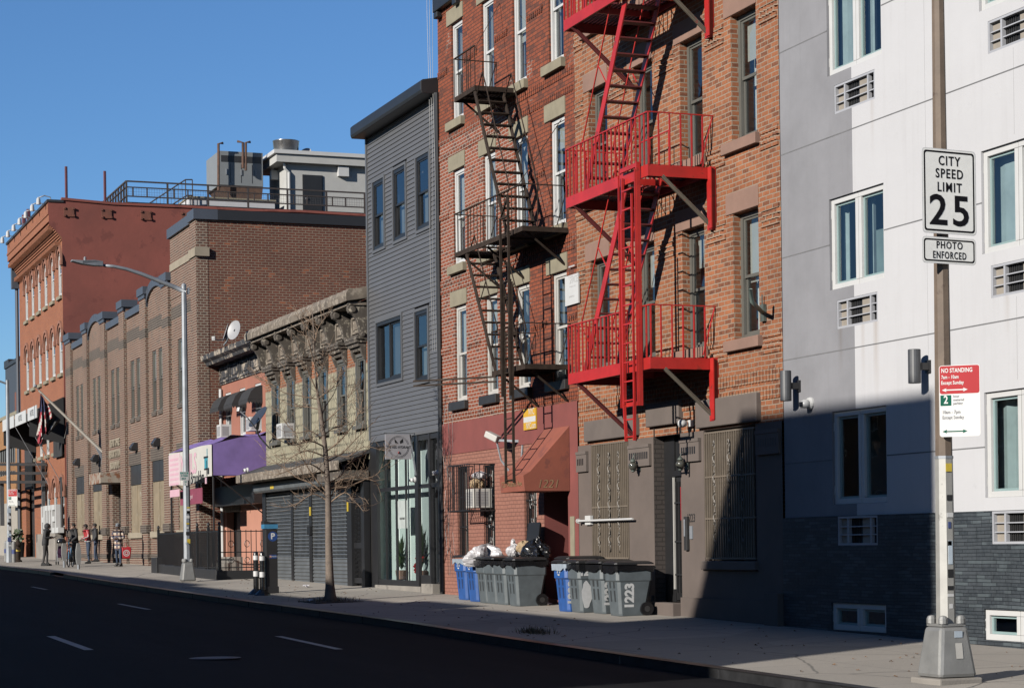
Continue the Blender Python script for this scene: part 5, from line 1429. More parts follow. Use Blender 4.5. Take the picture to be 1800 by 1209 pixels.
m = MB(); m.tube([(a.x,-.12,zz),(b.x,-.12,zz)], .022, 8); m.tube([(a.x-.03,-.12,zz),(a.x,-.12,zz)], .05, 8); m.build('rod', M['white_vinyl'], t)
m = MB(); m.box(a.x+.25,a.x+.52,-.09,-.031,zz-.08,zz+.1); m.build('bracket', M['white_vinyl'], t)
p = P(1330,530,-.3)
t = thing('antenna_mount', 'bent pale green pipe bracket on the orange brick wall', 'bracket', (p.x, 0, p.z))
a, b, c = P(1319,508,-.55), P(1322,530,-.5), P(1341,550,-.04)
m = MB(); m.tube([a, b, c], .035, 8); m.build('pipe', plain('pale_green', (.36,.47,.42), .5), t, smooth=True)
m = MB(); m.box(c.x-.06,c.x+.06,-.06,-.005,c.z-.14,c.z+.14); m.tube([(c.x,-.05,c.z),(c.x,-.05,c.z+.3)], .012, 5); m.build('base_plate', M['verdigris'], t)
# wall lamps and camera on the white building
for cx, cz, lb in ((-29.2,4.06,'dark grey cylinder wall lamp on the grey stucco next to the brick house'),(-25.42,4.05,'dark grey cylinder wall lamp on the white stucco behind the sign pole')):
    t = thing('wall_lamp', lb, 'lamp', (cx, 0, cz))
    m = MB(); m.lathe([(.085,-.24),(.09,-.235),(.09,.235),(.085,.24)], (cx,-.24,cz), 20); m.build('cylinder', plain('lamp_grey', (.085,.09,.10), .5) if 'lamp_grey' not in M else M['lamp_grey'], t, smooth=False)
    m = MB(); m.box(cx-.05,cx+.05,-.16,-.02,cz-.05,cz+.05); m.box(cx-.06,cx+.06,-.03,-.001,cz-.09,cz+.09); m.build('mount', M['dark_bronze'], t)
def camera_dome(p, label, s=1.0):
    t = thing('security_camera', label, 'camera', p)
    m = MB(); m.lathe([(.10*s,0),(.10*s,.03*s),(.085*s,.06*s)], (0,0,0), 14)
    mm = MB(); mm.fan([(p.x+v[0], p.y-v[2]+.0, p.z+v[1]) for v in m.v], m.f); mm.build('base', M['white_vinyl'], t)
    m = MB(); m.lathe([(.075*s,-.05*s),(.085*s,0),(.075*s,.05*s),(.04*s,.08*s)], (p.x, p.y-.11*s, p.z-.02*s), 14); m.build('body', M['white_vinyl'], t, smooth=True)
    m = MB(); m.box(p.x-.03*s,p.x+.05*s,p.y-.2*s,p.y-.18*s,p.z-.05*s,p.z+.02*s); m.build('lens', M['black'], t)
camera_dome(P(1426,709), 'small white security camera on the grey stucco beside the wall lamp')
camera_dome(P(769,831,-.1), 'white security camera at the edge of the grey sided house', .75)
camera_dome(P(730,843,-.15), 'white security camera on the shop front under the hanging shop sign', .75)
# blade sign of the shop
SGX = P(729,785,-.05).x
p0, p1 = PX(677,763,SGX), PX(723,807,SGX)
t = thing('shop_sign', 'square pale grey shop sign hung out over the glazed shop front', 'sign', (SGX, p1.y, p1.z))
m = MB(); m.box(SGX-.025,SGX+.025,p0.y,p1.y,p1.z,p0.z); m.build('board', plain('sign_grey', (.42,.41,.44), .5), t)
cy_, cz_ = (p0.y+p1.y)/2, (p0.z+p1.z)/2
W2 = (p1.y-p0.y)
text('lettering', 'THE RED HYDRANT', W2*.135, M['black'], t, (SGX+.028,cy_,cz_-W2*.02), (0,1,0), (0,0,1), .001, sx=.78, bold=.0005)
m = MB()
for rr_ in (W2*.36, W2*.40):
    for q in range(28):
        a_, b_ = 2*math.pi*q/28, 2*math.pi*(q+1)/28
        if abs(math.sin(a_)) < .22 : continue
        m.bar((SGX+.028,cy_+rr_*math.cos(a_),cz_+rr_*math.sin(a_)),(SGX+.028,cy_+rr_*math.cos(b_),cz_+rr_*math.sin(b_)),.004,W2*.006,(1,0,0))
m.cut()
m.prism([(cy_-W2*.16,cz_+W2*.30),(cy_-W2*.08,cz_+W2*.2),(cy_-W2*.02,cz_+W2*.13),(cy_-W2*.14,cz_+W2*.14)], 'x', SGX+.026, SGX+.031)
m.cut()
m.prism([(cy_+W2*.16,cz_+W2*.30),(cy_+W2*.17,cz_+W2*.16),(cy_+W2*.06,cz_+W2*.12),(cy_+W2*.05,cz_+W2*.2)], 'x', SGX+.026, SGX+.031)
m.build('dog_ears_emblem', M['black'], t)
m = MB(); m.lathe([(W2*.03,0),(W2*.04,W2*.03),(W2*.02,W2*.08)], (SGX+.03,cy_,cz_-W2*.25), 8); m.build('hydrant_emblem', plain('dark_red', (.25,.03,.03), .5), t)
m = MB(); m.tube([(SGX,p0.y-.05,p0.z+.04),(SGX,-.05,p0.z+.04)], .02, 6); m.bar((SGX,p1.y-.03,p0.z),(SGX,-.03,p0.z-1.0),.05,.03); m.build('bracket', M['galv'], t)
plaque('window_sign', 'small pale dog shop poster behind the glass of the shop front', (700,880), (716,928), plain('poster_pale', (.6,.66,.64), .6), .04, (('THE RED HYDRANT', .5, .35, .08, M['black'], .6),))
# pot plants in the shop window
M['leaf'] = plain('leaf', (.05,.10,.03), .6, var=.4, vs=9)
def pot_plant(x, y, z, h, label, seed, red=False):
    rnd = random.Random(seed)
    t = thing('pot_plant', label, 'plant', (x, y, z))
    m = MB(); m.lathe([(.09,0),(.13,.02),(.16,.24),(.14,.25)], (x,y,z), 12); m.build('pot', M['brownstone'], t)
    m = MB()
    for i in range(60):
        a = rnd.uniform(0,6.28); e = rnd.uniform(.2,1.2); L = h*rnd.uniform(.4,.9)
        b = Vector((x, y, z+.25)) + Vector((0,0,1))*h*rnd.uniform(0,.5)
        d = Vector((math.cos(a)*math.cos(e)*.6, math.sin(a)*math.cos(e)*.22, math.sin(e)))
        s_ = d.cross(Vector((0,0,1))).normalized()*.035
        m.poly([b, b+d*L*.5+s_, b+d*L, b+d*L*.5-s_])
    m.build('leaves', M['leaf'], t)
    if red:
        m = MB()
        for i in range(14):
            c = Vector((x+rnd.uniform(-.15,.15), y-.1+rnd.uniform(-.1,.1), z+rnd.uniform(.2,.6))); m.lathe([(.01,-.04),(.05,0),(.01,.04)], c, 6)
        m.build('flower', RD, t)
pot_plant(-50.55, .26, gb(-49)+.25, .75, 'fine leaved pot plant in the shop window', 3)
pot_plant(-48.95, .27, gb(-49)+.25, 1.0, 'tall pot plant with red flowers in the shop window', 8, True)
# loose cables on the 1221 base
t = thing('cable', 'tangle of black cables running down the maroon base at its left corner', 'cable', (-46,0,.5))
m = MB(); rnd = random.Random(5)
for i in range(4):
    x = -46.2 + rnd.uniform(0,.6); pts = []
    for k in range(9): pts.append((x + rnd.uniform(-.09,.09) + .03*k*(i % 2), -.06-rnd.uniform(0,.06), 4.9 - k*.5))
    m.tube(pts, .0045, 4)
m.tube([(-46.2,-.06,3.9),(-45.9,-.1,3.3),(-45.5,-.08,3.0)], .006, 4)
m.build('wires', M['black_metal'], t)
t = thing('cable', 'thin black wires hanging down the joint between the grey sided and dark red houses', 'cable', (-46.5,-.1,6))
m = MB()
for i in range(3):
    m.tube([(-46.45-.12*i+.05*math.sin(k+i), -.12-.02*i, 17-k*.9) for k in range(13)], .005, 4)
m.build('wires', M['black_metal'], t)
# ------------------------------------------------------------------ sign pole at the right, with its signs
def octa(m, x, y, prof, n=8, rot=math.pi/8):
    V, Fc = [], []
    for r, z in prof:
        for k in range(n): q = rot + 2*math.pi*k/n; V.append((x+r*math.cos(q), y+r*math.sin(q), z))
    for i in range(len(prof)-1):
        for k in range(n): Fc.append((i*n+k, i*n+(k+1)%n, (i+1)*n+(k+1)%n, (i+1)*n+k))
    Fc += [tuple(range(n))[::-1], tuple(range((len(prof)-1)*n, len(prof)*n))]
    m.fan(V, Fc); return m
def pole_base(t, x, y, zg, wb, wt, h, mat, padh=.06, ang=0):
    m = MB()
    V = []
    for wd, z in ((wb, zg+padh), (wt, zg+padh+h)):
        for sx, sy in ((-1,-1),(1,-1),(1,1),(-1,1)): V.append((x+sx*wd/2, y+sy*wd/2, z))
    m.fan(V, [(0,3,2,1),(4,5,6,7),(0,1,5,4),(1,2,6,5),(2,3,7,6),(3,0,4,7)])
    b = m.build('base', mat, t, bevel=.045)
    m = MB(); m.box(x-wt*.44, x+wt*.44, y-wt*.44, y+wt*.44, zg+padh+h+.001, zg+padh+h+.03)
    for sx in (-1,1):
        for sy in (-1,1): m.lathe([(.055,0),(.055,.05),(.04,.08),(.01,.09)], (x+sx*wt*.33, y+sy*wt*.33, zg+padh+h+.031), 10)
    m.build('anchor_cap', mat, b, smooth=False)
    m = MB(); n = 14; V = []
    rnd = random.Random(3)
    ring = [(x+wb*(.56+rnd.uniform(0,.06))*c, y+wb*(.56+rnd.uniform(0,.06))*s) for c, s in ((-1,-1),(0,-1.04),(1,-1),(1.04,0),(1,1),(0,1.03),(-1,1),(-1.05,0))]
    m.prism(ring, 'z', zg-.1, zg+padh); m.build('footing', M['concrete'], t, bevel=.02)
PXX, PYY = -19.62, -3.52
zg = gz(PXX, PYY)
t = thing('sign_pole', 'tall octagonal sign pole, grey below and weathered brown above, on a tapered cast base', 'pole', (PXX, PYY, zg))
M['pole_brown'] = plain('pole_brown', (.19,.135,.095), .75, var=.3, vs=2.5, wear=(.12,.075,.05), ws=4, wt=.58, bmp=.2, bs=30)
M['pole_paint'] = plain('pole_paint', (.50,.49,.46), .5, metal=.25, var=.12, vs=5, wear=(.3,.29,.27), ws=8, wt=.62)
zj = PX(1664,806,PXX).z
pole_base(t, PXX, PYY, zg, .49, .345, .56, M['cast_grey'])
m = MB(); octa(m, PXX, PYY, [(.108,zg+.62),(.098,zj)]); m.build('lower_shaft', M['pole_paint'], t)
m = MB(); octa(m, PXX, PYY, [(.094,zj+.03),(.06,9.2)]); m.build('upper_shaft', M['pole_brown'], t)
m = MB(); octa(m, PXX, PYY, [(.104,zj),(.104,zj+.03)]); m.build('collar', M['galv'], t)
cols__ = [M['white'], M['black'], M['yellow'], plain('sticker_blue', (.05,.08,.25), .5), plain('sticker_pale', (.6,.7,.8), .5)]
for i, (zz, yo, w_, h_, ci) in enumerate(((2.38,-.045,.08,.09,2),(2.05,.03,.07,.06,1),(1.86,.03,.13,.05,0),(1.55,-.05,.05,.05,1),(1.75,-.07,.03,.07,3),(1.45,.05,.05,.26,4),(1.22,.04,.07,.09,1),(1.06,.0,.16,.045,1),(.98,.0,.14,.03,0),(.86,.04,.04,.05,0))):
    m = MB(); x = PXX+.099; w_ = min(w_, .075); yo = max(-.004, min(.004, yo))
    m.box(x-.004, x+.004, PYY+yo-w_/2+.0, PYY+yo+w_/2, zg+zz-h_/2-.02, zg+zz+h_/2-.02) if abs(yo)+w_/2 < .05 else m.box(PXX+.098-.35*(abs(yo)), PXX+.1055-.35*abs(yo)+.004, PYY+yo-w_/2, PYY+yo+w_/2, zg+zz-h_/2, zg+zz+h_/2)
    m.build('sticker', cols__[ci], t)
m = MB(); m.box(PXX+.192,PXX+.196,PYY-.02,PYY+.08,zg+.50,zg+.57); m.build('sticker', cols__[4], t)
m = MB(); m.fan([(PXX+.225,PYY-.02,zg+.27),(PXX+.225,PYY+.07,zg+.27),(PXX+.203,PYY+.07,zg+.44),(PXX+.203,PYY-.02,zg+.44)], [(0,1,2,3)]); m.build('sticker', M['cream_paint'], t)
def rrect(m, u0, u1, v0, v1, r, f, n=5):
    pts = []
    for cu, cv, a0 in ((u1-r,v1-r,0),(u0+r,v1-r,90),(u0+r,v0+r,180),(u1-r,v0+r,270)):
        for i in range(n+1): a = R(a0+90*i/n); pts.append(f(cu+r*math.cos(a), cv+r*math.sin(a)))
    return pts
def sign(name, label, org, xd, w_, h_, layers, texts, mats_thick=.004, tilt=0, bold=.020, spacing=1.04):
    """org: lower left corner; xd: direction of the width; layers: (u0,u1,v0,v1,r,mat) in metres; texts: (s,u,v,size,mat,sx,align)"""
    xd = Vector(xd).normalized(); up = Vector((0,0,1)); up = (up + xd*math.tan(tilt)).normalized(); xd2 = (xd - up*xd.dot(up)).normalized(); nz = xd2.cross(up)
    org = Vector(org)
    t = thing(name, label, 'sign', org)
    def at(u, v, k=0): return org + xd2*u + up*v + nz*k
    for i, (u0,u1,v0,v1,r,mt,nm) in enumerate(layers):
        k0, k1 = (-.004, 0) if i == 0 else (.0004*i, .0004*i+.0006)
        m = MB(); a = rrect(m,u0,u1,v0,v1,r,lambda u,v: at(u,v,k0)); b = rrect(m,u0,u1,v0,v1,r,lambda u,v: at(u,v,k1))
        n = len(a); m.fan(a+b, [tuple(range(n))[::-1], tuple(range(n,2*n))]+[(j,(j+1)%n,n+(j+1)%n,n+j) for j in range(n)])
        m.build(nm, mt, t)
    for (s_,u,v,sz,mt,sx,al) in texts:
        text('lettering', s_, sz, mt, t, at(u,v,.004), xd2, up, .0006, align=al, sx=sx, bold=sz*bold, spacing=spacing)
    return t, at
M['sign_white'] = plain('sign_white', (.80,.80,.78), .45, var=.04)
M['sign_face'] = plain('sign_face', (1.35,1.35,1.3), .4, var=.05, vs=20)
M['sign_red'] = plain('sign_red', (.55,.012,.02), .6, var=.05, spec=.2)
M['sign_green'] = plain('sign_green', (.01,.14,.09), .8, spec=.1)
M['sign_black'] = plain('sign_black', (.008,.008,.012), .8, spec=.1)
M['sign_edge'] = plain('sign_edge', (1.2,1.2,1.2), .4, metal=.4)
SX_ = PXX + .15
tl, tr, bl = PX(1623,256,SX_), PX(1725,268,SX_), PX(1622,409,SX_)
br = PX(1724,413,SX_)
w_, h_ = (tr.y-tl.y), ((tl.z-bl.z)+(tr.z-br.z))/2
dirn = Vector((-.10, 1, 0))
k = w_/24
t, at = sign('speed_limit_sign', 'white rectangular city speed limit 25 sign on the tall pole', (SX_, bl.y, (bl.z+br.z)/2), dirn, w_, h_,
    [(0,w_,0,h_,1.5*k,M['sign_edge'],'plate'), (.35*k,w_-.35*k,.35*k,h_-.35*k,1.3*k,M['sign_face'],'face'), (.8*k,w_-.8*k,.8*k,h_-.8*k,1.1*k,M['sign_black'],'border'), (1.5*k,w_-1.5*k,1.5*k,h_-1.5*k,.8*k,M['sign_face'],'panel')],
    [('CITY', w_/2, h_*.855, h_*.155, M['sign_black'], .84, 'CENTER'), ('SPEED', w_/2, h_*.705, h_*.155, M['sign_black'], .85, 'CENTER'), ('LIMIT', w_/2, h_*.545, h_*.155, M['sign_black'], .85, 'CENTER'), ('25', w_/2, h_*.26, h_*.50, M['sign_black'], 1.12, 'CENTER')], bold=.017, spacing=1.2)
tl, tr, bl, br = PX(1622,411,SX_), PX(1724,423,SX_), PX(1621,459,SX_), PX(1724,468,SX_)
w_, h_ = tr.y-tl.y, ((tl.z-bl.z)+(tr.z-br.z))/2
sign('photo_enforced_sign', 'low white photo enforced plate directly under the speed limit sign', (SX_+.004, bl.y, (bl.z+br.z)/2), dirn, w_, h_,
    [(0,w_,0,h_,1.5*k,M['sign_edge'],'plate'), (.3*k,w_-.3*k,.3*k,h_-.3*k,1.3*k,M['sign_face'],'face'), (.7*k,w_-.7*k,.7*k,h_-.7*k,1.1*k,M['sign_black'],'border'), (1.3*k,w_-1.3*k,1.3*k,h_-1.3*k,.8*k,M['sign_face'],'panel')],
    [('PHOTO', w_/2, h_*.69, h_*.38, M['sign_black'], .85, 'CENTER'), ('ENFORCED', w_/2, h_*.31, h_*.38, M['sign_black'], .72, 'CENTER')], bold=.017, spacing=1.2)
ax = PXX + .11
a0 = PX(1652,768,ax); a1 = PX(1655,643,ax)
sd = Vector((.684,.73,0)); dpt = 3650/ ((O-a0).length)
w_ = 71/ (F/((a0-O).dot(FW))); h_ = a1.z-a0.z
hr = h_*.40
t, at = sign('parking_sign', 'red and white no standing and metered parking sign on the tall pole', a0, sd, w_, h_,
    [(0,w_,0,h_,.03,M['sign_white'],'plate'), (.006,w_-.006,h_-hr,h_-.006,.024,M['sign_red'],'red_panel'), (.012,.012+w_*.27,h_-hr-h_*.165,h_-hr-.012,.004,M['sign_green'],'green_panel')],
    [('NO STANDING', .025, h_*.925, h_*.085, M['sign_white'], .72, 'LEFT'), ('7am - 10am', .025, h_*.835, h_*.068, M['sign_white'], .72, 'LEFT'), ('Except Sunday', .022, h_*.755, h_*.07, M['sign_white'], .74, 'LEFT'),
     ('2', .012+w_*.135, h_-hr-h_*.085, h_*.155, M['sign_white'], .8, 'CENTER'), ('hour', w_*.34, h_-hr-h_*.035, h_*.05, M['ink_grey'], .85, 'LEFT'), ('metered', w_*.34, h_-hr-h_*.085, h_*.05, M['ink_grey'], .85, 'LEFT'), ('parking', w_*.34, h_-hr-h_*.135, h_*.05, M['ink_grey'], .85, 'LEFT'),
     ('10am - 7pm', .03, h_*.345, h_*.065, M['ink_grey'], .78, 'LEFT'), ('Except Sunday', .03, h_*.27, h_*.065, M['ink_grey'], .76, 'LEFT')])
def arrow(t, at, u0, u1, v, mt, s):
    m = MB()
    m.poly([at(u0+s*1.2,v-s*.18,.004), at(u1-s*1.2,v-s*.18,.004), at(u1-s*1.2,v+s*.18,.004), at(u0+s*1.2,v+s*.18,.004)])
    m.poly([at(u0,v,.0042), at(u0+s*1.5,v-s*.62,.0042), at(u0+s*1.15,v,.0042), at(u0+s*1.5,v+s*.62,.0042)]); m.poly([at(u1,v,.0042), at(u1-s*1.5,v+s*.62,.0042), at(u1-s*1.15,v,.0042), at(u1-s*1.5,v-s*.62,.0042)])
    m.build('arrow', mt, t)
arrow(t, at, .03, w_*.70, h_*.655, M['sign_white'], .034); arrow(t, at, .03, w_*.68, h_*.075, M['sign_green'], .034)

# ------------------------------------------------------------------ street lamp
lp = G(330,1022); LX, LY = lp.x, lp.y
t = thing('street_lamp', 'tall galvanised street lamp with a curved arm beside the fenced yard', 'street lamp', lp)
pole_base(t, LX, LY, lp.z, .44, .30, .55, M['cast_grey'], padh=.03)
zt = PX(327,503,LX).z
m = MB(); octa(m, LX, LY, [(.115,lp.z+.6),(.105,lp.z+3.0),(.075,zt)]); m.lathe([(.08,0),(.06,.06),(.02,.09)], (LX,LY,zt), 10); m.build('pole', M['galv'], t)
m = MB(); pts = [PX(a,b,LX) for a, b in ((326,513),(305,504),(280,494),(250,482),(222,473),(200,468.5),(182,466.5))]; m.tube(pts, [.075,.07,.065,.058,.052,.048,.045], 8); m.build('arm', M['galv'], t, smooth=True)
a, b, c = PX(181,465,LX), PX(150,463,LX), PX(125,459,LX)
m = MB(); m.fan([(LX+s*.16*q, y, z) for (y, z, q) in ((a.y,a.z-.06,.5),(a.y,a.z+.09,.5),((a.y+b.y)/2,b.z+.10,.8),(b.y-.1,b.z+.07,1),(c.y,c.z+.03,.8),(c.y,c.z-.01,.8),(b.y-.1,b.z-.03,1),((a.y+b.y)/2,b.z-.07,.8)) for s in (-1,1)],
    [(0,2,4,6,8,10,12,14),(15,13,11,9,7,5,3,1)] + [(2*i,2*i+1,(2*i+3)%16,(2*i+2)%16) for i in range(8)])
h = m.build('lamp_head', M['galv'], t, bevel=.015)
m = MB(); m.lathe([(.04,0),(.04,.10),(.02,.13)], (LX, (b.y+c.y)/2+.2, b.z+.07), 8); m.build('photocell', M['ink_grey'], h)
m = MB(); m.box(LX-.09,LX+.09,PX(331,512,LX).y-.02,PX(331,512,LX).y+.02,PX(327,517,LX).z,PX(327,506,LX).z); m.build('clamp', M['galv'], t)
rnd = random.Random(9)
for i in range(9):
    z = lp.z + rnd.uniform(.9,2.4); m = MB(); yo = rnd.uniform(-.05,.02)
    m.box(LX+.108,LX+.118,LY+yo-.04,LY+yo+.05,z,z+rnd.uniform(.04,.14)); m.build('sticker', cols__[rnd.choice((0,0,1,2,4))], t)
a0, a1 = PX(316,828,LX), PX(333,855,LX)
sx_ = LX + .14
t, at = sign('cash_sign', 'small white and green cash for cars card on the street lamp', PX(316,844,sx_), (-.05,1,0), .28, .26, [(0,.28,0,.26,.005,M['white'],'card'),(.02,.26,.19,.25,.003,M['sign_green2'] if 'sign_green2' in M else plain('sign_green2',(.02,.35,.28),.5),'band')],
    [('CASH', .14, .22, .075, M['white'], .9, 'CENTER'), ('4 CARS', .14, .14, .07, bpy.data.materials['sign_green2'], .9, 'CENTER'), ('(917', .12, .05, .075, bpy.data.materials['sign_green2'], .9, 'CENTER')])
p = at(.1,-.16)
m = MB(); m.box(sx_-.003,sx_+.001,p.y-.0,p.y+.14,p.z,p.z+.155); m.build('card', M['white'], t)
text('lettering', '38', .075, bpy.data.materials['sign_green2'], t, (sx_+.003,p.y+.07,p.z+.115), (0,1,0), (0,0,1), .0006); text('lettering', '2', .075, bpy.data.materials['sign_green2'], t, (sx_+.003,p.y+.07,p.z+.04), (0,1,0), (0,0,1), .0006)

# ------------------------------------------------------------------ parking pay station, bollards
kg = G(468,1043)
kx, ky = kg.x, kg.y
t = thing('parking_meter', 'dark blue topped parking pay station marked P, standing near the kerb', 'parking meter', kg)
M['kiosk'] = plain('kiosk', (.05,.05,.052), .42, metal=.4, var=.12)
M['kiosk_blue'] = plain('kiosk_blue', (.06,.28,.5), .45)
M['disc_blue'] = plain('disc_blue', (.01,.06,.25), .5)
kt = PX(468,918,kx).z; ws = PX(491,1000,kx).y - PX(470,1000,kx).y
kd = .30
m = MB(); m.box(kx-kd, kx, ky, ky+ws, kg.z+.02, kt-.16); m.build('body', M['kiosk'], t, bevel=.02)
m = MB(); m.box(kx-kd-.02, kx+.02, ky-.02, ky+ws+.02, kg.z-.05, kg.z+.18); m.build('foot', M['black_metal'], t, bevel=.01)
m = MB(); m.box(kx-kd-.02, kx+.015, ky-.03, ky+ws+.01, kt-.155, kt-.045); m.build('blue_band', M['kiosk_blue'], t)
m = MB(); m.prism([(ky-.03,kt-.044),(ky+ws+.01,kt-.044),(ky+ws+.01,kt-.02),(ky-.03,kt+.04)], 'x', kx-kd-.02, kx+.01); m.build('solar_top', M['kiosk'], t)
m = MB(); cyk, czk = ky+ws*.60, kt-.35
m.fan([(kx+.004, cyk+.125*math.cos(q*math.pi/12), czk+.125*math.sin(q*math.pi/12)) for q in range(24)], [tuple(range(24))]); d = m.build('logo_disc', M['disc_blue'], t)
text('logo_letter', 'P', .21, M['white'], d, (kx+.006,cyk,czk), (0,1,0), (0,0,1), .001, bold=.006)
m = MB(); m.box(kx-.001,kx+.005,cyk-.09,cyk+.09,czk-.55,czk-.46); m.build('label_plate', M['disc_blue'], t)
text('label_letter', 'ParkNYC', .05, M['white'], t, (kx+.008,cyk+.02,czk-.505), (0,1,0), (0,0,1), .0006)
m = MB(); m.box(kx-.001,kx+.006,cyk-.085,cyk-.04,czk-.53,czk-.48); m.build('label_mark', plain('orange', (.7,.2,.02), .5), t)
def bollard(px, py, label):
    g = G(px, py); t = thing('bollard', label, 'bollard', g, 'black and white striped bollards by the pay station')
    m = MB(); m.lathe([(.21,0),(.2,.03),(.10,.12),(.075,.14)], g, 12); m.build('foot', M['plastic_black'], t, smooth=False)
    m = MB(); m.lathe([(.068,.13),(.068,.98),(.06,1.04),(.03,1.07)], g, 14); m.build('post', M['plastic_black'], t, smooth=False)
    m = MB(); m.lathe([(.070,.45),(.070,.58)], g, 14); m.lathe([(.070,.86),(.070,.97)], g, 14); m.build('white_band', M['white'], t)
bollard(450.5,1044,'striped bollard on the left, farther from the pay station'); bollard(461.5,1046,'striped bollard on the right, next to the pay station')

# ------------------------------------------------------------------ iron fence round the yard
ca = G(383,1019); cb = G(305,1012)
fy = ca.y; FXr, FXl = ca.x, -72.0
t = thing('iron_fence', 'black iron fence on a low black kerb round the pink house yard', 'fence', (FXr, fy, gz(FXr, fy)))
m = MB()
def lowwall(x0, x1, y0, y1, h):
    n = 6
    for i in range(n):
        a, b = x0+(x1-x0)*i/n, x0+(x1-x0)*(i+1)/n
        zz = gb(a)+.02*y0
        m.box(a, b, y0, y1, zz-.4, zz+h)
lowwall(FXr-.2, FXr, fy, KY-.06, .28); lowwall(FXr-.2, FXl, fy-.02, fy+.2, .32)
m.box(FXl-.3, FXl+.6, fy-.1, fy+.3, .3, gb(FXl)+.5)
M['black_paint'] = plain('black_paint', (.016,.016,.018), .55, var=.2)
m.build('kerb_wall', M['black_paint'], t, bevel=.015)
m = MB()
zf = gb(FXr)+.02*fy+.28; ztp = zf + 1.25
y = fy+.12
while y < KY-.1: m.box(FXr-.11, FXr-.09, y-.01, y+.01, zf, ztp); y += .16
m.box(FXr-.12, FXr-.08, fy+.1, KY-.1, ztp-.06, ztp-.03); m.box(FXr-.12, FXr-.08, fy+.1, KY-.1, zf+.08, zf+.11); m.box(FXr-.12,FXr-.08,fy+.1,KY-.1,zf+.55,zf+.58)
for yy in [fy+.45+.5*i for i in range(5)]:
    for s in (-1,1):
        m.tube([(FXr-.1, yy+s*.08*math.cos(q), zf+.82+s*.0+.1*math.sin(q)) for q in [u*.6-1.6 for u in range(10)]], .01, 4, False); m.tube([(FXr-.1, yy+s*.08*math.cos(q), zf+.32+.09*math.sin(q)) for q in [u*.6-1.6 for u in range(10)]], .01, 4, False)
m.build('side_rail', M['black_metal'], t)
m = MB(); x = FXr-.2
while x > FXl:
    m.box(x-.012, x+.012, fy+.08, fy+.104, zf, ztp); x -= .14
m.box(FXl, FXr-.1, fy+.07, fy+.11, ztp-.06, ztp-.03); m.box(FXl, FXr-.1, fy+.07, fy+.11, zf+.08, zf+.11)
m.build('front_rail', M['black_metal'], t)
for x, y in ((FXr-.1,fy+.09),(FXr-1.6,fy+.09),(FXr-3.2,fy+.09),(FXl+.1,fy+.09),(FXr-.1,KY-.15)):
    m = MB(); m.box(x-.04, x+.04, y-.04, y+.04, zf-.05, ztp+.12); m.lathe([(.02,0),(.05,.05),(.045,.10),(.01,.14)], (x,y,ztp+.12), 10); m.build('post', M['black_metal'], t)

# ------------------------------------------------------------------ dishes and air conditioners
ac_unit(*(lambda b: (b.x-.62, b.x-.05, KY-.36, 5.44, 5.90, KY))(P(406,768,KY)), 'white window air conditioner nearest the brown brick building', 'window air conditioners on the pink house')
ac_unit(*(lambda b: (b.x-.62, b.x-.05, KY-.36, 5.44, 5.90, KY))(P(459,757,KY)), 'white window air conditioner behind the arm of the big dish', 'window air conditioners on the pink house')
a, b = P(499,752,-.45), P(517,776,-.45)
ac_unit(-60.4, -59.8, -.4, 4.83, 5.28, 0, 'white window air conditioner on the green shingled wall')
m = MB(); t = bpy.context.scene.objects[-1] if False else None
def dish(c, nrm, r, mat, mat_back, label, arm, foot, lnb=True):
    nrm = Vector(nrm).normalized(); c = Vector(c)
    t = thing('satellite_dish', label, 'satellite dish', foot[-1])
    a = nrm.cross(Vector((0,0,1))).normalized(); b = a.cross(nrm)
    n, k_ = 20, 5
    def bowl(off):
        V = [c - nrm*(r*.16) + nrm*off]
        Fc = []
        for i in range(1, k_+1):
            f = i/k_
            for j in range(n):
                q = 2*math.pi*j/n
                V.append(c + a*math.cos(q)*r*f*.92 + b*math.sin(q)*r*f - nrm*(r*.16)*(1-f*f) + nrm*off)
        for j in range(n): Fc.append((0, 1+j, 1+(j+1)%n))
        for i in range(k_-1):
            for j in range(n): Fc.append((1+i*n+j, 1+(i+1)*n+j, 1+(i+1)*n+(j+1)%n, 1+i*n+(j+1)%n))
        return V, Fc
    m = MB(); m.fan(*bowl(0)); d = m.build('reflector', mat, t, smooth=True)
    m = MB(); m.fan(*bowl(-.012)); m.build('reflector_back', mat_back, d, smooth=True)
    m = MB(); m.tube(foot, .028, 6); m.tube([c - nrm*(r*.17), foot[0]], .05, 6); m.build('mast', M['galv'], t, smooth=True)
    if arm:
        m = MB(); m.tube(arm, .02, 6); m.build('arm', M['galv'], t)
        e = Vector(arm[-1]); m = MB(); m.bar(e, e + (c-e).normalized()*.14, .11, .13); m.build('receiver', M['white_vinyl'], t, bevel=.015)
M['dish_grey'] = plain('dish_grey', (.45,.45,.46), .45, var=.08)
M['dish_navy'] = plain('dish_navy', (.045,.055,.075), .4, var=.1)
p = P(453,732,-.6); q = P(474,788,-.05)
dish(p, (.15,-.75,.6), .40, M['dish_navy'], M['dish_navy'], 'dark blue satellite dish with a long arm beside the purple canopy', [P(452,756,-.65), P(436,735,-1.0), P(418,719,-1.3)], [P(452,754,-.55), P(452,760,-.5), P(458,770,-.3), q])
p = P(411,580,.2); f1 = P(402,594,.5)
dish(p, (.45,-.88,.25), .34, M['dish_grey'], M['dish_grey'], 'pale grey satellite dish on the pink house cornice, facing the street', None, [P(404,588,.4), P(399,600,.4), P(393,607,.3)])
p = P(396,584,.4)
dish(p, (-.15,-.9,.3), .34, M['dish_grey'], M['dish_navy'], 'satellite dish with a forward arm on the pink house cornice, seen from its edge', [P(396,596,.3), P(384,598,-.1), P(375,595,-.5)], [P(398,594,.4), P(398,601,.45), P(394,606,.4)])
camera_dome(P(436,826,-.9), 'white camera at the left end of the shingled house pent roof', .8)
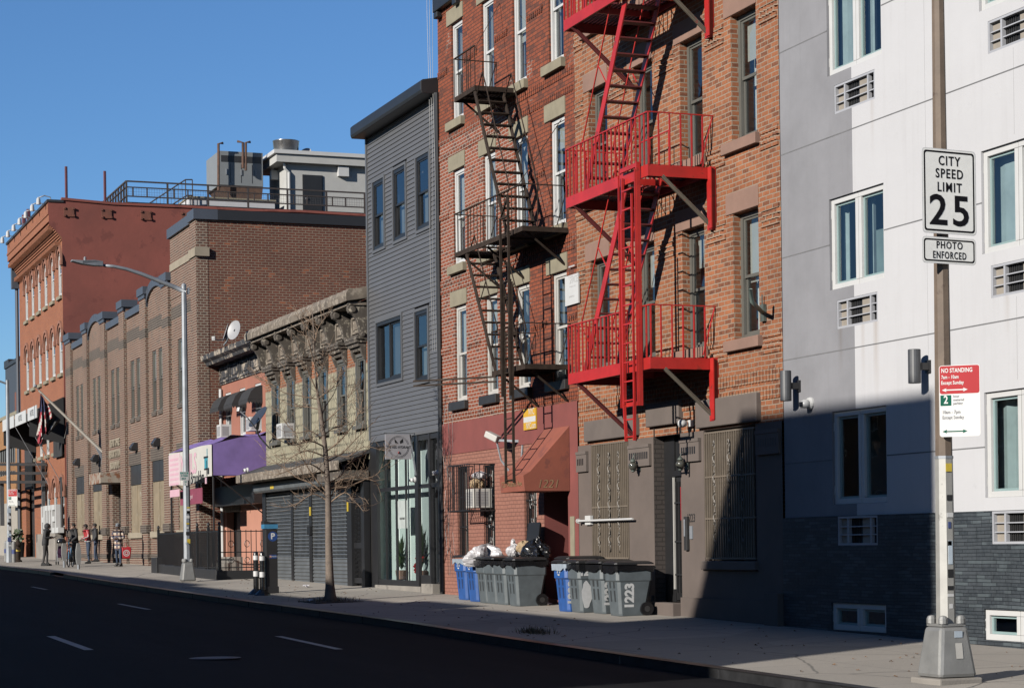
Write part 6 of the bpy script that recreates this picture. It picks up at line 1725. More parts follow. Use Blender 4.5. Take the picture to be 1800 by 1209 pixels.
# ------------------------------------------------------------------ wheeled bins
M['bin_grey'] = plain('bin_grey', (.125,.15,.165), .5, var=.18, vs=6, wear=(.22,.23,.235), ws=11, wt=.66)
M['bin_blue'] = plain('bin_blue', (.02,.11,.40), .5, var=.18, vs=6, wear=(.10,.2,.42), ws=11, wt=.66)
M['bin_black'] = plain('bin_black', (.02,.02,.021), .5)
M['lid_black'] = plain('lid_black', (.017,.017,.018), .45, var=.2)
M['spray_white'] = plain('spray_white', (.72,.73,.74), .7, var=.08, vs=20)
def make_bin(mat, label, group, loc, lid=0, liner=True, num=None, recycle=False, smear=False, rz=0, s=1.0):
    t = thing('wheeled_bin', label, 'bin', loc, group, rz)
    W, D, H = .60*s, .70*s, .90*s
    m = MB()
    def ring(w_, y0, y1, z, c=.05): return [(-w_/2+c,y0,z),(w_/2-c,y0,z),(w_/2,y0+c,z),(w_/2,y1-c,z),(w_/2-c,y1,z),(-w_/2+c,y1,z),(-w_/2,y1-c,z),(-w_/2,y0+c,z)]
    rings = [ring(W*.80,.07*s,D*.80,0),ring(W*.82,.06*s,D*.82,.04),ring(W*.95,.015*s,D*.97,H*.68),ring(W*.96,.012*s,D*.98,H*.685),ring(W*.995,-.012*s,D*1.0,H*.71),ring(W*1.0,-.015*s,D*1.01,H*.96),ring(W*1.05,-.035*s,D*1.03,H*.965),ring(W*1.05,-.035*s,D*1.03,H)]
    V = [p for r_ in rings for p in r_]; Fc = []
    for i in range(len(rings)-1):
        for k in range(8): Fc.append((i*8+k, i*8+(k+1)%8, (i+1)*8+(k+1)%8, (i+1)*8+k))
    Fc.append(tuple(range(8))[::-1])
    n = (len(rings)-1)*8; inn = ring(W*.92,.03*s,D*.94,H-.06); V += inn
    for k in range(8): Fc.append((n+k, n+(k+1)%8, n+8+(k+1)%8, n+8+k))
    Fc.append(tuple(range(n+8, n+16)))
    m.fan(V, Fc); m.build('body', mat, t, local=True, bevel=.012)
    m = MB()          # front grips as flat strips, the shade in their recesses painted dark
    for x in (-.09, .09):
        for z0, z1, o in ((.50,.62,.02),(.08,.46,.0)):
            def yy(z): return .07*s - (.055*s)*min(1, z/(H*.68))
            m.fan([(x-.035,yy(z0)-.004,z0*s),(x+.035,yy(z0)-.004,z0*s),(x+.035,yy(z1)-.004,z1*s),(x-.035,yy(z1)-.004,z1*s)], [(0,1,2,3)])
    gm = {'bin_grey':'grip_shade_grey','bin_blue':'grip_shade_blue','bin_black':'black'}[mat.name]
    m.build('grip_slot', M[gm], t, local=True)
    if liner:
        m = MB(); rnd = random.Random(int(abs(loc[0])*100))
        k = 24; V = []; r0 = ring(W*1.0+.07,-.05*s,D*1.03+.02,H+.004,.04)
        pts = []
        for i in range(8):
            a, b = Vector(r0[i]), Vector(r0[(i+1)%8])
            for q in range(4): pts.append(a.lerp(b, q/4))
        nn = len(pts)
        for p in pts: V.append(p)
        for p in pts: V.append(Vector((p.x*.975, (p.y-D/2)*.985+D/2, H-.06-rnd.uniform(.0,.09))))
        m.fan(V, [(i,(i+1)%nn,nn+(i+1)%nn,nn+i) for i in range(nn)])
        m.build('liner', M['plastic_black'] if mat.name != 'bin_blue' else M['plastic_clear'], t, local=True)
    lm = MB(); L = D*1.1; hy, hz = D*1.02, H+.03
    prof = [(-W*.545,.0),(-W*.53,.035),(-W*.3,.055),(0,.06),(W*.3,.055),(W*.53,.035),(W*.545,.0)]
    V = []
    for f in (0, .06, .5, .94, 1.0):
        for x, z in prof:
            u = -f*L; zz = z*(.5 if f in (0, 1.0) else 1) 
            V.append((x*(.93 if f in (0,1.0) else 1), hy + u*math.cos(lid) - zz*math.sin(-lid)*0 + zz*math.sin(lid), hz - u*math.sin(lid) + zz*math.cos(lid) if lid else hz+zz))
    kx_ = len(prof)
    lm.fan(V, [(i*kx_+j, i*kx_+j+1, (i+1)*kx_+j+1, (i+1)*kx_+j) for i in range(4) for j in range(kx_-1)] + [tuple(range(kx_)), tuple(range(4*kx_,5*kx_))] + [tuple(i*kx_ for i in range(5)), tuple(i*kx_+kx_-1 for i in range(5))] + [(i*kx_, (i+1)*kx_, (i+1)*kx_+kx_-1, i*kx_+kx_-1) for i in range(4)])
    lm.build('lid', M['lid_black'], t, local=True)
    m = MB(); m.tube([(-W*.4,D*1.09,H-.03),(W*.4,D*1.09,H-.03)], .018, 6)
    for x in (-W*.35,0,W*.35): m.box(x-.02,x+.02,D*.98,D*1.09,H-.05,H-.015)
    m.build('handle', mat, t, local=True)
    for x in (-W*.46, W*.46):
        m = MB(); m.tube([(x-.03,D*.82,.125),(x+.03,D*.82,.125)], .125, 18); wh = m.build('wheel', M['plastic_black'], t, local=True)
        m = MB(); m.tube([(x-.034,D*.82,.125),(x+.034,D*.82,.125)], .055, 12); m.build('hub', M['char_metal'], wh, local=True)
    if recycle:
        m = MB()
        for i in range(3):
            a0 = R(90+120*i)
            p = [(.055*math.cos(a0+q)*1.0, .055*math.sin(a0+q)) for q in (R(12),R(48),R(85))]
            for u, v in zip(p, p[1:]): m.bar((u[0]-.0,-.022*s,H*.83+u[1]),(v[0],-.022*s,H*.83+v[1]),.018,.012,(0,1,0))
            e = p[-1]; d = Vector((p[-1][0]-p[-2][0], p[-1][1]-p[-2][1])).normalized(); nrm = Vector((-d.y,d.x))
            m.poly([(e[0]+nrm.x*.025,-.026*s,H*.83+e[1]+nrm.y*.025),(e[0]-nrm.x*.025,-.026*s,H*.83+e[1]-nrm.y*.025),(e[0]+d.x*.035,-.026*s,H*.83+e[1]+d.y*.035)])
        m.build('recycling_mark', M['spray_white'], t, local=True)
    if num:
        kind, sx_, yn = num
        if kind == 'side':        # reads upwards along the side
            text('painted_number', sx_, .235*s, M['spray_white'], t, (W*.4466+.004,yn*s,H*.40), (.068,0,1), (0,-1,0), .0008, local=True, bold=.012)
        else:
            text('painted_number', sx_, .19*s, M['spray_white'], t, (W*.5+.006,yn*s,H*.84), (0,1,0), (.0,0,1), .0008, local=True, bold=.012)
    if smear:
        m = MB(); rnd = random.Random(4); pts = []
        for i in range(22):
            q = 2*math.pi*i/22; rr_ = 1 + rnd.uniform(-.12,.12)
            y = .17*s + .11*math.cos(q)*rr_; z = H*.38 + .24*math.sin(q)*rr_
            pts.append((W*(.41+.065*z/(H*.68))+.004, y, z))
        m.poly(pts); m.build('paint_patch', M['spray_white'], t, local=True)
    return t
M['grip_shade_grey'] = plain('grip_shade_grey', (.03,.036,.04), .6); M['grip_shade_blue'] = plain('grip_shade_blue', (.008,.03,.12), .6)
M['plastic_clear'] = plain('plastic_clear', (.45,.52,.6), .3, var=.2, vs=12)
g1, g2 = 'bins outside the dark red house', 'bins outside the orange brick house'
def bp(px, py, dx=.05): g = G(px, py); x = g.x + dx; return Vector((x, g.y, gz(x, g.y) + .002))
make_bin(M['bin_blue'], 'blue recycling bin at the far left end of the row', g1, bp(806.7,1054), recycle=True, rz=.04)
make_bin(M['bin_blue'], 'blue recycling bin standing against the first grey bin', g1, bp(825.5,1057), recycle=True)
make_bin(M['bin_grey'], 'grey bin next to the two blue ones, with dark scribbles', g1, bp(843,1059.5), num=None, rz=-.03)
make_bin(M['bin_grey'], 'grey bin heaped with a crumpled white bag', g1, bp(858,1061), lid=0.0, rz=.03)
make_bin(M['bin_grey'], 'grey bin with its black lid thrown fully open against the wall', g1, bp(875,1062.5), lid=R(98), rz=.02)
make_bin(M['bin_grey'], 'grey bin at the right end of the first row, beside the white box', g1, bp(896,1065), rz=-.02)
k = bp(972,1072); k.y += .25; k.z = gz(k.x,k.y)+.002
make_bin(M['bin_black'], 'black bin with an oversized lid behind the single blue bin', g2, k - Vector((.12,0,0)), liner=False, s=1.05)
make_bin(M['bin_blue'], 'blue recycling bin with a white spray painted number', g2, bp(983,1074.5), recycle=True, num=('side','1223',.15))
make_bin(M['bin_grey'], 'grey bin with a number on top and a white paint patch below', g2, bp(1005.5,1076), num=('top','1223',.2), smear=True)
make_bin(M['bin_grey'], 'grey bin with an overpainted 1223 squeezed between two others', g2, bp(1044,1078), num=('side','1223',.17), rz=.03)
make_bin(M['bin_grey'], 'grey bin at the right end marked with a clear white 1223', g2, bp(1073,1082), num=('side','1223',.25), rz=-.03)
# rubbish
p = P(858,974,-.7); t = thing('rubbish_bag', 'large crumpled white plastic bag spilling from a grey bin', 'rubbish bag', (p.x, -.7, p.z-.1)); blob('bag', (p.x+.05, -.75, p.z-.06), (.26,.36,.2), M['plastic_white'], t, 11, rough=.4, n=44, k=26)
p = P(908,968,-.45); t = thing('rubbish_bag', 'small knotted white bag among the open bins', 'rubbish bag', (p.x,-.45,p.z-.1)); blob('bag', (p.x,-.5,p.z), (.17,.15,.12), M['plastic_white'], t, 12, rough=.3); blob('knot', (p.x-.07,-.5,p.z+.15), (.05,.05,.09), M['plastic_white'], t, 2)
p = P(921,962,-.35); t = thing('paper_bag', 'crumpled brown paper bag beside the knotted white bag', 'paper bag', (p.x,-.35,p.z-.1)); blob('bag', (p.x,-.35,p.z), (.16,.15,.13), M['kraft'], t, 13)
p = P(943,968,-.3); t = thing('rubbish_bag', 'full black rubbish bag leaning on the maroon wall', 'rubbish bag', (p.x,-.3,p.z-.2)); blob('bag', (p.x+.02,-.3,p.z-.04), (.34,.26,.24), M['plastic_black'], t, 14, rough=.3); blob('knot', (p.x+.1,-.3,p.z+.2), (.06,.06,.09), M['plastic_black'], t, 3)
m = MB()
g = G(946,1063)
t = thing('cardboard_box', 'small white box lying on the pavement by the last grey bin', 'box', g); m = MB(); m.box(g.x-.14,g.x+.16,g.y-.12,g.y+.16,g.z+.0,g.z+.17); m.build('carton', M['cream_paint'], t, bevel=.006); m = MB(); m.box(g.x-.05,g.x+.05,g.y-.123,g.y-.1205,g.z+.04,g.z+.11); m.build('print', M['kraft'], t)
for px, py, lb in ((963,1063,'flat white scrap on the pavement beside the small white box'),(545,1058,'white litter on the pavement near the tree foot'),(538,1032,'crumpled white paper in front of the roller shutters'),(432,1020,'strip of white plastic along the fence kerb')):
    g = G(px, py); t = thing('litter', lb, 'litter', g)
    m = MB(); rnd = random.Random(px); V = [(g.x+rnd.uniform(-.22,.22), g.y+rnd.uniform(-.09,.09), g.z+rnd.uniform(.005,.08)) for _ in range(9)]
    m.fan(V, [(0,1,2),(1,2,3),(2,3,4),(3,4,5),(4,5,6),(5,6,7),(6,7,8)]); m.build('scrap', M['plastic_white'], t)
p = P(1120,990,-.3)
# ------------------------------------------------------------------ bare street tree
tg = G(581,1057); TX, TY = tg.x, tg.y
t = thing('street_tree', 'bare young street tree in front of the roller shutters', 'tree', tg)
def bark():
    m, nt, b = newmat('bark')
    g = nt.nodes.new('ShaderNodeNewGeometry'); n1 = noise(nt, g.outputs['Position'], 9, 6, .7); n2 = noise(nt, g.outputs['Position'], 45, 3)
    o = mixc(nt, ramp(nt, n1, .35, .7), (.085,.065,.05), (.04,.03,.024)); o = mixc(nt, ramp(nt, n2, .5, .75, 0, .7), o, (.13,.105,.085))
    nt.links.new(o, b.inputs['Base Color']); b.inputs['Roughness'].default_value = .9; bump(nt, b, n2, .5, .01); return m
M['bark'] = bark(); M['twig'] = plain('twig', (.30,.20,.13), .85, var=.2)
def tp(px, py, dx=0): return PX(px, py, TX + dx)
def smoothpath(pts, n=4):
    out = []
    for i in range(len(pts)-1):
        p0, p1, p2, p3 = pts[max(i-1,0)], pts[i], pts[i+1], pts[min(i+2,len(pts)-1)]
        for k in range(n):
            u = k/n; out.append(.5*((2*p1)+(p2-p0)*u+(2*p0-5*p1+4*p2-p3)*u*u+(3*p1-p0-3*p2+p3)*u**3))
    return out + [pts[-1]]
tk = smoothpath([Vector((TX,TY,tg.z-.1))]+[tp(*a) for a in ((580,1030),(578,960),(577,880),(574,820),(570,775),(564,730),(558,690),(554,650),(552,610),(551,575),(549,548))], 3)
m = MB(); n = len(tk); rs = []
for i, p in enumerate(tk):
    h = p.z - tg.z
    rs.append(max(.014, .098 + (.08*math.exp(-h*5)) - .012*h if h < 4.2 else .098-.012*4.2-.03*(h-4.2)))
m.tube(tk, rs, 10); m.build('trunk', M['bark'], t, smooth=True)
rnd = random.Random(21)
brs = [[(575,872),(548,850),(520,838),(494,818),(470,812)],[(575,866),(600,843),(640,840),(662,850),(672,880)],[(576,884),(590,860),(610,855),(640,843),(666,830),(676,798)],[(574,864),(555,842),(537,815),(528,797),(527,786)],
 [(566,745),(590,725),(612,700),(622,678)],[(561,702),(530,696),(500,690),(478,676),(462,668)],[(558,690),(545,660),(535,640),(512,622)],[(568,772),(545,757),(520,760),(498,738),(478,715)],[(571,795),(600,772),(625,738),(638,702)],
 [(565,735),(572,715),(588,690),(594,668)],[(553,642),(541,595),(530,552)],[(553,612),(558,580),(574,555)],[(573,812),(600,797),(625,772),(656,742)],[(576,880),(552,868),(532,878),(520,888)],[(571,802),(540,792),(515,802),(498,816)],[(577,886),(605,866),(622,878),(640,900)],
 [(572,808),(590,800),(612,802),(640,785),(668,790)],[(560,700),(585,680),(600,655)],[(568,765),(590,750),(605,752)],[(556,668),(566,645),(568,622)],[(575,850),(600,835),(610,815),(640,800)],[(574,835),(545,815),(512,825),(480,838)],[(563,720),(540,715),(512,712),(490,700)],[(570,785),(545,775),(515,782),(488,772)]]
for bi, b in enumerate(brs):
    m = MB()
    ox = rnd.uniform(-.9,.9); pts = [tp(b[0][0],b[0][1])]
    for i, a in enumerate(b[1:], 1): pts.append(tp(a[0], a[1], ox*i/len(b)))
    pts = smoothpath(pts, 4)
    r0 = .02 if b[0][1] > 780 else .015
    m.tube(pts, [max(.006, r0*(1-.8*i/len(pts))) for i in range(len(pts))], 5)
    for k in range(14):
        i = rnd.randint(2, len(pts)-2); s = pts[i]; d = (pts[i+1]-pts[i-1]).normalized()
        q = Vector((rnd.uniform(-1,1), rnd.uniform(-1,1), rnd.uniform(-.25,1))).normalized()
        L = rnd.uniform(.22,.7); d2 = (d*.5+q*.8).normalized(); mid = s + d2*L*.5 + Vector((0,0,rnd.uniform(-.04,.04))); e = mid + (d2+Vector((0,0,.35))).normalized()*L*.5
        m.tube([s, mid, e], [.006,.0045,.003], 4)
        for _ in range(2):
            s2 = s.lerp(e, rnd.uniform(.3,.8)); q2 = Vector((rnd.uniform(-1,1), rnd.uniform(-1,1), rnd.uniform(-.2,1))).normalized(); m.tube([s2, s2+q2*rnd.uniform(.1,.28)], [.005,.003], 3)
    m.build('branch', M['twig'], t, smooth=True)
m = MB(); m.box(TX-.75,TX+.75,TY-.55,TY+.55,tg.z-.06,tg.z+.012); m.build('tree_pit', plain('soil', (.075,.058,.042), .95, var=.3, vs=12, bmp=.6, bs=30), kind='structure')
M['dry_grass'] = plain('dry_grass', (.12,.10,.05), .9, var=.4, vs=20)
m = MB(); rnd = random.Random(2)
for cx, cy_, sx, sy, n in ((TX,TY,.7,.5,500),(G(940,1112).x,G(940,1112).y,.5,.22,380)):
    for i in range(n):
        x, y = cx+rnd.gauss(0,sx*.5), cy_+rnd.gauss(0,sy*.5); z = gz(x,y)+.004; L = rnd.uniform(.04,.17); a = rnd.uniform(0,6.28)
        d = Vector((math.cos(a)*.5, math.sin(a)*.5, rnd.uniform(.25,1))).normalized()*L; s = Vector((-math.sin(a), math.cos(a), 0))*.006
        m.poly([Vector((x,y,z))-s, Vector((x,y,z))+s, Vector((x,y,z))+d])
o = m.build('weeds', M['dry_grass'], kind='stuff')
M['dead_leaf'] = plain('dead_leaf', (.20,.10,.04), .9, var=.4, vs=30)
m = MB(); rnd = random.Random(12)
for i in range(260):
    x = -rnd.uniform(14,66); y = rnd.uniform(KERB+.2,-.3); z = gz(x,y)+.006; a = rnd.uniform(0,6.28); r_ = rnd.uniform(.012,.035)
    m.poly([(x+r_*math.cos(a+q)*(1 if j % 2 else .6), y+r_*math.sin(a+q)*(1 if j % 2 else .6), z+.01*(j % 3)) for j, q in enumerate((0,1.2,2.4,3.6,4.9))])
m.build('fallen_leaves', M['dead_leaf'], kind='stuff')
# ------------------------------------------------------------------ flags on the brown brick building
b0 = P(182,796,-.05)
t = thing('flagpole', 'long grey flagpole slanting out from the brown brick front', 'flagpole', b0)
tip = PX(68,686,b0.x)
m = MB(); m.tube([b0, tip], [.08,.045], 10); m.build('pole', plain('pole_drab', (.24,.21,.17), .6), t, smooth=True)
m = MB(); m.lathe([(.02,-.07),(.075,-.03),(.075,.03),(.02,.07)], PX(62,678,b0.x), 10); m.tube([tip, PX(62,678,b0.x)], .015, 5); m.build('finial', M['galv'], t)
m = MB(); m.box(b0.x-.2,b0.x+.2,-.12,-.0,b0.z-.5,b0.z+.35); m.bar(b0+Vector((0,-.02,-.3)), b0.lerp(tip,.12), .12, .1); m.build('bracket', M['galv'], t)
m = MB(); m.tube([tip, PX(121,735,b0.x-.1), PX(113,770,b0.x-.1)], .008, 4); m.build('halyard', M['black_metal'], t)
def cloth(name, t, corners, nx, ny, matf, mats, amp=.12, seed=1):
    (a,b,c,d) = [PX(p[0],p[1],b0.x) for p in corners]   # top left, top right, bottom right, bottom left
    m = MB(); rnd = random.Random(seed)
    g_ = {}
    for i in range(nx+1):
        for j in range(ny+1):
            u, v = i/nx, j/ny
            p = a.lerp(b,u).lerp(d.lerp(c,u), v)
            g_[i,j] = p + Vector((amp*math.sin(u*9+v*2.5+seed)*(.3+v), 0, .05*math.sin(u*7+seed)*v))
    for i in range(nx):
        for j in range(ny):
            m.m = matf((i+.5)/nx, (j+.5)/ny); m.poly([g_[i,j],g_[i+1,j],g_[i+1,j+1],g_[i,j+1]])
    return m.build(name, mats, t)
M['flag_red'] = plain('flag_red', (.42,.02,.04), .8, var=.1); M['flag_white'] = plain('flag_white', (.66,.62,.56), .8, var=.1); M['flag_blue'] = plain('flag_blue', (.03,.035,.13), .8, var=.1)
t = thing('flag', 'red white and blue striped flag hanging limp from the flagpole', 'flag', PX(71,700,b0.x))
cloth('cloth_fold', t, ((71,691),(72.5,695),(79,764),(66,766)), 12, 26, lambda u, v: 2 if v < .44 else int((u*.8+v*.9)*6.2) % 2, [M['flag_red'], M['flag_white'], M['flag_blue']], .25, 2)
cloth('cloth_drape', t, ((72,693),(84,712),(93,724),(79,758)), 16, 16, lambda u, v: 2 if (u < .52 and v < .5) else int((v*1.0+(.25 if u > .5 else .0)+u*.35)*7) % 2, [M['flag_red'], M['flag_white'], M['flag_blue']], .2, 5)
cloth('cloth_tail', t, ((66,764),(79,758),(70,780),(67,778)), 8, 8, lambda u, v: 0 if int(u*3+v*2) % 3 else 1, [M['flag_red'], M['flag_white'], M['flag_blue']], .15, 3)
t = thing('flag', 'black flag hanging behind the striped one on the flagpole', 'flag', PX(95,730,b0.x-.2))
cloth('cloth', t, ((92,724),(107,738),(86,765),(79,761)), 10, 10, lambda u, v: 1 if (.35 < u < .6 and .45 < v < .7 and (int(u*40) % 2 == 0)) else 0, [M['black_fabric'], M['ink_grey']], .15, 7)
# ------------------------------------------------------------------ hotel canopies, letters and lamps
HYc = -1.7
a, b = P(66,722,HYc), P(8,750,HYc)
zc = (a.z+b.z)/2
xr_, xl_ = P(66,722,HYc).x+.0, P(6,752,HYc).x
wr_ = P(112,697,-.02)
t = thing('hotel_awning', 'long black hotel awning with three white lettered panels', 'awning', ((xr_+xl_)/2, 0, 8.0))
M['canvas_grey'] = plain('canvas_grey', (.17,.15,.145), .8)
zt_ = wr_.z
m = MB(); m.poly([(xl_,HYc,zc+.12),(wr_.x,HYc,zc+.12),(wr_.x,-.03,zt_),(xl_,-.03,zt_)]); m.poly([(xl_,HYc,zc+.1),(xl_,-.03,zt_-.02),(wr_.x,-.03,zt_-.02),(wr_.x,HYc,zc+.1)]); m.build('canopy', M['canvas_grey'], t)
m = MB(); m.poly([(wr_.x,HYc,zc+.11),(wr_.x,-.03,zt_-.01),(wr_.x,-.03,zt_-2.3),(wr_.x,HYc,zc-1.0)]); m.poly([(xl_,HYc,zc+.11),(xl_,-.03,zt_-.01),(xl_,-.03,zt_-2.3),(xl_,HYc,zc-1.0)]);
m.cut()
for x0, x1 in ((wr_.x-2.6,wr_.x-.01),): m.box(x0, x1, -.16, -.12, zt_-2.9, zt_-.2)
m.cut()
m.box(P(44,750,-.15).x, P(57,750,-.15).x, -.2, -.14, zt_-4.2, zt_-1.2)
m.build('side_cloth', M['black_fabric'], t)
for (pa, pb) in (((9,742),(21,762)),((38,732),(60,751)),((57,722),(66,742))) if False else (((6,742),(26,756)),((28,734),(47,749)),((50,724),(66,740))):
    q0, q1 = P(*pa, HYc), P(*pb, HYc)
    m = MB(); m.box(q0.x, q1.x, HYc-.05, HYc-.01, zc-.28, zc+.32); pn = m.build('name_panel', M['sign_white'], t)
    text('name_lettering', 'HOTEL', .42, M['black'], pn, ((q0.x+q1.x)/2, HYc-.053, zc+.02), (1,0,0), (0,0,1), .002, sx=.95)
m = MB()
for px in (26, 46): q = P(px, 760, HYc); m.tube([(q.x,HYc,zc-.2),(q.x,-.05,zc-3.2)], .018, 5); m.cut()
m.build('stay', M['ink_grey'], t)
t = thing('entrance_marquee', 'grey steel and glass marquee over the hotel entrance', 'marquee', (-114, 0, 5))
my = -2.6; z0 = 5.05
mx0, mx1 = HX0-1.5, P(74,820,-.3).x
M['steel_grey'] = plain('steel_grey', (.16,.16,.165), .5, metal=.3)
m = MB()
for z in (z0, z0+.45, z0+.9): m.box(mx0, mx1, my, my+.12, z, z+.14); m.box(mx1-.12, mx1, my+.121, -.05, z, z+.14)
for x in (mx0+.1, (mx0+mx1)/2, mx1-.06): m.box(x-.06, x+.06, my+.02, my+.1, z0-.0, z0+1.0)
m.box(mx1-.35, mx1-.2, my+.2, my+.4, 2.9, z0); m.box(mx1-.7, mx1-.4, -.25, -.1, z0-1.6, z0+1.2)
m.build('frame', M['steel_grey'], t)
m = MB(); m.poly([(mx0,my+.13,z0+1.06),(mx1,my+.13,z0+1.06),(mx1,-.06,z0+1.06),(mx0,-.06,z0+1.06)]); m.build('glass_roof', M['glass_dark'], t)
t = thing('hotel_letters', 'big white standing letters spelling HOTEL on the plinth', 'sign', (-106, -.25, 2.47))
lx0, lx1 = P(76,920,-.3).x, P(107,920,-.3).x
n = 5; wL = (lx1-lx0)/5
for i, ch in enumerate('HOTEL'):
    m = MB(); x0 = lx0 + i*wL + .08; x1 = x0 + wL - .18; z0_, z1_ = 2.46, 3.86; th = .26; y0, y1 = -.42, -.14
    if ch == 'H': m.box(x0,x0+th,y0,y1,z0_,z1_); m.box(x1-th,x1,y0,y1,z0_,z1_); m.box(x0+th,x1-th,y0+.002,y1-.002,(z0_+z1_)/2-.13,(z0_+z1_)/2+.13)
    if ch == 'O': m.box(x0,x0+th,y0,y1,z0_,z1_); m.box(x1-th,x1,y0,y1,z0_,z1_); m.box(x0+th,x1-th,y0+.002,y1-.002,z0_,z0_+th); m.box(x0+th,x1-th,y0+.002,y1-.002,z1_-th,z1_)
    if ch == 'T': m.box(x0,x1,y0,y1,z1_-th,z1_); m.box((x0+x1)/2-th/2,(x0+x1)/2+th/2,y0+.002,y1-.002,z0_,z1_-th)
    if ch == 'E':
        m.box(x0,x0+th,y0,y1,z0_,z1_)
        for z in (z0_, (z0_+z1_)/2-.13, z1_-th): m.box(x0+th,x1,y0+.002,y1-.002,z,z+th)
    if ch == 'L': m.box(x0,x0+th,y0,y1,z0_,z1_); m.box(x0+th,x1,y0+.002,y1-.002,z0_,z0_+th)
    m.build('letter', M['white_vinyl'], t)
M['lamp_white'] = plain('lamp_white', (.68,.69,.70), .5, var=.06)
for i in range(7):
    x = HX0 + .9 + i*2.28; yb = -1.0
    if i == 6: x = HX1 - .75
    q = thing('gooseneck_lamp', ('white gooseneck lamp at the far left end of the hotel parapet','white gooseneck lamp second from the left end of the hotel parapet','white gooseneck lamp between the two short dark red posts and the parapet middle','white gooseneck lamp in the middle of the hotel parapet','white gooseneck lamp just right of the hotel parapet middle','white gooseneck lamp second from the red side wall on the parapet','white gooseneck lamp at the red side wall end of the hotel parapet')[i], 'lamp', (x, -.5, 18.7), 'gooseneck lamps along the hotel parapet')
    m = MB(); m.tube([(x,-.4,18.7),(x,-.42,18.95),(x,-.7,19.02),(x,yb,18.9)], .03, 6); m.build('arm', M['galv'], q, smooth=True)
    m = MB(); m.lathe([(.11,-.36),(.10,-.15),(.09,-.08),(.03,-.0)], (x,yb,18.93), 10); m.build('head', M['lamp_white'], q)
M['post_red'] = plain('post_red', (.12,.015,.03), .6)
for px, pt_, pb_, X_, lb in ((116,293,358,-103.0,'tall thin red post rising from the hotel roof corner'),(184,301,362,-103.0,'tall thin red post next to the roof railing corner'),(42,378,420,-114.6,'thick short dark red post at the far left of the hotel roof'),(50,368,415,-113.0,'dark red post beside the thick short one on the hotel roof')):
    a, b = PX(px,pt_,X_), PX(px,pb_+4,X_); b.z = min(b.z, 18.72)
    q = thing('roof_post', lb, 'post', (a.x,a.y,18.6)); m = MB(); m.tube([(a.x,a.y,18.55),(a.x,a.y,a.z)], .07 if X_ > -110 else .11, 6); m.build('shaft', M['post_red'], q); m = MB(); m.box(a.x-.15,a.x+.15,a.y-.15,a.y+.15,18.5,18.62); m.build('foot', M['post_red'], q)
# roof railing
M['rail_rust'] = plain('rail_rust', (.045,.03,.026), .7, var=.4, vs=6)
c0 = PX(222,318,-103.1); zt_ = c0.z; zr0 = 18.75; ry0 = c0.y
t = thing('roof_railing', 'rusty dark railing with wire mesh round the hotel roof', 'railing', (-103.1, ry0, 18.7))
ry1 = 24.0
m = MB(); X_ = -103.1
for z, th in ((zt_-.05,.07),(zt_-.33,.05),(19.12,.055)): m.box(X_-.04,X_+.04,ry0,ry1,z,z+th)
y = ry0
pitch = 2.06
while y < ry1: m.box(X_-.045,X_+.045,y-.045,y+.045,18.62,zt_-.05); m.box(X_-.03,X_+.03,y+pitch/2-.03,y+pitch/2+.03,19.17,zt_-.33); m.box(X_-.03,X_+.03,y+.32-.03,y+.32+.03,19.17,zt_-.33); y += pitch
m.build('side_frame', M['rail_rust'], t)
m = MB(); xe = -110.5
for z, th in ((zt_-.05,.07),(zt_-.33,.05),(19.12,.055)): m.box(xe,X_-.041,ry0-.04,ry0+.04,z,z+th)
x = X_-.7
while x > xe: m.box(x-.045,x+.045,ry0-.045,ry0+.045,18.62,zt_-.05); x -= .75
m.build('front_frame', M['rail_rust'], t)
M['wire'] = plain('wire', (.09,.085,.09), .6)
m = MB(); z = 19.25
while z < zt_-.36: m.box(X_-.004,X_+.004,ry0+.1,ry1,z-.004,z+.004); z += .13
y = ry0+.1
while y < ry1: m.box(X_-.004,X_+.004,y-.004,y+.004,19.17,zt_-.33); y += .13
m.build('mesh', M['wire'], t)
t = thing('roof_deck', 'low dark platform edge on the hotel roof under the railing', 'platform', (-104.2, 10, 18.62))
m = MB(); m.box(-107,-103.3,ry0,ry1,18.72,18.9); m.build('deck_edge', M['black_metal'], t)
m = MB(); y = ry0+.3
while y < ry1: m.box(-103.5,-103.28,y,y+.14,18.45,18.72); m.cut(); y += .95
m.build('support', M['olive_stone'], t)
# roof stair railing slope behind
t = thing('roof_stair', 'small dark roof stair with a sloping railing behind the roof railing', 'stair', (-105.5, 9, 18.7))
a, b, c = PX(256,362,-105.5), PX(326,316,-105.5), PX(338,316,-105.5)
m = MB(); m.tube([a,b,c], .035, 5)
a2, b2, c2 = PX(296,364,-105.5), PX(328,344,-105.5), PX(338,344,-105.5); m.tube([a2,b2,c2], .035, 5)
for i in range(12):
    f = i/11; p = a.lerp(b,f); m.tube([p, Vector((p.x,p.y,max(18.7,p.z-1.05)))], .012, 4)
for q in (b, c): m.tube([q, Vector((q.x,q.y,18.8))], .03, 5)
m.build('stair_rail', M['rail_rust'], t)
for i in range(6):
    f = i/5; p = a2.lerp(b2,f)
    m = MB(); m.box(p.x-1.1,p.x-.05,p.y-.2,p.y+.2,max(18.6,p.z-1.1),max(18.66,p.z-1.04)); m.build('tread', M['black_metal'], t)
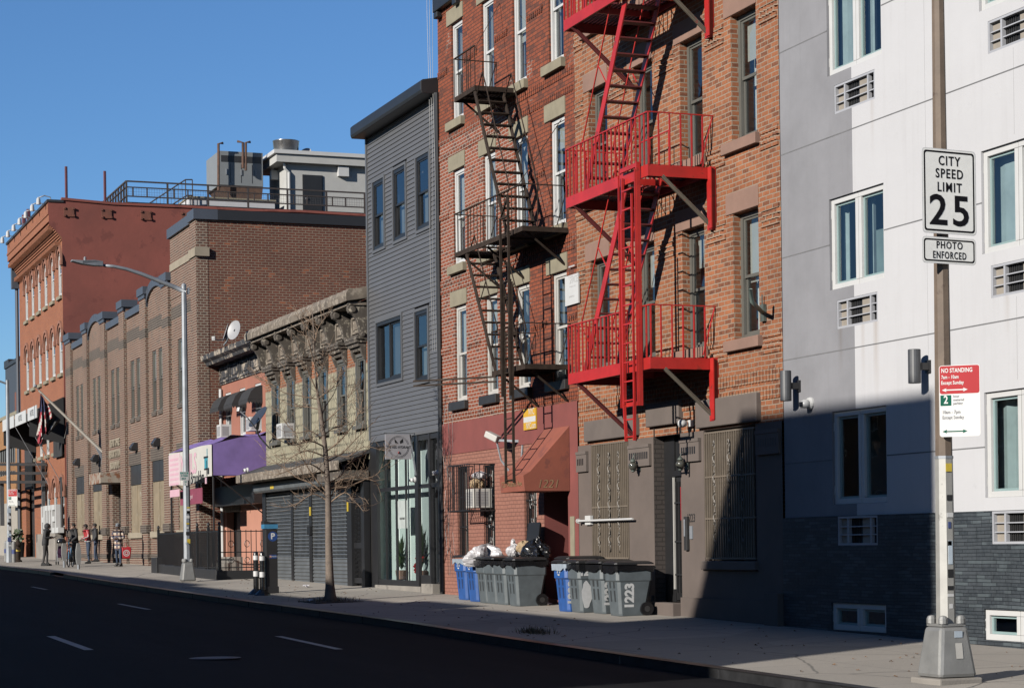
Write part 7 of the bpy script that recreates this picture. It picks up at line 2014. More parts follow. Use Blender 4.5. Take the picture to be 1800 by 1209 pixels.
# generator cabinet on the roof
UX = -106.5
a, b = PX(385,268,UX), PX(462,271,UX); c = PX(388,320,UX)
t = thing('roof_generator', 'large grey equipment cabinet on rusty legs on the hotel roof', 'equipment cabinet', (UX, (a.y+b.y)/2, 19.0))
M['cabinet'] = plain('cabinet', (.30,.32,.33), .5, var=.05)
wd = a.x - P(366,275,a.y).x if False else 2.1
m = MB(); m.box(UX-3.0, UX, a.y, b.y, c.z-.15, b.z+.05); m.build('cabinet_body', M['cabinet'], t, bevel=.02)
m = MB(); n = 4
for i in range(1, n): y = a.y+(b.y-a.y)*i/n; m.box(UX+.001,UX+.008,y-.015,y+.015,c.z,b.z-.6)
m.box(UX+.001,UX+.01,a.y+.1,b.y-.1,b.z-.52,b.z-.18); m.build('door_seam', M['char_metal'], t)
for i in range(3):
    y = a.y+(b.y-a.y)*(i+.5)/3
    m = MB(); m.box(UX+.002,UX+.04,y-.04,y+.04,c.z+.4,c.z+.7); m.build('latch', M['galv'], t)
m = MB(); m.prism([(a.y+.1,c.z-.151),(b.y-.0,c.z-.151),(b.y-.1,19.7),(a.y+.9,19.7)], 'x', UX-2.9, UX-.05); m.build('skirt', M['rust_dark'] if 'rust_dark' in M else plain('rust_dark', (.12,.055,.03), .85, var=.4, vs=4), t)
m = MB()
for y in (a.y+1.0,(a.y+b.y)/2,b.y-.4): m.box(UX-.4,UX-.15,y-.12,y+.12,18.9,19.7); m.cut(); m.box(UX-2.8,UX-2.5,y-.12,y+.12,18.9,19.7); m.cut()
m.build('leg', bpy.data.materials['rust_dark'], t)
for px, top, bot, hook in ((384,253,335,0),(427,251,296,-4),(432,251,300,4)):
    q0, q1 = PX(px,bot,UX+.35), PX(px,top,UX+.35)
    m = MB(); m.tube([q0,q1,q1+Vector((0,(.25 if hook >= 0 else -.3),.05))], .07, 6); m.build('exhaust_pipe', bpy.data.materials['rust_dark'], t, smooth=True)
a, b = PX(333,350,-105.9), PX(487,374,-105.9)
t = thing('roof_curb', 'low pale stucco block under the roof equipment', 'block', (-106, (a.y+b.y)/2, 18.6)); m = MB(); m.box(-109.5,-105.9,a.y,b.y-.1,18.55,PX(345,348,-105.9).z); m.build('block', M['white_stucco'], t, bevel=.02)
m = MB(); m.box(-109.6,-105.85,a.y-.05,b.y-.05,PX(345,348,-105.9).z,PX(345,348,-105.9).z+.08); m.build('cap', M['olive_stone'], t)
# bulkhead
BX = -105.6
a = PX(503,290,BX); d0 = PX(503,375,BX)
t = thing('roof_bulkhead', 'white stucco stair bulkhead with a grey door on the hotel roof', 'bulkhead', (BX, a.y, 18.6))
M['bulk_white'] = plain('bulk_white', (.62,.62,.60), .85, var=.05, bmp=.2, bs=30)
zt_ = PX(503,287,BX).z
m = MB(); m.box(BX-3.5, BX, a.y, 24.5, 18.5, zt_); m.build('wall', M['bulk_white'], t)
m = MB(); m.box(BX-3.9, BX+.35, a.y-.6, 24.6, zt_, zt_+.42); m.build('eave', M['bulk_white'], t)
m = MB(); m.box(BX-4.0, BX+.45, a.y-.75, 24.7, zt_+.421, zt_+.62); m.build('roof_edge', M['white_vinyl'], t)
q0, q1 = PX(533,309,BX), PX(566,374,BX)
m = MB(); m.box(BX+.002,BX+.06,q0.y-.05,q1.y+.05,18.7,q0.z+.05); m.box(BX+.03,BX+.08,q0.y,q1.y,18.7,q0.z); d = m.build('door', M['kiosk'], t)
m = MB(); m.box(BX+.081,BX+.16,q0.y+.08,q0.y+.2,19.85,19.92); m.build('handle', M['galv'], d)
m = MB(); m.tube([(BX+.1,a.y-.2,zt_+.3),(BX+.1,a.y-.1,zt_-.3),(BX+.09,a.y+.12,zt_-.5),(BX+.09,a.y+.12,18.7)], .07, 6); m.build('downpipe', M['white_vinyl'], t)
for px, py, lb in ((485,307,'white twin-head lamp on the front of the roof bulkhead'),(603,301,'white twin-head lamp on the side of the roof bulkhead')):
    p = PX(px,py,BX+.1) if px > 500 else P(px,py,a.y-.12)
    q = thing('emergency_lamp', lb, 'lamp', p)
    m = MB(); m.box(p.x-.12,p.x+.14,p.y-.3,p.y+.3,p.z-.3,p.z+.22); m.build('housing', M['white_vinyl'], q, bevel=.02)
    m = MB()
    for s in (-.2,.2): m.lathe([(.05,0),(.12,.05),(.12,.14),(.06,.2)], (p.x,p.y+s,p.z+.23), 10)
    m.build('lamp_head', M['white_vinyl'], q)
p = PX(503,272,BX-1.2)
t = thing('roof_exhaust_fan', 'shiny metal exhaust fan on the roof bulkhead', 'exhaust fan', (p.x,p.y,zt_+.6))
m = MB(); h0 = PX(503,290,BX-1.2).z; h1 = PX(503,249,BX-1.2).z; hh = h1-h0
m.lathe([(.40,hh*.30),(.62,hh*.42),(.66,hh*.55),(.70,hh*.98),(.72,hh),(.66,hh),(.6,hh*.6)], (p.x,p.y,h0), 18); m.build('bowl', plain('bright_metal', (.7,.7,.7), .25, metal=.9, var=.05), t, smooth=True)
m = MB(); octa(m, p.x, p.y, [(.38,h0-.6),(.42,h0),(.72,h0+hh*.29)], 4, math.pi/4); m.build('base', M['galv'], t)
p = PX(537,268,BX-1)
dish(p, (.4,-.3,.4), .34, M['dish_grey'], M['dish_grey'], 'tiny satellite dish on the roof bulkhead', None, [p+Vector((0,0,-.3)), Vector((p.x,p.y,zt_+.6))])
# pink house downpipe neighbour posters on the brick pilaster
for (tl, br, lb, mt) in (((292.5,866),(301,888),'small pink and white poster high on the brick corner pilaster','banner_pink'),((293,916),(301,962),'tall white and blue poster low on the brick corner pilaster','sticker_pale')):
    a, b = P(*tl, -.03), P(*br, -.03)
    q = thing('poster', lb, 'poster', ((a.x+b.x)/2,-.03,b.z)); m = MB(); m.box(a.x,b.x,-.035,-.03,b.z,a.z); m.build('sheet', M['white'], q)
    m = MB(); m.box(a.x+.06,b.x-.06,-.037,-.0352,b.z+(a.z-b.z)*.25,a.z-.1); m.build('print', bpy.data.materials[mt] if mt in bpy.data.materials else M[mt], q)
# ------------------------------------------------------------------ far left: dark blue building, orange brick shop
t = thing('corner_shop', 'low orange brick shop with a pale painted ground floor beyond the hotel', 'building', (-128,0,gb(-128)))
CX0, CX1 = -150, HX0-.35
zt_ = P(20,752,0).z
m = MB(); so_ = [(P(0,800).x-3, P(27,800).x, P(10,835).z, P(10,788).z)]
m.wall(CX0, CX1, 4.4, 9.3, so_, 0, .2); m.shell(CX0, CX1, .01, 18, 0, 9.3); m.build('brick_wall', M['corner_brick'], t)
m = MB(); m.wall(CX0, CX1, -.5, 4.4, [(-119.6,-118.4,1,4.2)], -.02, .4); m.box(CX0,CX1,-.02,-.001,4.398,4.402); m.build('painted_base', plain('cream_render', (.46,.42,.36), .85, var=.08), t)
m = MB(); m.box(CX0,CX1,-.08,.3,9.3,9.5); m.build('coping', M['olive_stone'], t)
o = so_[0]; m = MB(); m.box(o[0],o[1],.15,.2,o[2],o[3]); f = m.build('window', M['room_mid'], t)
m = MB()
x = o[0]
while x < o[1]: m.box(x,x+.06,.08,.149,o[2],o[3]); x += .9
m.build('window_bar', M['char_metal'], f)
m = MB(); m.box(-119.6,-118.4,.3,.38,1,4.2); m.build('door', M['black_metal'], t)
t = thing('blue_building', 'dark blue painted building rising behind the orange brick shop', 'building', (-135,6,gb(-135)))
M['blue_paint'] = plain('blue_paint', (.035,.055,.085), .8, var=.08)
bx1 = P(35,640,6).x
a = P(17,633,6); b = P(35,643,6)
m = MB(); m.box(-170, bx1, 6, 24, 0, a.z-.5); m.build('wall', M['blue_paint'], t)
m = MB(); m.box(-170, a.x, 5.9, 24, a.z-.499, a.z+.1); m.box(a.x+.01, bx1+.2, 5.9, 24, a.z-.499, a.z-.2); m.build('parapet', M['coping_dark'], t)
m = MB(); q0, q1 = P(28,690,6), P(35,722,6); m.box(q0.x, q1.x-.3, 5.9, 6.0, q1.z, q0.z); m.build('window', M['rust_red'], t)

# ------------------------------------------------------------------ far left pole with its parking sign, hydrants, bollards, planter
g = G(17,988)
t = thing('sign_pole', 'sticker covered grey lamp pole at the far left kerb', 'pole', g)
m = MB(); octa(m, g.x, g.y, [(.17,g.z),(.16,g.z+1.0),(.11,g.z+1.05),(.075,PX(13,668,g.x).z)]); m.build('shaft', M['galv'], t)
m = MB(); a = PX(13,675,g.x); m.tube([a, PX(0,670,g.x), PX(-30,664,g.x)], .05, 6); m.build('arm', M['galv'], t)
rnd = random.Random(8)
for i in range(7):
    z = g.z+.7+i*.27; m = MB(); m.box(g.x+.115,g.x+.15,g.y-.09,g.y+.07,z,z+rnd.uniform(.1,.22)); m.build('sticker', cols__[(0,3,4,0,1,0,4)[i]], t)
a0 = PX(14.5,889,g.x+.12); w_ = 17/(F/((a0-O).dot(FW))); h_ = PX(14.5,860,g.x).z - a0.z; hr = h_*.42
t, at = sign('parking_sign', 'red and white parking sign on the sticker covered far left pole', a0, (.5,.86,0), w_, h_,
    [(0,w_,0,h_,.03,M['sign_white'],'plate'), (.012,w_-.012,h_-hr,h_-.012,.024,M['sign_red'],'red_panel'), (.02,.02+w_*.3,h_-hr-h_*.2,h_-hr-.02,.004,M['sign_green'],'green_panel')],
    [('NO STANDING', .025, h_*.925, h_*.09, M['sign_white'], .72, 'LEFT'), ('7am - 10am', .025, h_*.83, h_*.075, M['sign_white'], .72, 'LEFT'), ('Except Sunday', .022, h_*.745, h_*.075, M['sign_white'], .74, 'LEFT'), ('2', .02+w_*.15, h_-hr-h_*.1, h_*.17, M['sign_white'], .8, 'CENTER'),
     ('10am - 7pm', .03, h_*.30, h_*.065, M['ink_grey'], .78, 'LEFT'), ('Except Sunday', .03, h_*.22, h_*.065, M['ink_grey'], .76, 'LEFT')])
arrow(t, at, .03, w_*.72, h_*.06, M['sign_green'], .034)
for px, py, lb, mt in ((31.5,987,'dark worn fire hydrant with a yellow ring at the far left kerb','rust_steel'),):
    g = G(px,py); t = thing('fire_hydrant', lb, 'fire hydrant', g)
    m = MB(); m.lathe([(.2,0),(.2,.06),(.13,.1),(.13,.75),(.19,.78),(.19,.84),(.14,.9),(.07,1.0),(.05,1.08)], g, 12); m.build('barrel', M['rust_steel'], t)
    m = MB(); m.tube([(g.x-.25,g.y,g.z+.62),(g.x+.25,g.y,g.z+.62)], .075, 8); m.tube([(g.x,g.y-.26,g.z+.6),(g.x,g.y,g.z+.6)], .09, 8); m.build('nozzle', M['rust_steel'], t)
    m = MB(); m.lathe([(.135,.5),(.135,.58)], g, 12); m.build('ring', M['yellow'], t)
for px, py, lb in ((24.5,988,'white and grey sticker covered guard post beside the hydrant'),(11,986,'pale guard post to the left of the far left pole')):
    g = G(px,py); t = thing('guard_post', lb, 'bollard', g, 'guard posts round the hydrant')
    m = MB(); m.lathe([(.10,0),(.10,.9),(.07,.97),(.02,.99)], g, 10); m.build('shaft', M['cast_grey'], t)
    m = MB(); m.lathe([(.102,.4),(.102,.6)], g, 10); m.build('sticker', cols__[3], t)
g = P(38,925,-.3); t = thing('planter', 'dark planter with a small shrub at the hotel entrance', 'planter', (g.x,-.5,gb(g.x)))
m = MB(); zb = gb(g.x); m.lathe([(.3,0),(.36,.8),(.33,.82)], (g.x,-.5,zb), 10); m.build('tub', M['black_metal'], t)
m = MB(); rnd = random.Random(3)
for i in range(120):
    d = Vector((rnd.gauss(0,1),rnd.gauss(0,1),rnd.gauss(.3,1))).normalized(); p = Vector((g.x,-.5,zb+1.15))+d*rnd.uniform(.1,.4); s = d.orthogonal().normalized()*.06; m.poly([p-s,p+d*.08,p+s,p-d*.08])
m.build('leaves', M['leaf'], t)
# parking meter posts used as bike racks
def meterpost(px, py, top, lb):
    g = G(px,py); zt = PX(px,top,g.x).z
    t = thing('bike_post', lb, 'post', g, 'old meter posts by the bicycles')
    m = MB(); m.tube([g, (g.x,g.y,zt-.75)], .05, 8); m.build('pipe', M['galv'], t)
    m = MB(); m.fan(*(lambda V: (V, [(0,1,2,3,4,5,6,7),(15,14,13,12,11,10,9,8)] + [(i,(i+1)%8,8+(i+1)%8,8+i) for i in range(8)]))([(g.x+dx, g.y+y, zt-.78+z) for dx in (-.09,.09) for y, z in ((-.04,0),(.04,0),(.075,.2),(.075,.5),(.03,.78),(-.03,.78),(-.075,.5),(-.075,.2))])); m.build('head', M['cast_grey'], t, bevel=.02)
meterpost(138,1000,955,'rounded grey meter post in front of the person in a long black coat'); meterpost(113,997,950,'thin grey meter post left of the parked bicycle')
# ------------------------------------------------------------------ bicycle
g = G(124,997)
t = thing('bicycle', 'dark bicycle with a helmet hung on its handlebars, parked at the meter posts', 'bicycle', g)
BY, BXc, bz_ = g.y+.1, g.x-.6, gz(g.x-.6, g.y)
dr = Vector((-.95,.3,0)).normalized()
def bpt(u, z, s=0): q = Vector((BXc,BY,bz_)) + dr*u + Vector((-dr.y,dr.x,0))*s; q.z = bz_+z; return q
def ringtube(m, c, r, tr, n=22):
    pts = [c + dr*r*math.cos(2*math.pi*i/n) + Vector((0,0,r*math.sin(2*math.pi*i/n))) for i in range(n+1)]; m.tube(pts, tr, 5, False)
for u in (-.52,.52):
    m = MB(); ringtube(m, bpt(u,.34), .325, .022); wl = m.build('wheel', M['plastic_black'], t)
    m = MB()
    for i in range(10): a_ = math.pi*i/5; m.tube([bpt(u,.34), bpt(u,.34)+dr*.31*math.cos(a_)+Vector((0,0,.31*math.sin(a_)))], .003, 3)
    m.build('spoke', M['galv'], wl)
m = MB(); bb, st_, hd, hd2 = bpt(0.05,.30), bpt(.15,.82), bpt(-.36,.80), bpt(-.40,.66)
for a_, b_ in ((bb,st_),(bb,hd2),(st_,hd),(bb,bpt(.52,.34)),(bpt(.14,.76),bpt(.52,.34)),(hd,bpt(-.52,.34)),(hd,bpt(-.34,1.0))): m.tube([a_,b_], .022, 6)
m.build('frame', M['kiosk_blue'], t)
m = MB(); m.tube([bpt(-.30,1.02,-.3),bpt(-.36,1.02,-.1),bpt(-.36,1.02,.1),bpt(-.30,1.02,.3)], .018, 6); m.build('handlebar', M['black_metal'], t)
m = MB(); m.bar(bpt(.02,.9),bpt(.30,.93),.15,.06); m.tube([bpt(.15,.82),bpt(.16,.9)],.02,6); m.build('saddle', M['black_fabric'], t, bevel=.02)
m = MB(); m.bar(bpt(.3,.55,.12),bpt(.62,.55,.12),.2,.36); m.build('pannier', plain('pannier_rust', (.42,.10,.04), .8), t, bevel=.04)
m = MB(); m.tube([bb+Vector((0,.08,0)),bb+Vector((0,-.08,0))], .1, 10); m.build('crank', M['char_metal'], t)
p = PX(108,951,g.x)
t = thing('bike_helmet', 'black bicycle helmet hanging from the handlebars', 'helmet', p)
m = MB(); V, Fc = [], []; n, k_ = 14, 6
for i in range(k_+1):
    th = math.pi*.62*i/k_
    for j in range(n): q = 2*math.pi*j/n; V.append((p.x+.12*math.sin(th)*math.sin(q), p.y+.19*math.sin(th)*math.cos(q), p.z+.15*math.cos(th)-.02))
for i in range(k_):
    for j in range(n): Fc.append((i*n+j,i*n+(j+1)%n,(i+1)*n+(j+1)%n,(i+1)*n+j))
m.fan(V, Fc); m.build('shell', M['plastic_black'], t, smooth=True)
m = MB()
for s in (-.06,0,.06): m.bar((p.x+s,p.y-.1,p.z+.115),(p.x+s,p.y+.1,p.z+.115),.02,.02)
m.build('vent_rib', M['ink_grey'], t)

# ------------------------------------------------------------------ people
def skin(name, verts, edges, radii, mat, parent, sub=2, rootv=0):
    me = bpy.data.meshes.new(name); me.from_pydata([tuple(v) for v in verts], edges, []); o = bpy.data.objects.new(name, me); col.objects.link(o)
    md = o.modifiers.new('skin', 'SKIN'); md.use_smooth_shade = True
    sv = me.skin_vertices[0].data
    for i, r_ in enumerate(radii): sv[i].radius = r_ if isinstance(r_, tuple) else (r_, r_)
    sv[rootv].use_root = True
    s_ = o.modifiers.new('sub', 'SUBSURF'); s_.levels = sub; s_.render_levels = sub
    dg = bpy.context.evaluated_depsgraph_get(); ev = o.evaluated_get(dg); m2 = bpy.data.meshes.new_from_object(ev); m2.name = name
    bpy.data.objects.remove(o); bpy.data.meshes.remove(me)
    m2.materials.clear(); m2.materials.append(mat)
    for p_ in m2.polygons: p_.use_smooth = True
    o = bpy.data.objects.new(name, m2); col.objects.link(o)
    if parent: o.parent = parent
    return o
def ell(name, c, r, mat, parent, n=14, k=9, cut=None):
    m = MB(); V, Fc = [], []
    for i in range(k+1):
        th = math.pi*i/k*(cut or 1)
        for j in range(n): q = 2*math.pi*j/n; V.append((c[0]+r[0]*math.sin(th)*math.cos(q), c[1]+r[1]*math.sin(th)*math.sin(q), c[2]+r[2]*math.cos(th)))
    for i in range(k):
        for j in range(n): Fc.append((i*n+j,i*n+(j+1)%n,(i+1)*n+(j+1)%n,(i+1)*n+j))
    m.fan(V, Fc); return m.build(name, mat, parent, smooth=True, local=True)
M['skin_dark'] = plain('skin_dark', (.16,.085,.055), .55, var=.05); M['skin_mid'] = plain('skin_mid', (.33,.19,.13), .55, var=.05)
def person(label, loc, rz, h, body, head_m, arms, legs_spread=.1, stride=.06, lean=0.0, coat=None, trousers=None, shoes=None, hair=None, coat_len=.5, hood=None, headtilt=0.0, hat=None):
    """local: faces -Y, metres at height h; one skinned body in the clothing colours' base, clothes as children"""
    t = thing('person', label, 'person', loc, None, rz)
    k = h/1.72
    S = lambda x, y, z: Vector((x*k, y*k, z*k))
    V = [S(0,.0,.93), S(0,-.01-lean*.3,1.12), S(0,-.02-lean*.7,1.32), S(0,-.03-lean,1.46), S(0,-.05-lean*1.2,1.54)]
    E = [(0,1),(1,2),(2,3),(3,4)]; Rr = [(.15*k,.115*k),(.14*k,.11*k),(.165*k,.115*k),(.085*k,.075*k),(.055*k,.055*k)]
    def add(p, par, r): V.append(p); E.append((par, len(V)-1)); Rr.append(r); return len(V)-1
    hands = []
    for s, (el, wr_) in zip((-1,1), arms):
        a = add(S(s*.19,-.02-lean*.9,1.42), 3, .062*k); b = add(S(*el), a, .05*k); c = add(S(*wr_), b, .036*k); hands.append((b, c))
    for s in (-1,1):
        a = add(S(s*.09,0,.86), 0, .092*k); b = add(S(s*(.09+legs_spread*.3),-.02-s*stride*.5,.48), a, .062*k); c = add(S(s*(.09+legs_spread*.5),.02-s*stride,.09), b, .042*k)
        d = add(S(s*(.1+legs_spread*.5),-.10-s*stride,.045), c, .038*k)
    skin('body', V, E, Rr, trousers or coat, t)
    # clothes: coat torso and sleeves, a little proud of the body
    cl = 1.46 - coat_len*1.0
    Vc = [S(0,-.02-lean*.7,1.30), S(0,-.03-lean,1.45), S(0,-.01-lean*.3,1.10), S(0,0,.93)]; Ec = [(0,1),(0,2),(2,3)]; Rc = [(.195*k,.145*k),(.12*k,.10*k),(.185*k,.145*k),(.19*k,.15*k)]
    zl = .93; par = 3
    while zl - .15 > cl:
        zl -= .15; Vc.append(S(0,0,zl)); Ec.append((par, len(Vc)-1)); Rc.append((.195*k,.155*k)); par = len(Vc)-1
    for s, (el, wr_) in zip((-1,1), arms):
        Vc.append(S(s*.19,-.02-lean*.9,1.41)); Ec.append((1, len(Vc)-1)); Rc.append(.082*k); q = len(Vc)-1
        Vc.append(S(*el)); Ec.append((q, q+1)); Rc.append(.067*k); Vc.append(S(*wr_)); Ec.append((q+1, q+2)); Rc.append(.055*k)
    skin('coat', Vc, Ec, Rc, coat, t)
    for s, (el, wr_) in zip((-1,1), arms):       # hands: palm, four fingers, thumb
        el_, w2 = S(*el), S(*wr_); d = (w2-el_).normalized(); sd = d.cross(Vector((0,0,1)));  sd = sd.normalized() if sd.length > .1 else Vector((1,0,0)); up = sd.cross(d)
        Vh = [w2, w2+d*.07*k]; Eh = [(0,1)]; Rh = [(.026*k,.02*k),(.036*k,.02*k)]
        for f in range(4):
            o_ = sd*(f-1.5)*.019*k; L = (.075,.085,.08,.062)[f]*k
            i0 = len(Vh); Vh += [w2+d*.085*k+o_, w2+d*(.085*k+L*.55)+o_-up*.012*k, w2+d*(.085*k+L*.85)+o_-up*.04*k]; Eh += [(1,i0),(i0,i0+1),(i0+1,i0+2)]; Rh += [.0095*k,.0085*k,.007*k]
        i0 = len(Vh); Vh += [w2+d*.03*k-sd*s*.035*k, w2+d*.075*k-sd*s*.055*k-up*.015*k]; Eh += [(0,i0),(i0,i0+1)]; Rh += [.011*k,.009*k]
        skin('hand', Vh, Eh, Rh, head_m, t, 1)
    hz = 1.615; hy = -.06-lean*1.35
    hc = S(0,hy,hz)
    c, sn = math.cos(headtilt), math.sin(headtilt)
    Vh = [hc+S(0,.01,-.075), hc+S(0,0,0), hc+S(0,.005,.075), hc+S(0,-.055-.02*sn,-.07)]; Eh = [(0,1),(1,2),(0,3)]; Rh = [.055*k,(.078*k,.098*k),.065*k,.035*k]
    hd = skin('head', Vh, Eh, Rh, head_m, t, 2, 1)
    ell('nose', hc+S(0,-.105,-.015), (.013*k,.02*k,.024*k), head_m, t, 8, 6)
    for s in (-1,1): ell('eye', hc+S(s*.032,-.088,.012), (.012*k,.01*k,.008*k), M['black'], t, 8, 6); ell('ear', hc+S(s*.082,.01,-.005), (.012*k,.022*k,.032*k), head_m, t, 8, 6)
    ell('mouth', hc+S(0,-.094,-.062), (.024*k,.008*k,.006*k), M['flag_red'], t, 8, 6)
    if hair: ell('hair', hc+S(0,.02,.035), (.096*k,.108*k,.095*k), hair, t, 14, 9, .62)
    if hood: ell('hood', hc+S(0,.035,.0), (.12*k,.12*k,.14*k), hood, t, 14, 9); ell('collar', S(0,-.03-lean,1.475), (.12*k,.11*k,.07*k), hood, t)
    if hat: ell('hat', hc+S(0,.01,.045), (.10*k,.115*k,.115*k), hat, t, 14, 9, .55)
    for s in (-1,1):
        sx_ = s*(.1+legs_spread*.5); sy_ = -s*stride
        m = MB(); pr = [(-.17,.0),(.09,.0),(.10,.05),(.06,.14),(-.03,.15),(-.08,.085),(-.15,.07),(-.18,.03)]
        m.prism([((y+sy_-.0)*k, z*k) for y, z in pr], 'x', (sx_-.047)*k, (sx_+.047)*k); m.build('shoe', shoes or M['black_fabric'], t, local=True, bevel=.012)
    return t, k, S
M['jacket_dark'] = plain('jacket_dark', (.016,.017,.022), .8, var=.2, vs=8)
M['trouser_grey'] = plain('trouser_grey', (.05,.045,.045), .85, var=.15)
M['denim'] = plain('denim', (.02,.045,.10), .85, var=.2, vs=8)
M['jacket_red'] = plain('jacket_red', (.50,.018,.03), .6, var=.1)
def plaid():
    m, nt, b = newmat('plaid_wool')
    tc = nt.nodes.new('ShaderNodeTexCoord'); s = nt.nodes.new('ShaderNodeSeparateXYZ'); nt.links.new(tc.outputs['Object'], s.inputs[0])
    def band(o, per, wd, ph):
        a = N(nt, 'ShaderNodeMath', operation='MULTIPLY_ADD'); nt.links.new(o, a.inputs[0]); a.inputs[1].default_value = 1/per; a.inputs[2].default_value = ph + 20
        f = N(nt, 'ShaderNodeMath', operation='FRACT'); nt.links.new(a.outputs[0], f.inputs[0])
        l = N(nt, 'ShaderNodeMath', operation='LESS_THAN'); nt.links.new(f.outputs[0], l.inputs[0]); l.inputs[1].default_value = wd; return l.outputs[0]
    ad = N(nt, 'ShaderNodeMath', operation='ADD'); nt.links.new(s.outputs[0], ad.inputs[0]); nt.links.new(s.outputs[1], ad.inputs[1])
    c = mixc(nt, band(ad.outputs[0], .17, .4, 0), (.25,.21,.17), (.02,.02,.036)); c = mixc(nt, band(s.outputs[2], .17, .38, .2), c, (.028,.026,.04))
    c = mixc(nt, band(s.outputs[2], .17, .12, .75), c, (.14,.056,.024))
    nt.links.new(c, b.inputs['Base Color']); b.inputs['Roughness'].default_value = .95; return m
M['plaid'] = plaid()
M['beanie'] = plain('beanie', (.22,.25,.29), .9, var=.1)
def gp(px, py): g = G(px, py); return g
# 1 man looking at his phone
g = gp(80,994)
t, k, S = person('person in a dark hooded jacket and grey trousers looking down at a phone', g, R(158), 1.76, None, M['skin_dark'], [((-.26,-.05,1.15),(-.14,-.27,1.14)),((.26,-.05,1.15),(.12,-.30,1.16))], lean=.05, coat=M['jacket_dark'], trousers=M['trouser_grey'], hood=M['jacket_dark'], coat_len=.72, stride=.05)
m = MB(); m.bar(S(.02,-.36,1.18), S(.10,-.46,1.22), .07, .012); m.build('phone', M['black'], t, local=True)
# 2 long black coat
g = gp(137,992); g.x -= .6
t, k, S = person('person in a long black coat and dark cap standing behind the bicycle', g, R(12), 1.74, None, M['skin_mid'], [((-.27,-.03,1.15),(-.22,-.22,.98)),((.27,-.03,1.15),(.20,-.25,1.0))], lean=.03, coat=M['black_fabric'], trousers=M['black_fabric'], hair=M['black_fabric'], coat_len=1.25, stride=.02)
ell('scarf', S(0,-.05,1.49), (.10*k,.10*k,.07*k), M['jacket_dark'], t)
# 3 red and white jacket
g = gp(156,990)
t, k, S = person('person in a red and white sports jacket and blue trousers', g, R(5), 1.68, None, M['skin_dark'], [((-.26,-.06,1.15),(-.18,-.24,1.08)),((.26,-.06,1.15),(.2,-.24,1.1))], lean=.06, coat=M['jacket_red'], trousers=M['denim'], hair=M['black_fabric'], coat_len=.55, stride=.04)
m = MB()
for s in (-1,1): m.tube([S(s*.235,-.07,1.40),S(s*.31,-.09,1.18),S(s*.245,-.30,1.10)], .02*k, 5)
m.build('sleeve_stripe', M['white'], t, local=True)
ell('jacket_hem', S(0,-.01,.98), (.20*k,.16*k,.06*k), M['white'], t)
# 4 backpack person behind
g = gp(161,988); g.x -= .9; g.y += .35
t, k, S = person('person in dark clothes with a backpack, half hidden behind the red jacket', g, R(-5), 1.72, None, M['skin_dark'], [((-.26,.0,1.15),(-.24,-.14,.95)),((.26,.0,1.15),(.24,-.14,.95))], coat=M['jacket_dark'], trousers=M['denim'], hair=M['black_fabric'], coat_len=.6)
m = MB(); m.box(-.16*k,.16*k,.13*k,.30*k,.98*k,1.42*k); m.build('backpack', M['black_fabric'], t, local=True, bevel=.05)
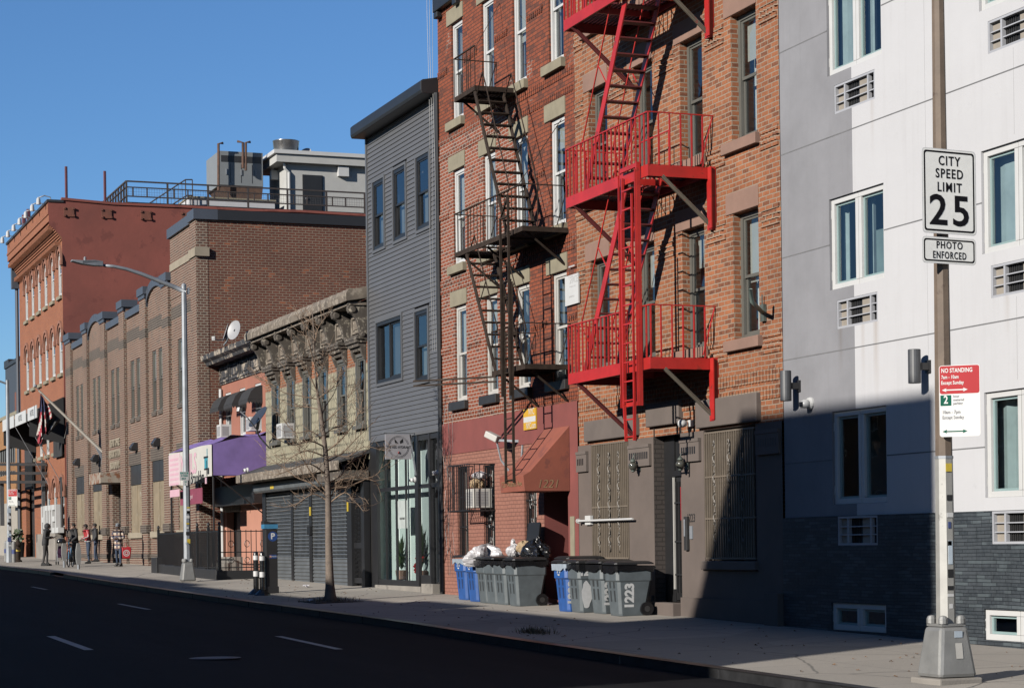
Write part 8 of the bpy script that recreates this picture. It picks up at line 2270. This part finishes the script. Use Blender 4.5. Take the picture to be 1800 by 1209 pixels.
# 5 woman in a plaid coat
g = gp(209,995)
t, k, S = person('person walking in a plaid coat, grey beanie and jeans, arms folded', g, R(52), 1.66, None, M['skin_dark'], [((-.27,-.04,1.15),(-.02,-.22,1.16)),((.27,-.04,1.15),(.06,-.24,1.13))], coat=M['plaid'], trousers=M['denim'], hat=M['beanie'], coat_len=.98, stride=.13, shoes=M['trouser_grey'])
ell('scarf', S(0,-.06,1.50), (.10*k,.10*k,.075*k), M['black_fabric'], t)
ell('scarf_wrap', S(0,-.10,1.555), (.075*k,.06*k,.05*k), M['black_fabric'], t)
p = PX(222,968,g.x+.1)
b = thing('shopping_bag', 'bright red shopping bag with white rings carried by the person in plaid', 'shopping bag', (p.x,p.y,p.z-.35))
M['bag_red'] = plain('bag_red', (.62,.02,.035), .5, var=.08)
m = MB(); V = []; n_ = 10
m.prism([(p.y-.19,p.z-.30),(p.y+.15,p.z-.30),(p.y+.20,p.z+.12),(p.y+.12,p.z+.17),(p.y-.1,p.z+.13),(p.y-.18,p.z+.17)], 'x', p.x-.07, p.x+.07); m.build('sack', M['bag_red'], b, bevel=.03)
m = MB()
for r0, r1 in ((.10,.13),(.045,.07)):
    for q in range(20):
        a0_, a1_ = 2*math.pi*q/20, 2*math.pi*(q+1)/20
        m.poly([(p.x+.0735,p.y-.01+r*math.cos(a_),p.z-.08+r*math.sin(a_)) for r, a_ in ((r0,a0_),(r1,a0_),(r1,a1_),(r0,a1_))])
m.build('ring_emblem', M['white'], b)
m = MB(); m.tube([(p.x,p.y-.1,p.z+.13),(p.x+.02,p.y-.05,p.z+.36),(p.x,p.y+.1,p.z+.13)], .012, 5); m.build('strap', M['bag_red'], b)
# folded pushchair beside the bicycle
g = gp(108,992)
t = thing('pushchair', 'small purple pushchair half hidden behind the bicycle', 'pushchair', g)
m = MB()
for s in (-.18,.18):
    m.tube([(g.x-.3,g.y+s,g.z+.08),(g.x,g.y+s*.9,g.z+.55),(g.x+.35,g.y+s*.9,g.z+.95)], .014, 5); m.tube([(g.x+.3,g.y+s,g.z+.08),(g.x-.05,g.y+s,g.z+.6)], .014, 5)
m.build('frame', M['galv'], t)
m = MB(); m.poly([(g.x-.1,g.y-.16,g.z+.3),(g.x+.2,g.y-.16,g.z+.8),(g.x+.2,g.y+.16,g.z+.8),(g.x-.1,g.y+.16,g.z+.3)]); m.poly([(g.x-.1,g.y-.16,g.z+.3),(g.x-.3,g.y-.16,g.z+.34),(g.x-.3,g.y+.16,g.z+.34),(g.x-.1,g.y+.16,g.z+.3)]); m.build('seat', plain('plum', (.16,.05,.16), .8), t)
for x in (-.3,.3):
    for s in (-.18,.18):
        m = MB(); m.tube([(g.x+x,g.y+s-.02,g.z+.075),(g.x+x,g.y+s+.02,g.z+.075)], .075, 10); m.build('wheel', M['plastic_black'], t)
